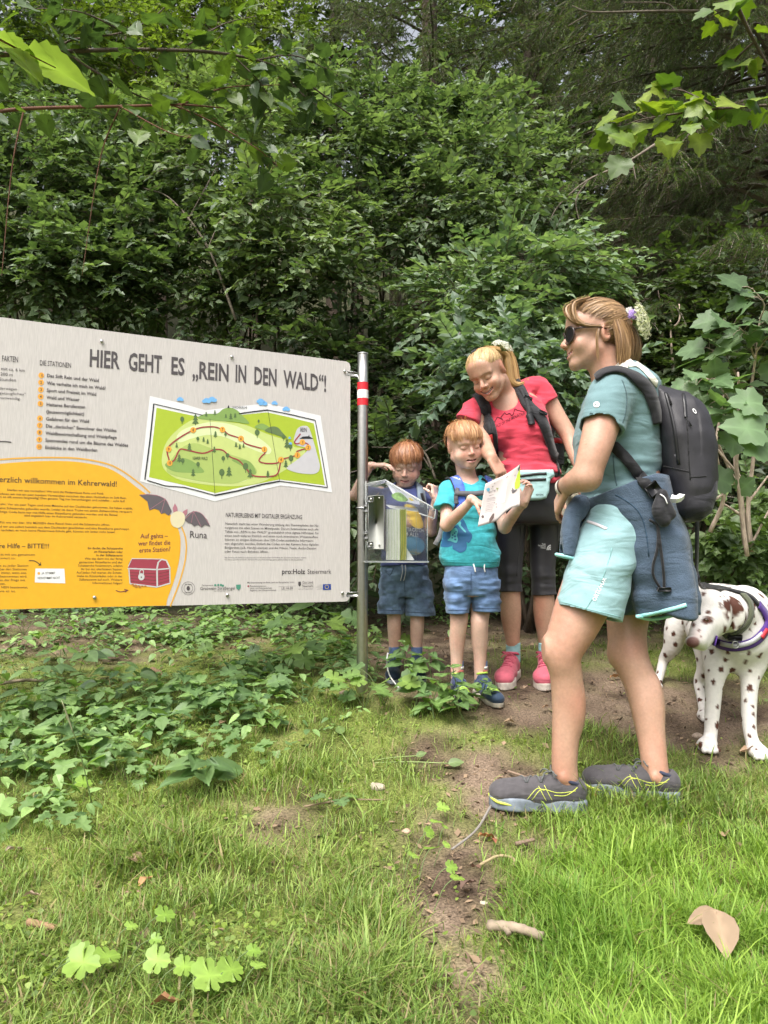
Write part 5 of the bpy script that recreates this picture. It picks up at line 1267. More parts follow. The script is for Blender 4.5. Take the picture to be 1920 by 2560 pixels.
# ------------------------------------------------------------------ the leaflet box on the post
def leaflet_box():
 d0 = 3.235
 root = empty('leaflet_box', W(965, 1400, d0), 'clear acrylic leaflet box with grey metal back plate clamped to the steel post', 'box')
 k = 200/1659; o = lambda a, b: (900 + a*k, 1190 + b*k)
 m_ac = mat('acrylic', (.95, .97, .97), .05, transmission=1.0, ior=1.22, spec=.6, trans=.09)
 m_edge = mat('acrylic_edge', (.72, .76, .76), .2, spec=.6, transmission=.3)
 xl, xr = W(915.5, 1300, d0)[0], W(1067, 1300, d0)[0]; zb, zt = W(960, 1403, d0)[2], W(960, 1272, d0)[2]
 yf, yb = d0 - .045, d0 + .06
 t = .0015
 def sheet(name, P4, m=m_ac, th=.003):
  P4 = np.array(P4, float); n = nrm(np.cross(P4[1] - P4[0], P4[2] - P4[0])); V = np.vstack([P4 - n*th/2, P4 + n*th/2]); q = len(P4)
  mb = MB(); mb.add(V, tris=None if q == 4 else [(0, i+1, i) for i in range(1, q-1)] + [(q, q+i, q+i+1) for i in range(1, q-1)], quads=[(i, (i+1) % q, q+(i+1) % q, q+i) for i in range(q)] + ([(3, 2, 1, 0), (4, 5, 6, 7)] if q == 4 else []))
  return mb.build(name, m, root, smooth=False)
 zr = W(960, 1262, d0)[2]; zl = W(960, 1205, d0)[2]
 prof = lambda y: [(xl, y, zb), (xr, y, zb), (xr, y, zr), (xl + .18*(xr-xl)*1.0, y, zl), (xl, y, zl)]
 sheet('front_pane', prof(yf)); sheet('back_pane', prof(yb))
 sheet('end_pane', [(xr, yf+.002, zb), (xr, yb-.002, zb), (xr, yb-.002, zr), (xr, yf+.002, zr)]); sheet('bottom_pane', [(xl, yf+.002, zb+.002), (xr-.002, yf+.002, zb+.002), (xr-.002, yb-.002, zb+.002), (xl, yb-.002, zb+.002)])
 # lid with its turned-down lip
 A = W(*o(520, 110), d0); B = W(*o(1540, 700), d0); C_ = W(*o(1530, 900), d0); A0 = W(*o(140, 190), d0)
 sheet('lid', [(A[0], yf - .012, A[2]), (B[0], yf - .012, B[2]), (B[0], yb + .012, B[2]), (A[0], yb + .012, A[2])])
 sheet('lid_top', [(A0[0], yf - .012, A0[2]), (A[0]-.001, yf - .012, A[2]), (A[0]-.001, yb + .012, A[2]), (A0[0], yb + .012, A0[2])])
 sheet('lid_lip', [(B[0]+.001, yf - .012, B[2]), (C_[0], yf - .012, C_[2]), (C_[0], yb + .012, C_[2]), (B[0]+.001, yb + .012, B[2])])
 D0 = W(*o(1210, 790), d0); D1 = W(*o(1210, 590), d0)
 sheet('lid_side', [(A[0]+.002, yf - .013, A[2]-.003), (B[0], yf - .013, B[2]-.002), (C_[0]-.002, yf - .013, C_[2]), (D0[0], yf - .013, D0[2])], m_ac)
 def edge(*pts, r=.0016):
  mb = MB(); mb.tube([np.array(p) for p in pts], r, 5); mb.build('edge', m_edge, root)
 edge((A[0], yf-.013, A[2]), (B[0], yf-.013, B[2]), (B[0]+.002, yf-.013, B[2]-.004), (C_[0]+.001, yf-.013, C_[2]+.003), (C_[0]-.003, yf-.013, C_[2]), (D0[0], yf-.013, D0[2]), r=.0022)
 edge((B[0], yf-.012, B[2]), (B[0], yb+.012, B[2]), r=.002); edge((A[0], yf-.012, A[2]), (A[0], yb+.012, A[2])); edge((A0[0], yf-.012, A0[2]), (A[0], yf-.012, A[2]))
 for x in (xr, W(1015, 1300, d0)[0]): edge((x, yf, zb), (x, yf, zr if x == xr else zr + .02), r=.0017 if x == xr else .0007)
 edge((W(1038, 0, d0)[0], yb, zb), (W(1038, 0, d0)[0], yb, zr), r=.0009)
 mb = MB(); mb.box(((xl + xr)/2, (yf + yb)/2, zb - .003), ((xr - xl)/2 + .006, (yb - yf)/2 + .006, .003), bevel=.001); mb.build('bottom_plate', m_edge, root)
 edge((xl, yf, zb), (xl, yf, zl), r=.0017)
 # metal back plate and its clamps
 p0, p1 = W(*o(170, 400), d0 - .06), W(*o(500, 1520), d0 - .06)
 m_pl = mat('grey_aluminium', (.33, .34, .31), .6, metal=.25, var=.05)
 mb = MB(); mb.box(((p0[0] + p1[0])/2, d0 - .06, (p0[2] + p1[2])/2), ((p1[0] - p0[0])/2, .003, (p0[2] - p1[2])/2), bevel=.0015); mb.box((p1[0] - .002, d0 - .03, (p0[2] + p1[2])/2), (.002, .03, (p0[2] - p1[2])/2), bevel=.001); mb.build('back_plate', m_pl, root)
 m_dk = mat('dark_bronze_edge', (.10, .085, .08), .4, metal=.4)
 mb = MB(); mb.box((p1[0] + .004, d0 - .055, (p0[2] + p1[2])/2 - .01), (.0025, .008, (p0[2] - p1[2])/2 - .004), bevel=.001); mb.build('plate_edge', m_dk, root)
 for b in (485, 1420):
  c = W(*o(215, b), d0 - .065); mb = MB(); mb.box(c, (.013, .0025, .012), bevel=.001); mb.box(c - (.012, -.012, 0), (.002, .013, .012), bevel=.001); cl = mb.build('clamp', m_galv, root)
  mb = MB(); bolt(mb, c - (-.003, .0035, 0), .006, np.array((0, -1., 0))); mb.build('bolt', m_steel, cl)
 for b in (460, 1425):
  mb = MB(); bolt(mb, W(*o(400, b), d0 - .064), .004, np.array((0, -1., 0))); mb.build('bolt', m_steel, root)
 for b in (680, 1240):
  c = W(*o(120, b), d0 - .045); mb = MB(); mb.box(c, (.010, .003, .018 if b > 1000 else .016), bevel=.001)
  for s in (-1, 1): mb.box(c + (0, -.006, s*.011), (.010, .006, .002), bevel=.0006)
  mb.build('clamp', m_galv, root, kind='stuff')
 zc = W(*o(0, 660), d0)[2]; mb = MB(); mb.tube([(PX[0] + .026*math.cos(a), PX[1] + .026*math.sin(a), zc) for a in np.linspace(0, 6.283, 28)], .004, 6, cap=False); mb.build('hose_clip', m_galv, root)
 mb = MB(); mb.tube(smoothline([(PX[0] + .0275*math.cos(a), PX[1] + .0275*math.sin(a), zc - .012 - .012*math.sin(a*.5)) for a in np.linspace(-3.6, .3, 14)], 30), .003, 6); mb.build('cable_tie', m_plblack, root)
 # leaflets standing in the box
 g = np.random.default_rng(8); x0, x1 = W(964, 0, d0)[0], W(1013, 0, d0)[0]; n = 22
 zt0 = W(960, 1274, d0)[2]
 m1b = mat('leaflet_paper_white', (.88, .88, .84), .6); m1 = mat('leaflet_paper', (.74, .78, .60), .6, var=.05); m2 = mat('leaflet_green', (.26, .34, .05), .6); m3 = mat('leaflet_yellow', (.50, .44, .06), .6)
 proto = None
 for i in range(n):
  x = x0 + (x1 - x0)*(i + .5)/n; mm = (m1, m1b)[i % 3 == 1] if i < 15 else (m3, m2)[i % 2]
  mb = MB(); z1 = zt0 - .002*g.random(); zz = np.linspace(zb + .005, z1, 7); tk = (x1 - x0)/n*.30
  sw = .0012*np.sin(np.linspace(0, 3.14, 7) + g.random()) * (1 if i < 15 else 1.6)
  V = [(x + sgn*tk + s, y, z) for z, s in zip(zz, sw) for y in (yf + .006 + .002*g.random(), yb - .008) for sgn in (-1, 1)]
  q = []
  for j in range(6):
   a = j*4; q += [(a, a+4, a+6, a+2), (a+1, a+3, a+7, a+5), (a, a+1, a+5, a+4), (a+2, a+6, a+7, a+3)]
  q += [(0, 2, 3, 1), (24, 25, 27, 26)]
  mb.add(V, quads=q); o_ = mb.build('leaflet', mm, None, smooth=False); o_.location = (0, 0, 0)
  if i < 15: tag(o_, 'pale folded leaflet standing on edge in the acrylic leaflet box', 'leaflet', 'leaflets standing in the acrylic box')
  else: tag(o_, ('yellow edged' if mm is m3 else 'green edged') + ' leaflet standing at the free end of the row in the acrylic box', 'leaflet', 'leaflets standing in the acrylic box')
 mb = MB(); P4 = [W(*o(905, 1380), d0 + .01), W(*o(880, 1745), d0 - .02), W(*o(1130, 1745), d0 - .02), W(*o(1010, 1560), d0)]
 P4 = np.array(P4); mb.add(np.vstack([P4, P4 + (0, .002, 0)]), quads=[(0, 1, 2, 3), (7, 6, 5, 4)] + [(i, (i+1) % 4, 4+(i+1) % 4, 4+i) for i in range(4)]); tag(mb.build('leaflet', m_white, None, smooth=False), 'white sheet slumped against the leaflets in the acrylic box', 'leaflet')
 mb = MB(); P4 = np.array([W(*o(530, 600), d0 + .02), W(*o(1190, 680), d0 + .02), W(*o(1200, 745), d0 - .03), W(*o(620, 665), d0 - .03)]); mb.add(np.vstack([P4, P4 + (0, 0, .0015)]), quads=[(3, 2, 1, 0), (4, 5, 6, 7)] + [(i, (i+1) % 4, 4+(i+1) % 4, 4+i) for i in range(4)]); tag(mb.build('leaflet', m_white, None, smooth=False), 'white sheet lying on top of the row of leaflets in the box', 'leaflet')
 # sheet under the lid
 sh = empty('notice_sheet', W(*o(760, 400), d0), 'white notice with green picture lying under the clear lid of the leaflet box', 'notice')
 n_ = nrm(np.cross(B - A, (0, 1, 0))); n_ = n_ if n_[2] > 0 else -n_
 def on(a, b, l=0.0):       # a along the lid, b in depth
  return np.array((A[0], yf, A[2])) + np.array((B[0]-A[0], 0, B[2]-A[2]))*a + np.array((0, (yb - yf)*b, 0)) - n_*(.006 - l)
 P4 = np.array([on(.02, .02), on(.70, .02), on(.70, .95), on(.02, .95)])
 mb = MB(); mb.add(np.vstack([P4, P4 - n_*.0008]), quads=[(0, 1, 2, 3), (7, 6, 5, 4)] + [(i, (i+1) % 4, 4+(i+1) % 4, 4+i) for i in range(4)]); mb.build('paper', m_white, sh, smooth=False)
 sd = np.array([(A[0] + (B[0]-A[0])*.02, yf-.006, A[2]-.012), (A[0] + (B[0]-A[0])*.68, yf-.006, A[2] + (B[2]-A[2])*.68 - .010), (A[0] + (B[0]-A[0])*.70, yf-.006, A[2] + (B[2]-A[2])*.70 - .02), (A[0] + (B[0]-A[0])*.22, yf-.006, A[2]-.085)])
 mb = MB(); mb.add(np.vstack([sd, sd + (0, .001, 0)]), quads=[(3, 2, 1, 0), (4, 5, 6, 7)] + [(i, (i+1) % 4, 4+(i+1) % 4, 4+i) for i in range(4)]); mb.build('paper_fold', mat('lilac_white_paper', (.62, .62, .72), .6), sh, smooth=False)
 gp = [(650, 400), (760, 340), (860, 360), (960, 450), (1000, 500), (930, 530), (800, 520), (720, 480)]
 c_ = np.array([W(*o(*p), yf - .0075) for p in smoothline(np.array(gp, float), 24, True)]); mb = MB(); mb.add(c_, tris=poly_tris(c_[:, [0, 2]])); mb.build('green_picture', mat('sheet_green', (.20, .33, .12), .5, var=.4, scale=120), sh, smooth=False)
 gp = [(1000, 450), (1060, 460), (1120, 510), (1060, 520)]
 c_ = np.array([W(*o(*p), yf - .0075) for p in gp]); mb = MB(); mb.add(c_, tris=poly_tris(c_[:, [0, 2]])); mb.build('yellow_picture', mat('sheet_yellow', (.66, .50, .06), .5), sh, smooth=False)
leaflet_box()
# ------------------------------------------------------------------ the open leaflet in the boy's hands
def open_leaflet():
 root = empty('open_leaflet', W(1250, 1240, 2.87), 'unfolded pale grey trail leaflet held between boy and pointing hand', 'leaflet')
 top = smoothline(np.array([(1213.5, 1209.5, 2.86), (1240, 1197, 2.865), (1262, 1187, 2.875), (1282, 1174, 2.87), (1300.5, 1160, 2.85)], float), 41)
 bot = smoothline(np.array([(1194.5, 1317, 2.80), (1218, 1310, 2.805), (1240, 1303, 2.82), (1260, 1284, 2.83), (1278, 1271, 2.83), (1300, 1265, 2.82)], float), 41)
 m = 14
 def at(a, b, l=0.0):
  i = np.clip(a, 0, 1)*40; i0 = min(int(i), 39); f = i - i0
  T = top[i0]*(1-f) + top[i0+1]*f; B = bot[i0]*(1-f) + bot[i0+1]*f
  q = T*(1-b) + B*b; p = W(q[0], q[1], q[2] + .012*math.sin(b*3.14)*(.5 + .5*math.sin(a*9)))
  return p - ray(q[0], q[1])*l
 V = [at(a/40, b/(m-1)) for b in range(m) for a in range(41)]; n = len(V)
 quads = [(j*41+i, (j+1)*41+i, (j+1)*41+i+1, j*41+i+1) for j in range(m-1) for i in range(40)]
 V += [p + np.array((0, .0012, 0)) for p in V]
 rim = [i for i in range(41)] + [j*41+40 for j in range(1, m)] + [(m-1)*41+i for i in range(39, -1, -1)] + [j*41 for j in range(m-2, 0, -1)]
 quads += [tuple(x+n for x in q[::-1]) for q in quads] + [(rim[i], rim[(i+1) % len(rim)], rim[(i+1) % len(rim)]+n, rim[i]+n) for i in range(len(rim))]
 MBs = MB(); MBs.add(V, quads=quads); sh = MBs.build('sheet', mat('leaflet_sheet', (.43, .39, .375), .55, var=.06, scale=30, stretch=(60, 60, 2)), root)
 inv = lambda x, y: at_uv(x, y)
 k = 220/1659; o = lambda a, b: (1130 + a*k, 1140 + b*k)
 T2 = np.array([[*top[i, :2]] for i in range(41)]); B2 = np.array([[*bot[i, :2]] for i in range(41)])
 def uv(p):
  p = np.asarray(p, float); best = None
  for i in np.linspace(0, 1, 61):
   j = i*40; j0 = min(int(j), 39); f = j - j0; t = T2[j0]*(1-f) + T2[j0+1]*f; b = B2[j0]*(1-f) + B2[j0+1]*f
   s = np.clip((p - t) @ (b - t) / ((b-t) @ (b-t)), 0, 1); e = np.linalg.norm(t + (b-t)*s - p)
   if best is None or e < best[0]: best = (e, i, s)
  return best[1:]
 P = lambda x, y, l=.0015: at(*uv((x, y)), l)
 def shape(name, pts, c, l=.0015, n=None):
  q = np.array([o(*p) for p in pts]); q = smoothline(q, n, True) if n else q
  mb = MB(); mb.add([P(*x, l) for x in q], tris=poly_tris(q)); mb.build(name, mat('leaflet_ink', c, .5), sh, smooth=False)
 shape('green_footprint', [(1195, 470), (1220, 390), (1260, 270), (1290, 240), (1300, 330), (1304, 470), (1280, 560), (1230, 620), (1180, 600)], (.36, .50, .03), .0015, 30)
 shape('dark_shoe', [(1125, 660), (1140, 600), (1175, 640), (1225, 630), (1190, 680), (1140, 705)], (.06, .05, .055), .002, 24)
 shape('dark_corner', [(1240, 240), (1270, 175), (1282, 160), (1280, 250), (1255, 280)], (.08, .07, .075), .002, 20)
 shape('white_field', [(950, 590), (1040, 530), (1010, 720), (990, 870), (905, 880), (915, 740)], (.58, .58, .62), .0014)
 shape('blue_emblem', [(655, 620), (700, 600), (710, 650), (670, 670)], (.08, .26, .36), .0015, 14)
 shape('bird', [(830, 600), (880, 600), (860, 625), (855, 670), (848, 630)], (.20, .24, .06))
 shape('dark_emblem', [(555, 1140), (580, 1115), (608, 1135), (600, 1160), (570, 1165)], (.07, .04, .035), .0015, 14)
 shape('bug', [(692, 1240), (720, 1160), (770, 1090), (800, 1090), (790, 1150), (750, 1220), (710, 1255)], (.09, .06, .05), .0015, 20)
 mb = MB()
 def seg(a, b, c, d, w=5):
  A, B = np.array(o(a, b)), np.array(o(c, d)); nn = np.array((-(B-A)[1], (B-A)[0])); nn = nn/np.linalg.norm(nn)*w*k/2
  mb.add([P(*(A+nn)), P(*(B+nn)), P(*(B-nn)), P(*(A-nn))], quads=[(0, 1, 2, 3)])
 for y, a, c in ((745, 700, 790), (800, 655, 810), (825, 655, 820), (855, 655, 815), (900, 660, 790), (930, 650, 780), (955, 640, 790), (985, 625, 780), (1020, 630, 770), (1055, 612, 765)):
  for i in range(2): seg(a, y + i*9, c, y - 28 + i*9, 3)
 for (a, b) in ((805, 515), (765, 575), (1045, 380), (1030, 400), (1190, 365), (1003, 625), (803, 882), (830, 905), (835, 962), (1220, 920)): seg(a - 8, b + 8, a + 10, b - 10, 14)
 for i in range(6): seg(920 + 3*i, 850 - 48*i, 985, 830 - 50*i, 2)
 for i in range(5): seg(1060 + 8*i, 905 - 24*i, 1190 + 5*i, 830 - 20*i, 2)
 mb.build('print_lines', mat('leaflet_grey_ink', (.20, .17, .17), .5), sh, smooth=False, kind='stuff')
 mb = MB()
 for s, a0, b0, a1, b1, h in (('SO', 745, 640, 780, 630, 30), ('GEHT ES', 692, 708, 820, 668, 34)):
  Vt, T_ = text_mesh(s, .01); w = Vt[:, 0].max(); A, B = np.array(o(a0, b0)), np.array(o(a1, b1))
  mb.add([P(*(A + (B-A)*p[0]/w + np.array((0, -h*k*p[1]/.73)))) for p in Vt], tris=T_)
 mb.build('lettering', mat('leaflet_grey_ink', (.16, .14, .14), .5), sh, smooth=False)
open_leaflet()
# ------------------------------------------------------------------ the boy behind the leaflet box
def boy_box():
 g = W(1014, 1690, 3.5)
 root = empty('person', (g[0], g[1], gh(g[0], g[1])), 'red-haired boy in a dark blue printed t-shirt looking down behind the leaflet box', 'person')
 h = Head(W(1016, 1161, 3.47), (-.12, -.87, -.46), (0, -.46, .88), .9, True)
 v = Vol(W(862, 1720, 3.5) - (0, .36, 0), W(1112, 1085, 3.5) + (0, .3, 0), .0027)
 h.sculpt(v, mouth=.002)
 v.add(prim_cap(W(1012, 1228, 3.52), h.P(0, -.03, -.045), .041, .04), .02)
 v.add(prim_loft(rows((1220, 985, 1040, 3.52, .05), (1235, 955, 1062, 3.52, .07), (1300, 960, 1060, 3.5, .075), (1400, 962, 1060, 3.5, .08), (1450, 960, 1066, 3.5, .085), (1490, 962, 1064, 3.5, .07))), .03)
 v.limb([(985, 1470, 3.5, 24), (985, 1535, 3.5, 17.5), (985, 1560, 3.495, 17), (986, 1592, 3.51, 15.8), (986, 1620, 3.52, 13), (987, 1665, 3.52, 12.5)])
 v.limb([(1042, 1470, 3.5, 25), (1043, 1535, 3.5, 18), (1043, 1560, 3.495, 17.5), (1042, 1592, 3.51, 16), (1042, 1620, 3.52, 13.3), (1042, 1665, 3.52, 12.5)])
 v.limb([(952, 1230, 3.52, 14), (890, 1240, 3.46, 12.5), (886, 1238, 3.45, 12)], .015)
 v.limb([(886, 1238, 3.45, 12), (904, 1200, 3.43, 11.5), (928, 1164, 3.42, 8.6)], .012)
 hand(v, W(928, 1164, 3.42), (.92, -.18, .02), (.1, .25, -.95), (0, 1, .2), .70, (.42, .40, .38, .36), .3, .13, .024)
 v.limb([(1064, 1240, 3.52, 14.5), (1078, 1328, 3.47, 13)], .015)
 v.limb([(1078, 1328, 3.47, 13), (1082, 1290, 3.42, 12), (1089, 1248, 3.37, 9)], .012)
 hand(v, W(1089, 1248, 3.37), (-.1, .1, 1), (-.75, .5, 0), (-.3, -.8, 0), .64, (1.1, 1.1, 1.1, 1.1), 1.0, 0, .024)
 bodymesh(v, h, root, skin_m, skin=SKIN_K, lip=(.52, .22, .20), brow=(.42, .24, .14), mouth=.002, lash=(.30, .17, .11), freckle=.3, browk=.4)
 # hair
 mb = MB(); ax = (.12, -.45, .9)
 pe = lambda a: 103 + 5*np.cos(a) - 24*np.exp(-((np.abs(((a+np.pi) % (2*np.pi))-np.pi) - 1.62)/.36)**4) + 5*np.sin(a*7+.6)*np.exp(-(np.abs(((a+np.pi) % (2*np.pi))-np.pi)/1.1)**2)
 h.dome(mb, ax, lambda a: pe(a) - 9, (.0785, .099, .084), (0, -.008, .033), col=(.15, .055, .02))
 h.strands(mb, ax, pe, 2300, ((.15, .055, .022), (.44, .205, .095)), rad=(.0785, .099, .084), cen=(0, -.008, .033), seed=2, jit=7, lift=.010, tips=.004)
 h.strands(mb, nrm((-.3, -.35, .9)), lambda a: 40 + 0*a, 40, ((.28, .09, .03), (.55, .24, .09)), seed=5, jit=9, lift=.012, start=2, tips=.025)
 mb.build('hair', hair_m, root, usecol=True)
 # shirt
 m_sh = cloth('navy_jersey', (.055, .07, .19), .85, var=.12)
 v = Vol(W(885, 1425, 3.5) - (0, .2, 0), W(1110, 1190, 3.5) + (0, .2, 0), .003)
 v.add(prim_loft(rows((1206, 990, 1036, 3.53, .05), (1216, 968, 1052, 3.53, .068), (1232, 948, 1070, 3.52, .082), (1265, 950, 1068, 3.5, .09), (1310, 953, 1066, 3.5, .092), (1360, 952, 1068, 3.5, .098), (1413, 951, 1070, 3.5, .103)), rnd=.004), 0)
 v.add(prim_limb([(955, 1232, 3.52, 17), (905, 1232, 3.48, 19)], True), .02)
 v.add(prim_limb([(1060, 1240, 3.52, 17), (1074, 1288, 3.49, 19)], True), .02)
 v.sub(prim_cap(W(1012, 1200, 3.50), W(1012, 1218, 3.49), .047, .046), .004)
 v.disp(wrinkle(.010, 8, 8, 24, 1.6))
 P, T, Q = v.mesh(.025); sh = part('t_shirt', P, T, Q, m_sh, root); tr = bvh(P, T, Q)
 mb = MB()
 px = lambda x, y: (x, y)
 poly = lambda pts, c: poly_print(mb, tr, smoothline(pts, 40, True), 2.2, .002, c)
 poly([(1012, 1262), (1036, 1266), (1052, 1290), (1058, 1318), (1040, 1320), (1022, 1306), (1016, 1288)], (.75, .50, .04))
 poly([(1014, 1288), (1024, 1290), (1031, 1306), (1026, 1318), (1014, 1314)], (.35, .16, .13))
 poly([(1016, 1344), (1035, 1341), (1056, 1350), (1061, 1368), (1050, 1384), (1024, 1386), (1012, 1366)], (.10, .38, .62))
 poly([(1024, 1376), (1044, 1374), (1052, 1382), (1042, 1387), (1026, 1387)], (.60, .50, .30))
 mb.build('chest_print', mat('shirt_print', (.5, .5, .5), .6, vcol=True), sh, usecol=True, smooth=False)
 mb = MB()
 for s_, x0, y0, x1, hh in (("GOTTA CATCH", 1000, 1327, 1058, 10), ("'EM ALL!", 1004, 1338, 1045, 10)):
  V, T_ = text_mesh(s_, .02); w = V[:, 0].max() - V[:, 0].min()
  decal(mb, tr, V, T_, lambda a, b: (x0 + (a - 0)/w*(x1-x0), y0 + (a/w)*4 - b*hh/.73), .003, (1, 1, 1))
 mb.build('lettering', m_white, sh, smooth=False)
 mb = MB()
 ring = [W(1012, 1216, 3.49) + np.array((.049*math.cos(a), .046*math.sin(a), -.004 + .012*math.sin(a))) for a in np.linspace(0, 2*math.pi, 30)]
 mb.tube(ring, .006, 6, cap=False); mb.build('collar', cloth('navy_rib', (.015, .02, .05)), sh)
 # shorts
 v = Vol(W(925, 1550, 3.5) - (0, .18, 0), W(1105, 1395, 3.5) + (0, .18, 0), .0032)
 v.add(prim_loft(rows((1403, 957, 1065, 3.5, .094), (1435, 950, 1074, 3.5, .102), (1475, 950, 1078, 3.5, .10), (1492, 953, 1078, 3.5, .09)), rnd=.004), 0)
 for xs in (((1450, 952, 1013), (1490, 947, 1013), (1534, 943, 1010)), ((1450, 1011, 1077), (1490, 1012, 1083), (1538, 1013, 1089))):
  v.add(prim_loft(rows(*[(a, b, c, 3.5, .082) for a, b, c in xs]), rnd=.003), .008)
  v.sub(prim_loft(rows(*[(a + 5, b + 10, c - 10, 3.5, .056) for a, b, c in ((xs[-1][0] - 22, xs[1][1], xs[1][2]), xs[2])]), rnd=.003), .0)
 v.disp(wrinkle(.0075, 18, 18, 34, 1.6, zamp=lambda z: np.clip((z - zof(1535, 3.5))/.03, .2, 1)))
 P, T, Q = v.mesh(.025); so = part('shorts', P, T, Q, m_denim, root); tr = bvh(P, T, Q)
 for x in (1005, 1013):
  mb = MB(); mb.tube(smoothline([hit(tr, x, 1412)[0] - (0, .004, 0), hit(tr, x + 1, 1430)[0] - (0, .005, 0), hit(tr, x - 4, 1452)[0] - (0, .005, 0)], 10), .0024, 6); mb.build('drawstring', mat('grey_cord', (.4, .4, .42), .8), so)
 m_th = cloth('seam_thread', (.05, .08, .14))
 seams('seam', tr, [[(xa + (xb-xa)*t, ym - 1 + 3*t*(xa > 1000)) for t in np.linspace(.04, .96, 7)] for ym, xa, xb in ((1527, 944, 1009), (1531, 1014, 1087))] + [[(1011, 1440), (1012, 1480)], [(962, 1424), (975, 1438), (985, 1418)]], m_th, so)
 for a, b in (((986, 1616, 3.52, 14), (987, 1650, 3.52, 13.5)), ((1042, 1616, 3.52, 14.5), (1042, 1650, 3.52, 14))):
  sock(root, [a, b], m_sockblue)
 m_up = cloth('dark_blue_shoe', (.012, .026, .06), .6); m_gr = mat('lime_trim', (.35, .55, .06), .6)
 for leg, yaw in (((987, 1660, 3.52), 3.22), ((1042, 1660, 3.52), 3.10)):
  H, T_ = foot(leg, yaw, .185)
  shoe(root, H, T_, m_up, mat('grey_sole', (.25, .28, .30), .7, var=.4, scale=40), None, .003, high=.02, wide=1.15, hgt=1.15, laces=False, strapcol=cloth('shoe_strap', (.02, .03, .07)), collar=m_gr)
 # rucksack (seen as its strap and a corner behind him)
 bp = empty('backpack', W(1012, 1300, 3.66), 'grey strapped school backpack worn by the boy behind the leaflet box', 'backpack')
 m_g = cloth('grey_strap', (.20, .25, .30), .8)
 v = Vol(W(945, 1400, 3.68) - (0, .15, 0), W(1085, 1215, 3.68) + (0, .16, 0), .005)
 v.add(prim_box(W(1013, 1300, 3.69), (.10, .06, .14), None, .04), 0)
 part('bag', *v.mesh(.01), m_g, bp)
 tr = bvh_of(sh)
 mb = MB(); strap(mb, tr, [(1046, 1212), (1050, 1225), (1053, 1245), (1058, 1268)], .042, .008, .002)
 mb.build('shoulder_strap', m_g, bp)
 mb = MB(); strap(mb, tr, [(1051, 1236), (1056, 1256), (1064, 1285), (1066, 1330)], .016, .004, .011)
 mb.build('webbing', m_blackweb, bp)
def bvh_of(o):
 off = np.zeros(3); p = o
 while p is not None: off += np.array(p.location); p = p.parent
 V = [tuple(np.array(v.co[:]) + off) for v in o.data.vertices]
 return BVHTree.FromPolygons(V, [tuple(f.vertices) for f in o.data.polygons])
boy_box()
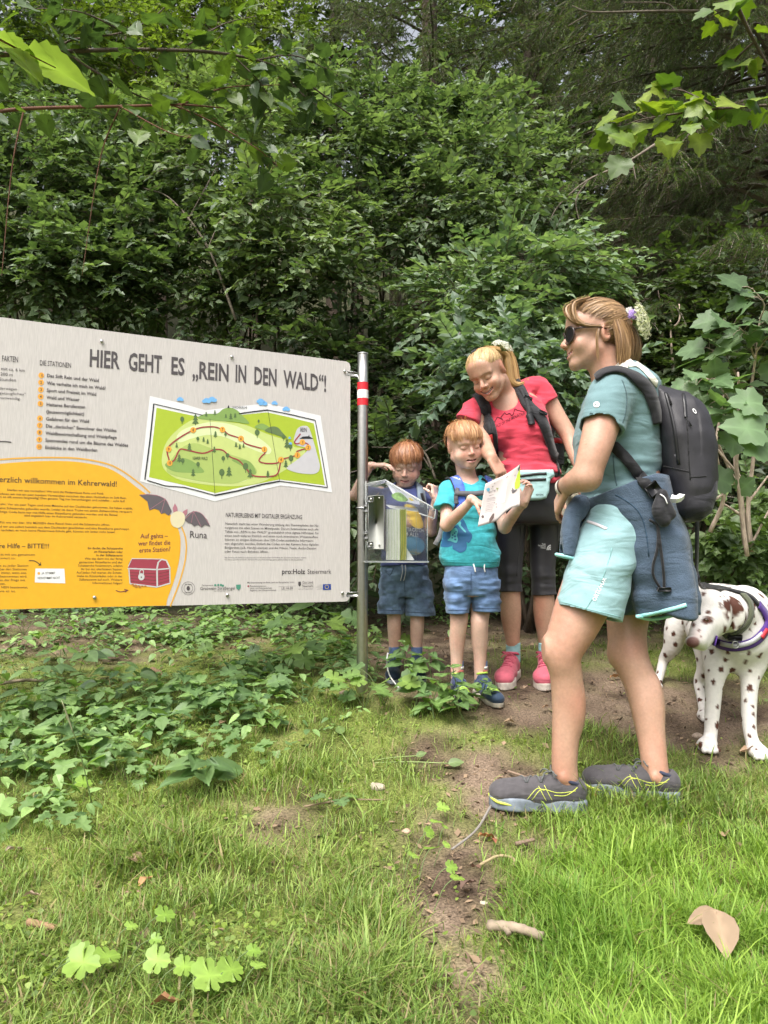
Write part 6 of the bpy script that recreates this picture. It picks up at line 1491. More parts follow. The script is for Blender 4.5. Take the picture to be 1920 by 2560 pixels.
# ------------------------------------------------------------------ the boy who reads
def boy_map():
 g = W(1175, 1740, 3.16)
 root = empty('person', (g[0], g[1], gh(g[0], g[1])), 'ginger boy in a turquoise t-shirt and denim shorts reading the open leaflet', 'person')
 h = Head(W(1161, 1114, 3.13), (.25, -.93, -.26), (-.08, -.26, .96), .9, True)
 v = Vol(W(1070, 1775, 3.16) - (0, .5, 0), W(1345, 1040, 3.16) + (0, .25, 0), .0027)
 h.sculpt(v, mouth=.003)
 v.add(prim_cap(W(1170, 1208, 3.17), h.P(0, -.03, -.045), .041, .04), .02)
 v.add(prim_loft(rows((1200, 1140, 1205, 3.17, .05), (1216, 1118, 1220, 3.17, .07), (1300, 1115, 1228, 3.16, .08), (1400, 1115, 1235, 3.16, .085), (1460, 1115, 1240, 3.16, .09), (1490, 1118, 1238, 3.16, .08))), .03)
 v.limb([(1146, 1470, 3.16, 29), (1147, 1530, 3.16, 23), (1147, 1556, 3.145, 21.5), (1143, 1600, 3.16, 19.5), (1142, 1640, 3.17, 15.5), (1142, 1692, 3.18, 14.5)])
 v.limb([(1206, 1470, 3.16, 30), (1201, 1530, 3.16, 23.5), (1199, 1556, 3.145, 22), (1199, 1600, 3.16, 20.5), (1200, 1640, 3.17, 16), (1201, 1695, 3.18, 15)])
 v.limb([(1118, 1228, 3.15, 17), (1117, 1312, 3.06, 16.5)], .015)
 v.limb([(1117, 1312, 3.06, 16), (1148, 1283, 2.99, 14.5), (1181, 1249, 2.93, 10)], .012)
 hand(v, W(1181, 1249, 2.93), (.78, -.12, -.42), (-.35, .35, -.85), (.2, -.5, .8), .70, (.55, .6, .62, .62), .4, .1, .026)
 v.limb([(1226, 1224, 3.18, 17), (1262, 1318, 3.1, 15.5)], .015)
 v.limb([(1262, 1318, 3.1, 15.5), (1285, 1285, 3.0, 14), (1309, 1257, 2.915, 10)], .012)
 hand(v, W(1309, 1257, 2.915), (.30, -.25, .85), (-.85, -.45, .2), (-.2, .9, .2), .70, (.85, .85, .85, .85), .5, .10, .026)
 bodymesh(v, h, root, skin_m, skin=SKIN_K, lip=(.56, .25, .24), brow=(.55, .36, .22), mouth=.003, lash=(.32, .19, .13), freckle=.25, browk=.35)
 mb = MB(); ax = (-.10, -.45, .9)
 pe = lambda a: 102 + 4*np.cos(a) - 26*np.exp(-((np.abs(((a+np.pi) % (2*np.pi))-np.pi) - 1.6)/.4)**4) + 5*np.sin(a*6+.9)*np.exp(-(np.abs(((a+np.pi) % (2*np.pi))-np.pi)/1.1)**2)
 h.dome(mb, ax, lambda a: pe(a) - 9, (.0785, .099, .084), (0, -.008, .033), col=(.22, .09, .035))
 h.strands(mb, ax, pe, 2300, ((.25, .10, .038), (.58, .34, .17)), rad=(.0785, .099, .084), cen=(0, -.008, .033), seed=12, jit=7, lift=.010, tips=.004)
 h.strands(mb, nrm((-.28, -.4, .9)), lambda a: 42 + 0*a, 40, ((.4, .17, .05), (.66, .38, .18)), seed=15, jit=9, lift=.012, start=2, tips=.028)
 mb.build('hair', hair_m, root, usecol=True)
 m_sh = cloth('turquoise_jersey', (.045, .36, .42), .85, var=.16, scale=60)
 v = Vol(W(1068, 1430, 3.16) - (0, .25, 0), W(1268, 1185, 3.16) + (0, .2, 0), .003)
 v.add(prim_loft(rows((1192, 1143, 1203, 3.18, .05), (1203, 1124, 1217, 3.18, .065), (1217, 1108, 1230, 3.17, .085), (1255, 1108, 1234, 3.16, .094), (1310, 1106, 1236, 3.16, .098), (1360, 1101, 1243, 3.16, .106), (1398, 1098, 1252, 3.16, .112), (1416, 1106, 1246, 3.16, .106)), rnd=.004), 0)
 v.add(prim_limb([(1120, 1226, 3.16, 20), (1111, 1272, 3.09, 27)], (-.08, -.25, -1)), .02)
 v.add(prim_limb([(1222, 1226, 3.17, 20), (1242, 1275, 3.13, 24)], True), .02)
 v.sub(prim_cap(W(1112, 1280, 3.07), W(1110, 1310, 3.04), .036, .044), .0)
 v.sub(prim_cap(W(1170, 1188, 3.15), W(1172, 1201, 3.13), .05, .047), .004)
 v.disp(wrinkle(.010, 8, 8, 22, 1.8))
 P, T, Q = v.mesh(.025); sh = part('t_shirt', P, T, Q, m_sh, root); tr = bvh(P, T, Q)
 mb = MB(); px = lambda x, y: (x, y)
 o = lambda a, b: (1080 + a*.1176, 1160 + b*.1176)       # from a close look at the print
 poly = lambda pts, c, n=60, l=.002: poly_print(mb, tr, smoothline([o(*p) for p in pts], n, True), 2.5, l, c)
 dk, lt = (.012, .10, .24), (.09, .42, .46)
 poly([(520, 1310), (640, 1170), (720, 1270), (770, 1400), (850, 1500), (840, 1600), (780, 1680), (735, 1660), (740, 1760), (700, 1850), (590, 1885), (520, 1850), (440, 1800), (440, 1690), (420, 1740), (300, 1770), (160, 1740), (170, 1620), (230, 1480), (320, 1340)], dk, 120)
 poly([(560, 1290), (590, 1215), (620, 1250), (610, 1300), (660, 1360), (725, 1440), (700, 1450), (620, 1370)], lt, 50, .003)
 poly([(400, 1460), (440, 1375), (520, 1370), (550, 1430), (530, 1520), (550, 1600), (520, 1670), (450, 1660), (400, 1640), (330, 1620), (390, 1560)], lt, 60, .003)
 for cx, cy, r in ((440, 1510, 22), (490, 1540, 26), (480, 1470, 20), (430, 1570, 20), (495, 1605, 24), (510, 1440, 15)):
  poly([(cx + r*math.cos(a), cy + r*.9*math.sin(a)) for a in np.arange(6)*1.047], dk, 18, .004)
 mb.build('shirt_print', mat('turquoise_print', (.5, .5, .5), .7, vcol=True), sh, usecol=True, smooth=False)
 mb = MB(); strap(mb, tr, [(1108 + 138*t, 1404 + 2*math.sin(t*3)) for t in np.linspace(0, 1, 8)], .003, .0012, .0006, 30); mb.build('hem_seam', m_sh, sh)
 v = Vol(W(1090, 1545, 3.16) - (0, .18, 0), W(1268, 1400, 3.16) + (0, .18, 0), .0032)
 v.add(prim_loft(rows((1404, 1114, 1240, 3.16, .10), (1435, 1110, 1246, 3.16, .108), (1472, 1110, 1248, 3.16, .105), (1490, 1113, 1246, 3.16, .095)), rnd=.004), 0)
 for xs in (((1450, 1111, 1178), (1490, 1111, 1176), (1532, 1116, 1173)), ((1450, 1177, 1248), (1490, 1178, 1250), (1528, 1179, 1251))):
  v.add(prim_loft(rows(*[(a, b, c, 3.16, .088) for a, b, c in xs]), rnd=.003), .008)
  v.sub(prim_loft(rows(*[(a + 5, b + 9, c - 9, 3.16, .062) for a, b, c in ((xs[-1][0] - 22, xs[1][1], xs[1][2]), xs[2])]), rnd=.003), .0)
 v.disp(wrinkle(.008, 14, 14, 38, 1.8, zamp=lambda z: np.clip((z - zof(1530, 3.16))/.03, .2, 1)))
 P, T, Q = v.mesh(.025); so = part('shorts', P, T, Q, m_denim2, root); tr = bvh(P, T, Q)
 for a, b in ((1183, 1188), (1211, 1212)):
  mb = MB(); mb.tube(smoothline([hit(tr, a, 1410)[0] - (0, .006, 0), hit(tr, b - 2, 1420)[0] - (0, .007, 0), hit(tr, b, 1430)[0] - (0, .006, 0)], 10), .003, 6); mb.build('drawstring', m_white, so)
 m_th = cloth('seam_thread', (.05, .09, .18))
 seams('seam', tr, [[(xa + (xb-xa)*t, ym) for t in np.linspace(.05, .95, 7)] for ym, xa, xb in ((1525, 1117, 1172), (1521, 1180, 1250))] + [[(1178, 1430), (1177, 1478)]], m_th, so)
 st = [(.35, .5, m_white), (.55, .8, cloth('rust_stripe', (.35, .10, .08)))]
 for a, b in (((1143, 1652, 3.18, 16), (1143, 1690, 3.18, 15.5)), ((1202, 1651, 3.18, 16.5), (1202, 1690, 3.18, 16))): sock(root, [a, b], m_sockblue, st)
 m_up = cloth('blue_shoe', (.03, .055, .10), .6); m_gr = mat('green_trim', (.40, .62, .08), .6)
 for leg, yaw in (((1142, 1690, 3.18), 2.95), ((1201, 1690, 3.18), 2.75)):
  H, T_ = foot(leg, yaw, .19)
  up, t2, Pt = shoe(root, H, T_, m_up, mat('pale_sole', (.34, .31, .25), .7, var=.4, scale=40), None, .003, high=.02, wide=1.12, hgt=1.12, laces=False, strapcol=cloth('shoe_strap', (.03, .04, .09)), collar=m_gr)
  for b in (.47, .53, .59, .65):
   mb = MB(); pts = []
   for t in np.linspace(-1, 1, 7):
    q = t2.ray_cast(Vector(Pt(t*.024, b, .3)), Vector((0, 0, -1))); pts.append(np.array(q[0]) if q[0] is not None else Pt(t*.024, b, .06))
   mb.tube(pts, .0032, 5); mb.build('stripe', m_gr, up)
 # rucksack
 bp = empty('backpack', W(1172, 1300, 3.33), 'bright blue backpack with chest strap worn by the boy in turquoise', 'backpack')
 m_b = cloth('bright_blue_strap', (.075, .15, .58), .7)
 v = Vol(W(1085, 1420, 3.34) - (0, .16, 0), W(1260, 1205, 3.34) + (0, .2, 0), .005)
 v.add(prim_box(W(1172, 1300, 3.36), (.11, .075, .16), None, .045), 0)
 part('bag', *v.mesh(.01), m_b, bp)
 tr = bvh_of(sh)
 for i, pts in enumerate(([(1125, 1192), (1140, 1200), (1150, 1222), (1152, 1250), (1147, 1272)], [(1212, 1198), (1222, 1203), (1229, 1216), (1232, 1240), (1230, 1275)])):
  mb = MB(); SP, SN = strap(mb, tr, pts, .042, .007, .003); ss = mb.build('shoulder_strap', m_b, bp)
  mb = MB(); strap(mb, tr, [(p[0] - 13 + 3*i, p[1] + 2) for p in pts], .004, .009, .003); mb.build('piping', m_blackweb, ss)
  if i == 0:
   t2 = bvh_of(ss); mb = MB(); V, T_ = text_mesh('DONILA', .03); w = V[:, 0].max()
   decal(mb, t2, V, T_, lambda a, b: (1126 + a/w*25, 1192 + a/w*8 - b*5), .003); mb.build('lettering', m_white, ss, smooth=False)
 m_gw = cloth('grey_webbing', (.09, .09, .10), .6)
 mb = MB(); strap(mb, tr, [(1139, 1236), (1175, 1236), (1215, 1234)], .022, .005, .012); mb.build('chest_strap', m_gw, bp)
 mb = MB(); strap(mb, tr, [(1147, 1222), (1143, 1240), (1138, 1262)], .018, .004, .013); mb.build('webbing', m_gw, bp)
 mb = MB(); mb.ribbon([W(1108, 1310, 3.2), W(1100, 1340, 3.19), W(1088, 1362, 3.18)], [(-.3, -1, 0)]*3, .022, .003); mb.build('webbing', cloth('grey_webbing', (.2, .2, .21)), bp)
boy_map()
# ------------------------------------------------------------------ the bending woman in red
def flower_head(mb, c, axis, r, n, seed, cols, stem=None, size=.0035, dome=.35):
 """an umbel: many small five-petalled blossoms on thin rays"""
 g = np.random.default_rng(seed); A = nrm(axis); B = nrm(np.cross(A, (.3, .5, .8))); C_ = np.cross(A, B)
 base = np.asarray(c, float) - A * r * .55
 for i in range(n):
  t = math.sqrt((i + .5) / n); a = i * 2.39996
  p = np.asarray(c, float) + r * t * (math.cos(a) * B + math.sin(a) * C_) + A * r * dome * (1 - t*t) + g.normal(size=3) * r * .05
  if i % 2 == 0: mb.tube([base, p], [.0007, .0006], 3, col=(.25, .32, .12), cap=False)
  nn = nrm(p - base + g.normal(size=3) * .3 * r); b1 = nrm(np.cross(nn, (.2, .9, .4))); b2 = np.cross(nn, b1)
  s = size * (.7 + .6 * g.random()); V = [p + nn * .001]; T = []
  for k in range(5):
   w = k * 1.2566 + g.random()
   V += [p + s * (math.cos(w-.45)*b1 + math.sin(w-.45)*b2), p + s*1.5 * (math.cos(w)*b1 + math.sin(w)*b2) + nn*s*.3, p + s * (math.cos(w+.45)*b1 + math.sin(w+.45)*b2)]
   T += [(0, 1+3*k, 2+3*k), (0, 2+3*k, 3+3*k)]
  mb.add(V, tris=T, col=np.array(cols[int(g.random()*len(cols))]))
m_petal = mat('petals', (.8, .8, .7), .7, vcol=True, trans=.3)
def woman_red():
 D = 3.4
 g = W(1300, 1690, 3.45)
 root = empty('person', (g[0], g[1], gh(g[0], g[1])), 'blond woman in a red t-shirt and black leggings bending down and pointing at the leaflet', 'person')
 h = Head(W(1219, 934, 3.3), (-.42, -.72, -.55), (-.49, -.33, .81), 1.0)
 v = Vol(W(1120, 1725, 3.4) - (0, .62, 0), W(1490, 850, 3.4) + (0, .3, 0), .003)
 h.sculpt(v, smile=1.0, mouth=.004)
 v.add(prim_limb([(1278, 1012, 3.42, 36), (1258, 985, 3.4, 29), (1245, 955, 3.36, 28)]), .02)
 v.add(prim_loft(rows((985, 1250, 1330, 3.42, .06), (1010, 1195, 1360, 3.42, .085), (1100, 1245, 1368, 3.4, .095), (1180, 1245, 1380, 3.4, .10), (1240, 1245, 1392, 3.4, .11), (1300, 1250, 1396, 3.4, .10))), .03)
 v.limb([(1277, 1300, 3.4, 36), (1275, 1400, 3.4, 28), (1276, 1470, 3.39, 24), (1277, 1530, 3.41, 26), (1280, 1580, 3.42, 20), (1283, 1625, 3.43, 15), (1283, 1665, 3.43, 15)])
 v.limb([(1362, 1300, 3.42, 38), (1358, 1400, 3.42, 29), (1359, 1475, 3.41, 25), (1361, 1530, 3.43, 27), (1363, 1585, 3.44, 20), (1364, 1625, 3.45, 15.5), (1364, 1665, 3.45, 15)])
 v.limb([(1185, 1025, 3.38, 25), (1196, 1075, 3.36, 22), (1207, 1106, 3.26, 20.5)], .02)
 v.limb([(1207, 1106, 3.26, 20.5), (1217, 1125, 3.12, 19.5), (1229, 1144, 2.98, 14)], .012)
 hand(v, W(1229, 1144, 2.98), (.42, -.16, -.80), (-.45, .75, -.35), (.9, .1, .35), .82, (.10, .5, .75, .85), .6, .05, .026)
 v.limb([(1355, 978, 3.46, 26), (1388, 1035, 3.45, 23), (1420, 1087, 3.43, 20), (1437, 1135, 3.38, 17.5), (1454, 1180, 3.32, 13)], .02)
 hand(v, W(1454, 1180, 3.32), (.15, -.25, -.9), (-.9, .2, 0), (-.2, -.9, 0), .86, (.3, .3, .35, .4), .3, .04, .026)
 bodymesh(v, h, root, skin_m, skin=SKIN_A, lip=(.50, .17, .15), brow=(.30, .17, .10), smile=1., mouth=.004, lash=(.06, .035, .03))
 # teeth
 mb = MB()
 for i in range(8):
  t = (i - 3.5) / 4.2; mb.box(h.P(t*.026, .0905 - .014*t*t, -.0605 + .011*t*t), np.array((.0036, .002, .0036)), h.M, bevel=.0006)
 mb.build('teeth', mat('teeth', (.75, .70, .62), .3), root, kind='stuff')
 # hair: drawn back into a tail
 mb = MB(); ax = (-.02, -.62, .78)
 pe = lambda a: 98 + 14*np.cos(a) - 9*np.exp(-((np.abs(((a+np.pi) % (2*np.pi))-np.pi) - 1.45)/.45)**2)
 h.dome(mb, ax, lambda a: pe(a) + 1, rad=(.077, .106, .083), cen=(0, -.008, .033), col=(.30, .175, .08), tuck=.17)
 h.strands(mb, ax, pe, 1900, ((.30, .18, .08), (.70, .50, .25)), rad=(.077, .106, .083), cen=(0, -.008, .033), seed=21, jit=1.5, tuck=.13, lift=.004, start=1, wave=.05, w=.0026)
 knot = h.P(-.01, -.075, .095)
 tail = [knot, W(1268, 878, 3.42), W(1284, 912, 3.44), W(1290, 948, 3.44), W(1303, 962, 3.43), W(1322, 948, 3.42)]
 tail2 = [knot, W(1262, 884, 3.38), W(1272, 920, 3.38), W(1276, 950, 3.38), W(1292, 962, 3.38), W(1310, 956, 3.38)]
 tail3 = [knot, W(1258, 890, 3.40), W(1266, 925, 3.41), W(1268, 948, 3.41), W(1278, 962, 3.40), W(1296, 966, 3.39)]
 R_ = [.012, .017, .021, .020, .016, .006]
 locks(mb, [(tail, R_), (tail2, R_), (tail3, R_)], 330, 1, ((.34, .19, .075), (.72, .47, .20)), w=.0034, seed=8)
 for t in (tail, tail2, tail3): mb.tube(smoothline(t, 16), np.interp(np.linspace(0, 1, 16), np.linspace(0, 1, 6), np.array(R_)*.8), 9, col=(.40, .23, .09))
 hr = mb.build('hair', hair_m, root, usecol=True)
 mb = MB(); kn = h.P(.01, -.01, .118)
 for i in range(6): mb.tube([kn + h.r*(i-3)*.004, kn + h.r*(i-3)*.004 + h.f*.014 + h.u*.006, kn + h.r*(i-3)*.005 + h.f*.026 - h.u*.004], .002, 5)
 mb.box(kn + h.u*.003, (.013, .004, .004), h.M, bevel=.001); mb.build('hair_clip', m_plblack, hr)
 fl = empty('hair_flower', h.P(-.02, -.045, .125), 'white umbel of tiny blossoms tucked in the blond ponytail', 'flower')
 mb = MB(); flower_head(mb, W(1262, 866, 3.31), (.45, -.45, .75), .046, 130, 4, ((.82, .82, .72), (.85, .84, .78), (.7, .72, .5)), size=.0032)
 flower_head(mb, W(1246, 858, 3.29), (-.15, -.5, .85), .030, 70, 5, ((.82, .82, .72), (.85, .84, .78)), size=.0032)
 mb.tube([W(1264, 878, 3.37), W(1258, 890, 3.37)], .0015, 5, col=(.25, .32, .12))
 mb.build('blossoms', m_petal, fl, usecol=True, smooth=False, kind='stuff')
 # shirt
 m_sh = cloth('coral_red_jersey', (.52, .045, .075), .8, var=.10)
 v = Vol(W(1125, 1215, 3.4) - (0, .25, 0), W(1420, 925, 3.4) + (0, .22, 0), .0033)
 v.add(prim_loft(rows((985, 1262, 1325, 3.43, .07), (1003, 1205, 1352, 3.42, .09), (1035, 1204, 1368, 3.41, .105), (1080, 1222, 1374, 3.4, .115), (1120, 1238, 1377, 3.4, .115), (1150, 1243, 1384, 3.4, .115), (1182, 1240, 1398, 3.4, .125), (1200, 1242, 1402, 3.4, .125)), rnd=.004), 0)
 v.add(prim_limb([(1225, 1010, 3.41, 28), (1190, 1020, 3.39, 29), (1168, 1052, 3.33, 31)], (-.35, -.15, -.9)), .025)
 v.add(prim_limb([(1300, 980, 3.44, 28), (1345, 971, 3.46, 30), (1369, 1008, 3.44, 29)], (.55, 0, -.9)), .025)
 v.add(prim_limb([(1330, 966, 3.46, 18), (1265, 996, 3.44, 18)]), .02)
 v.cut(W(1315, 1192, 3.4), (.08, 0, -1))
 for q in (-1, 1): v.add(prim_ell(W(1290 + q*42, 1070 - q*8, 3.33), (.062, .05, .06)), .05)
 v.sub(prim_limb([(1258, 965, 3.36, 34), (1262, 998, 3.33, 33)]), .004)
 v.disp(wrinkle(.0115, 7, 7, 30, 1.8, zamp=lambda z: .45 + .9*np.clip((zof(1090, 3.4) - z)/.12, 0, 1)))
 P, T, Q = v.mesh(.01); sh = part('t_shirt', P, T, Q, m_sh, root); tr = bvh(P, T, Q)
 m_dr = cloth('dark_red_print', (.10, .008, .02))
 mb = MB()
 ln = [(1236, 1057), (1244, 1043), (1250, 1046), (1258, 1051), (1252, 1044), (1262, 1032), (1266, 1037), (1274, 1033), (1279, 1040), (1283, 1036), (1287, 1022), (1294, 1026), (1312, 1030)]
 for a, b in zip(ln[:-1], ln[1:]): strap(mb, tr, [a, b], .0035, .0012, .001, 6)
 V, T_ = text_mesh('VOICE OF THE MOUNTAIN', .02); w = V[:, 0].max()
 decal(mb, tr, V, T_, lambda a, b: (1233 + a/w*80, 1070 - a/w*33 + 5*math.sin(a/w*6.28)*.4 - b*11), .0015)
 mb.build('shirt_print', m_dr, sh, smooth=False)
 # leggings
 m_lg = mat('black_leggings', (.016, .015, .018), .45, var=.15, scale=30, sheen=.1)
 v = Vol(W(1215, 1500, 3.4) - (0, .2, 0), W(1425, 1170, 3.4) + (0, .22, 0), .0033)
 v.add(prim_loft(rows((1180, 1246, 1392, 3.4, .115), (1225, 1238, 1402, 3.4, .128), (1265, 1236, 1408, 3.4, .135), (1295, 1238, 1408, 3.4, .125), (1312, 1244, 1404, 3.4, .11)), rnd=.02), 0)
 v.add(prim_limb([(1278, 1290, 3.4, 40), (1277, 1345, 3.4, 35), (1276, 1400, 3.4, 31), (1275, 1440, 3.395, 29.5), (1275, 1478, 3.395, 30)], (0, 0, -1)), .012)
 v.add(prim_limb([(1364, 1290, 3.42, 42), (1361, 1345, 3.42, 36), (1357, 1400, 3.42, 32), (1358, 1440, 3.415, 30), (1360, 1486, 3.415, 30.5)], (.05, 0, -1)), .012)
 wr = wrinkle(.0028, 10, 10, 60, .8, zamp=lambda z: np.clip((zof(1395, 3.4) - z)/.05, .12, 1))
 v.disp(wr)
 P, T, Q = v.mesh(.03); lg = part('leggings', P, T, Q, m_lg, root); tr = bvh(P, T, Q)
 mb = MB()
 for i, s_ in enumerate(('THE', 'NORTH', 'FACE')):
  V, T_ = text_mesh(s_, .02, 'RIGHT'); w = -V[:, 0].min()
  decal(mb, tr, V, T_, lambda a, b: (1364 + a*5.2, 1363 + i*4.6 - b*5.5 + a*.6), .002)
 for r0, r1 in ((0, 3.2), (4.2, 7), (8, 10.5)):
  n = 12; an = np.linspace(math.pi/2, math.pi, n)
  pl = [(1377 - r1*math.cos(math.pi - a), 1375 - r1*1.25*math.sin(a)) for a in an] + [(1377 - r0*math.cos(math.pi - a), 1375 - r0*1.25*math.sin(a)) for a in an[::-1]]
  pl = [(2*1377 - 10.5 - x if False else x, y) for x, y in pl]
  V2 = np.array(pl); T2 = [(i, i+1, 2*n-2-i) for i in range(n-1)] + [(i, 2*n-2-i, 2*n-1-i) for i in range(n-1)]
  decal(mb, tr, V2, T2, lambda a, b: (a, b), .002)
 mb.build('logo', mat('grey_print', (.45, .45, .45), .5), lg, smooth=False)
 seams('seam', tr, [[(1303, 1300), (1300, 1350), (1294, 1400), (1292, 1440)], [(1396, 1290), (1393, 1360), (1388, 1400)]], m_blackweb, lg, w=.004)
 mb = MB(); strap(mb, tr, [(1372, 1202), (1385, 1199), (1396, 1192)], .028, .005, .004); mb.build('waistband', m_sh, lg)
 # belt pouch
 m_bag = cloth('mint_pouch', (.36, .56, .56), .7, var=.06)
 bg_ = empty('belt_pouch', W(1340, 1210, 3.27), 'mint green running belt pouch with two black zips at the waist', 'pouch')
 v = Vol(W(1255, 1270, 3.25) - (0, .1, 0), W(1405, 1160, 3.25) + (0, .2, 0), .0033)
 c = W(1332, 1210, 3.27)
 pts = [(1270, 1188), (1300, 1178), (1340, 1176), (1382, 1174), (1383, 1192), (1372, 1198), (1370, 1232), (1364, 1246), (1350, 1250), (1300, 1252), (1270, 1248)]
 v.add(prim_poly([(W(*p, 3.27) - c)[[0, 2]] for p in pts], c, (1, 0, 0), (0, 0, 1), (0, 1, 0), .03, .012), 0)
 v.disp(wrinkle(.003, 14, 14, 20, 1.2))
 P, T, Q = v.mesh(.01); pb = part('pouch', P, T, Q, m_bag, bg_); tr2 = bvh(P, T, Q)
 seams('zip', tr2, [[(1300, 1190), (1340, 1185), (1366, 1184)], [(1300, 1201), (1340, 1199), (1365, 1198)]], m_plblack, bg_, w=.011, th=.003)
 mb = MB(); V, T_ = text_mesh('evoc', .0); w = V[:, 0].max()
 decal(mb, tr2, V, T_, lambda a, b: (1340 + a/w*19, 1239 - b*9.5), .002); mb.build('lettering', m_plblack, pb, smooth=False)
 mb = MB(); strap(mb, tr, [(1380, 1186), (1390, 1184), (1399, 1178)], .034, .005, .006); mb.build('belt', m_blackweb, bg_)
 # socks and shoes
 m_sk = cloth('aqua_sock', (.28, .50, .52)); m_pk = cloth('pink_mesh', (.60, .13, .18), .65, var=.12); m_pl = cloth('pink_lace', (.55, .10, .16)); m_so = mat('white_foam_sole', (.64, .57, .50), .65, var=.3, scale=30)
 for leg, yaw, sk in (((1282, 1668, 3.43), 3.55, (1283, 1606)), ((1364, 1668, 3.45), 3.42, (1364, 1608))):
  sock(root, [(*sk, 3.43, 17.5), (sk[0], sk[1] + 45, 3.43, 17.5)], m_sk)
  H, T_ = foot(leg, yaw, .235)
  shoe(root, H, T_, m_pk, m_so, m_pl, .003, wide=1.15, hgt=1.25, sole_t=.036, lace_r=.0028, collar=m_pk)
 # rucksack
 bp = empty('backpack', W(1330, 1080, 3.56), 'black hiking backpack with red trim worn by the woman in red', 'backpack')
 v = Vol(W(1185, 1230, 3.56) - (0, .12, 0), W(1420, 955, 3.56) + (0, .25, 0), .005)
 v.add(prim_box(W(1312, 1090, 3.62), (.135, .09, .20), np.array(((.97, 0, -.22), (0, 1, 0), (.22, 0, .97))), .05), 0)
 v.add(prim_box(W(1388, 1140, 3.56), (.028, .05, .085), None, .03), .01)
 part('bag', *v.mesh(.01), m_black, bp)
 rib = lambda pts, w, th, m_, nm, lift=.003: [strap(mbx := MB(), tr_s, pts, w, th, lift), mbx.build(nm, m_, bp)][1]
 tr_s = bvh_of(sh)
 a = rib([(1196, 985), (1204, 1004), (1216, 1035), (1226, 1070), (1234, 1110), (1241, 1150)], .056, .012, m_black, 'shoulder_strap')
 b = rib([(1288, 958), (1304, 985), (1320, 1018), (1346, 1040), (1362, 1075), (1378, 1130), (1386, 1145)], .052, .012, m_black, 'shoulder_strap')
 rib([(1212, 1015), (1221, 1048), (1229, 1085)], .03, .006, m_blackweb, 'webbing', .014)
 rib([(1228, 1085), (1233, 1110), (1238, 1150)], .02, .006, mat('red_trim', (.50, .03, .03), .6), 'trim', .014)
 rib([(1300, 975), (1316, 1008), (1323, 1030), (1322, 1046)], .026, .006, m_blackweb, 'webbing', .014)
 rib([(1322, 1040), (1326, 1052), (1329, 1065)], .03, .014, m_plblack, 'buckle', .010)
 for p in ((1318, 1002), (1352, 1038)):
  q, n = hit(tr_s, *p); mb = MB(); xx = nrm(np.cross(n, (0.4, 0, 1.))); mb.box(q + n*.02, (.020, .008, .004), np.stack([xx, np.cross(n, xx), n]), bevel=.002); mb.build('buckle', m_plblack, bp)
 rib([(1383, 1120), (1390, 1155), (1395, 1185)], .012, .004, m_blackweb, 'webbing', .006)
 bt = empty('water_bottle', W(1388, 1090, 3.52), 'clear water bottle with a red band in the side pocket of the black hiking backpack', 'bottle')
 mb = MB(); c = W(1388, 1095, 3.53)
 mb.tube([c + (0, 0, z) for z in (-.10, -.02, .05, .06, .075, .082)], [.032, .032, .032, .024, .013, .013], 20); mb.build('bottle', mat('bottle_plastic', (.8, .85, .85), .15, transmission=.85, ior=1.3), bt)
 mb = MB(); mb.tube([c + (0, 0, .082), c + (0, 0, .10)], .016, 16); mb.build('cap', m_white, bt)
 mb = MB(); mb.tube([c + (0, 0, -.03), c + (0, 0, -.005)], .0335, 20); mb.build('label_band', mat('red_label', (.6, .03, .04), .4), bt)
 mb = MB(); V_ = [c + (r*math.cos(t), r*math.sin(t), z) for z, r in ((-.13, .04), (-.035, .043)) for t in np.linspace(0, 6.283, 18, endpoint=False)]
 mb.add(V_, quads=[(i, (i+1) % 18, 18+(i+1) % 18, 18+i) for i in range(18)]); mb.build('side_pocket', m_black, bp)
woman_red()
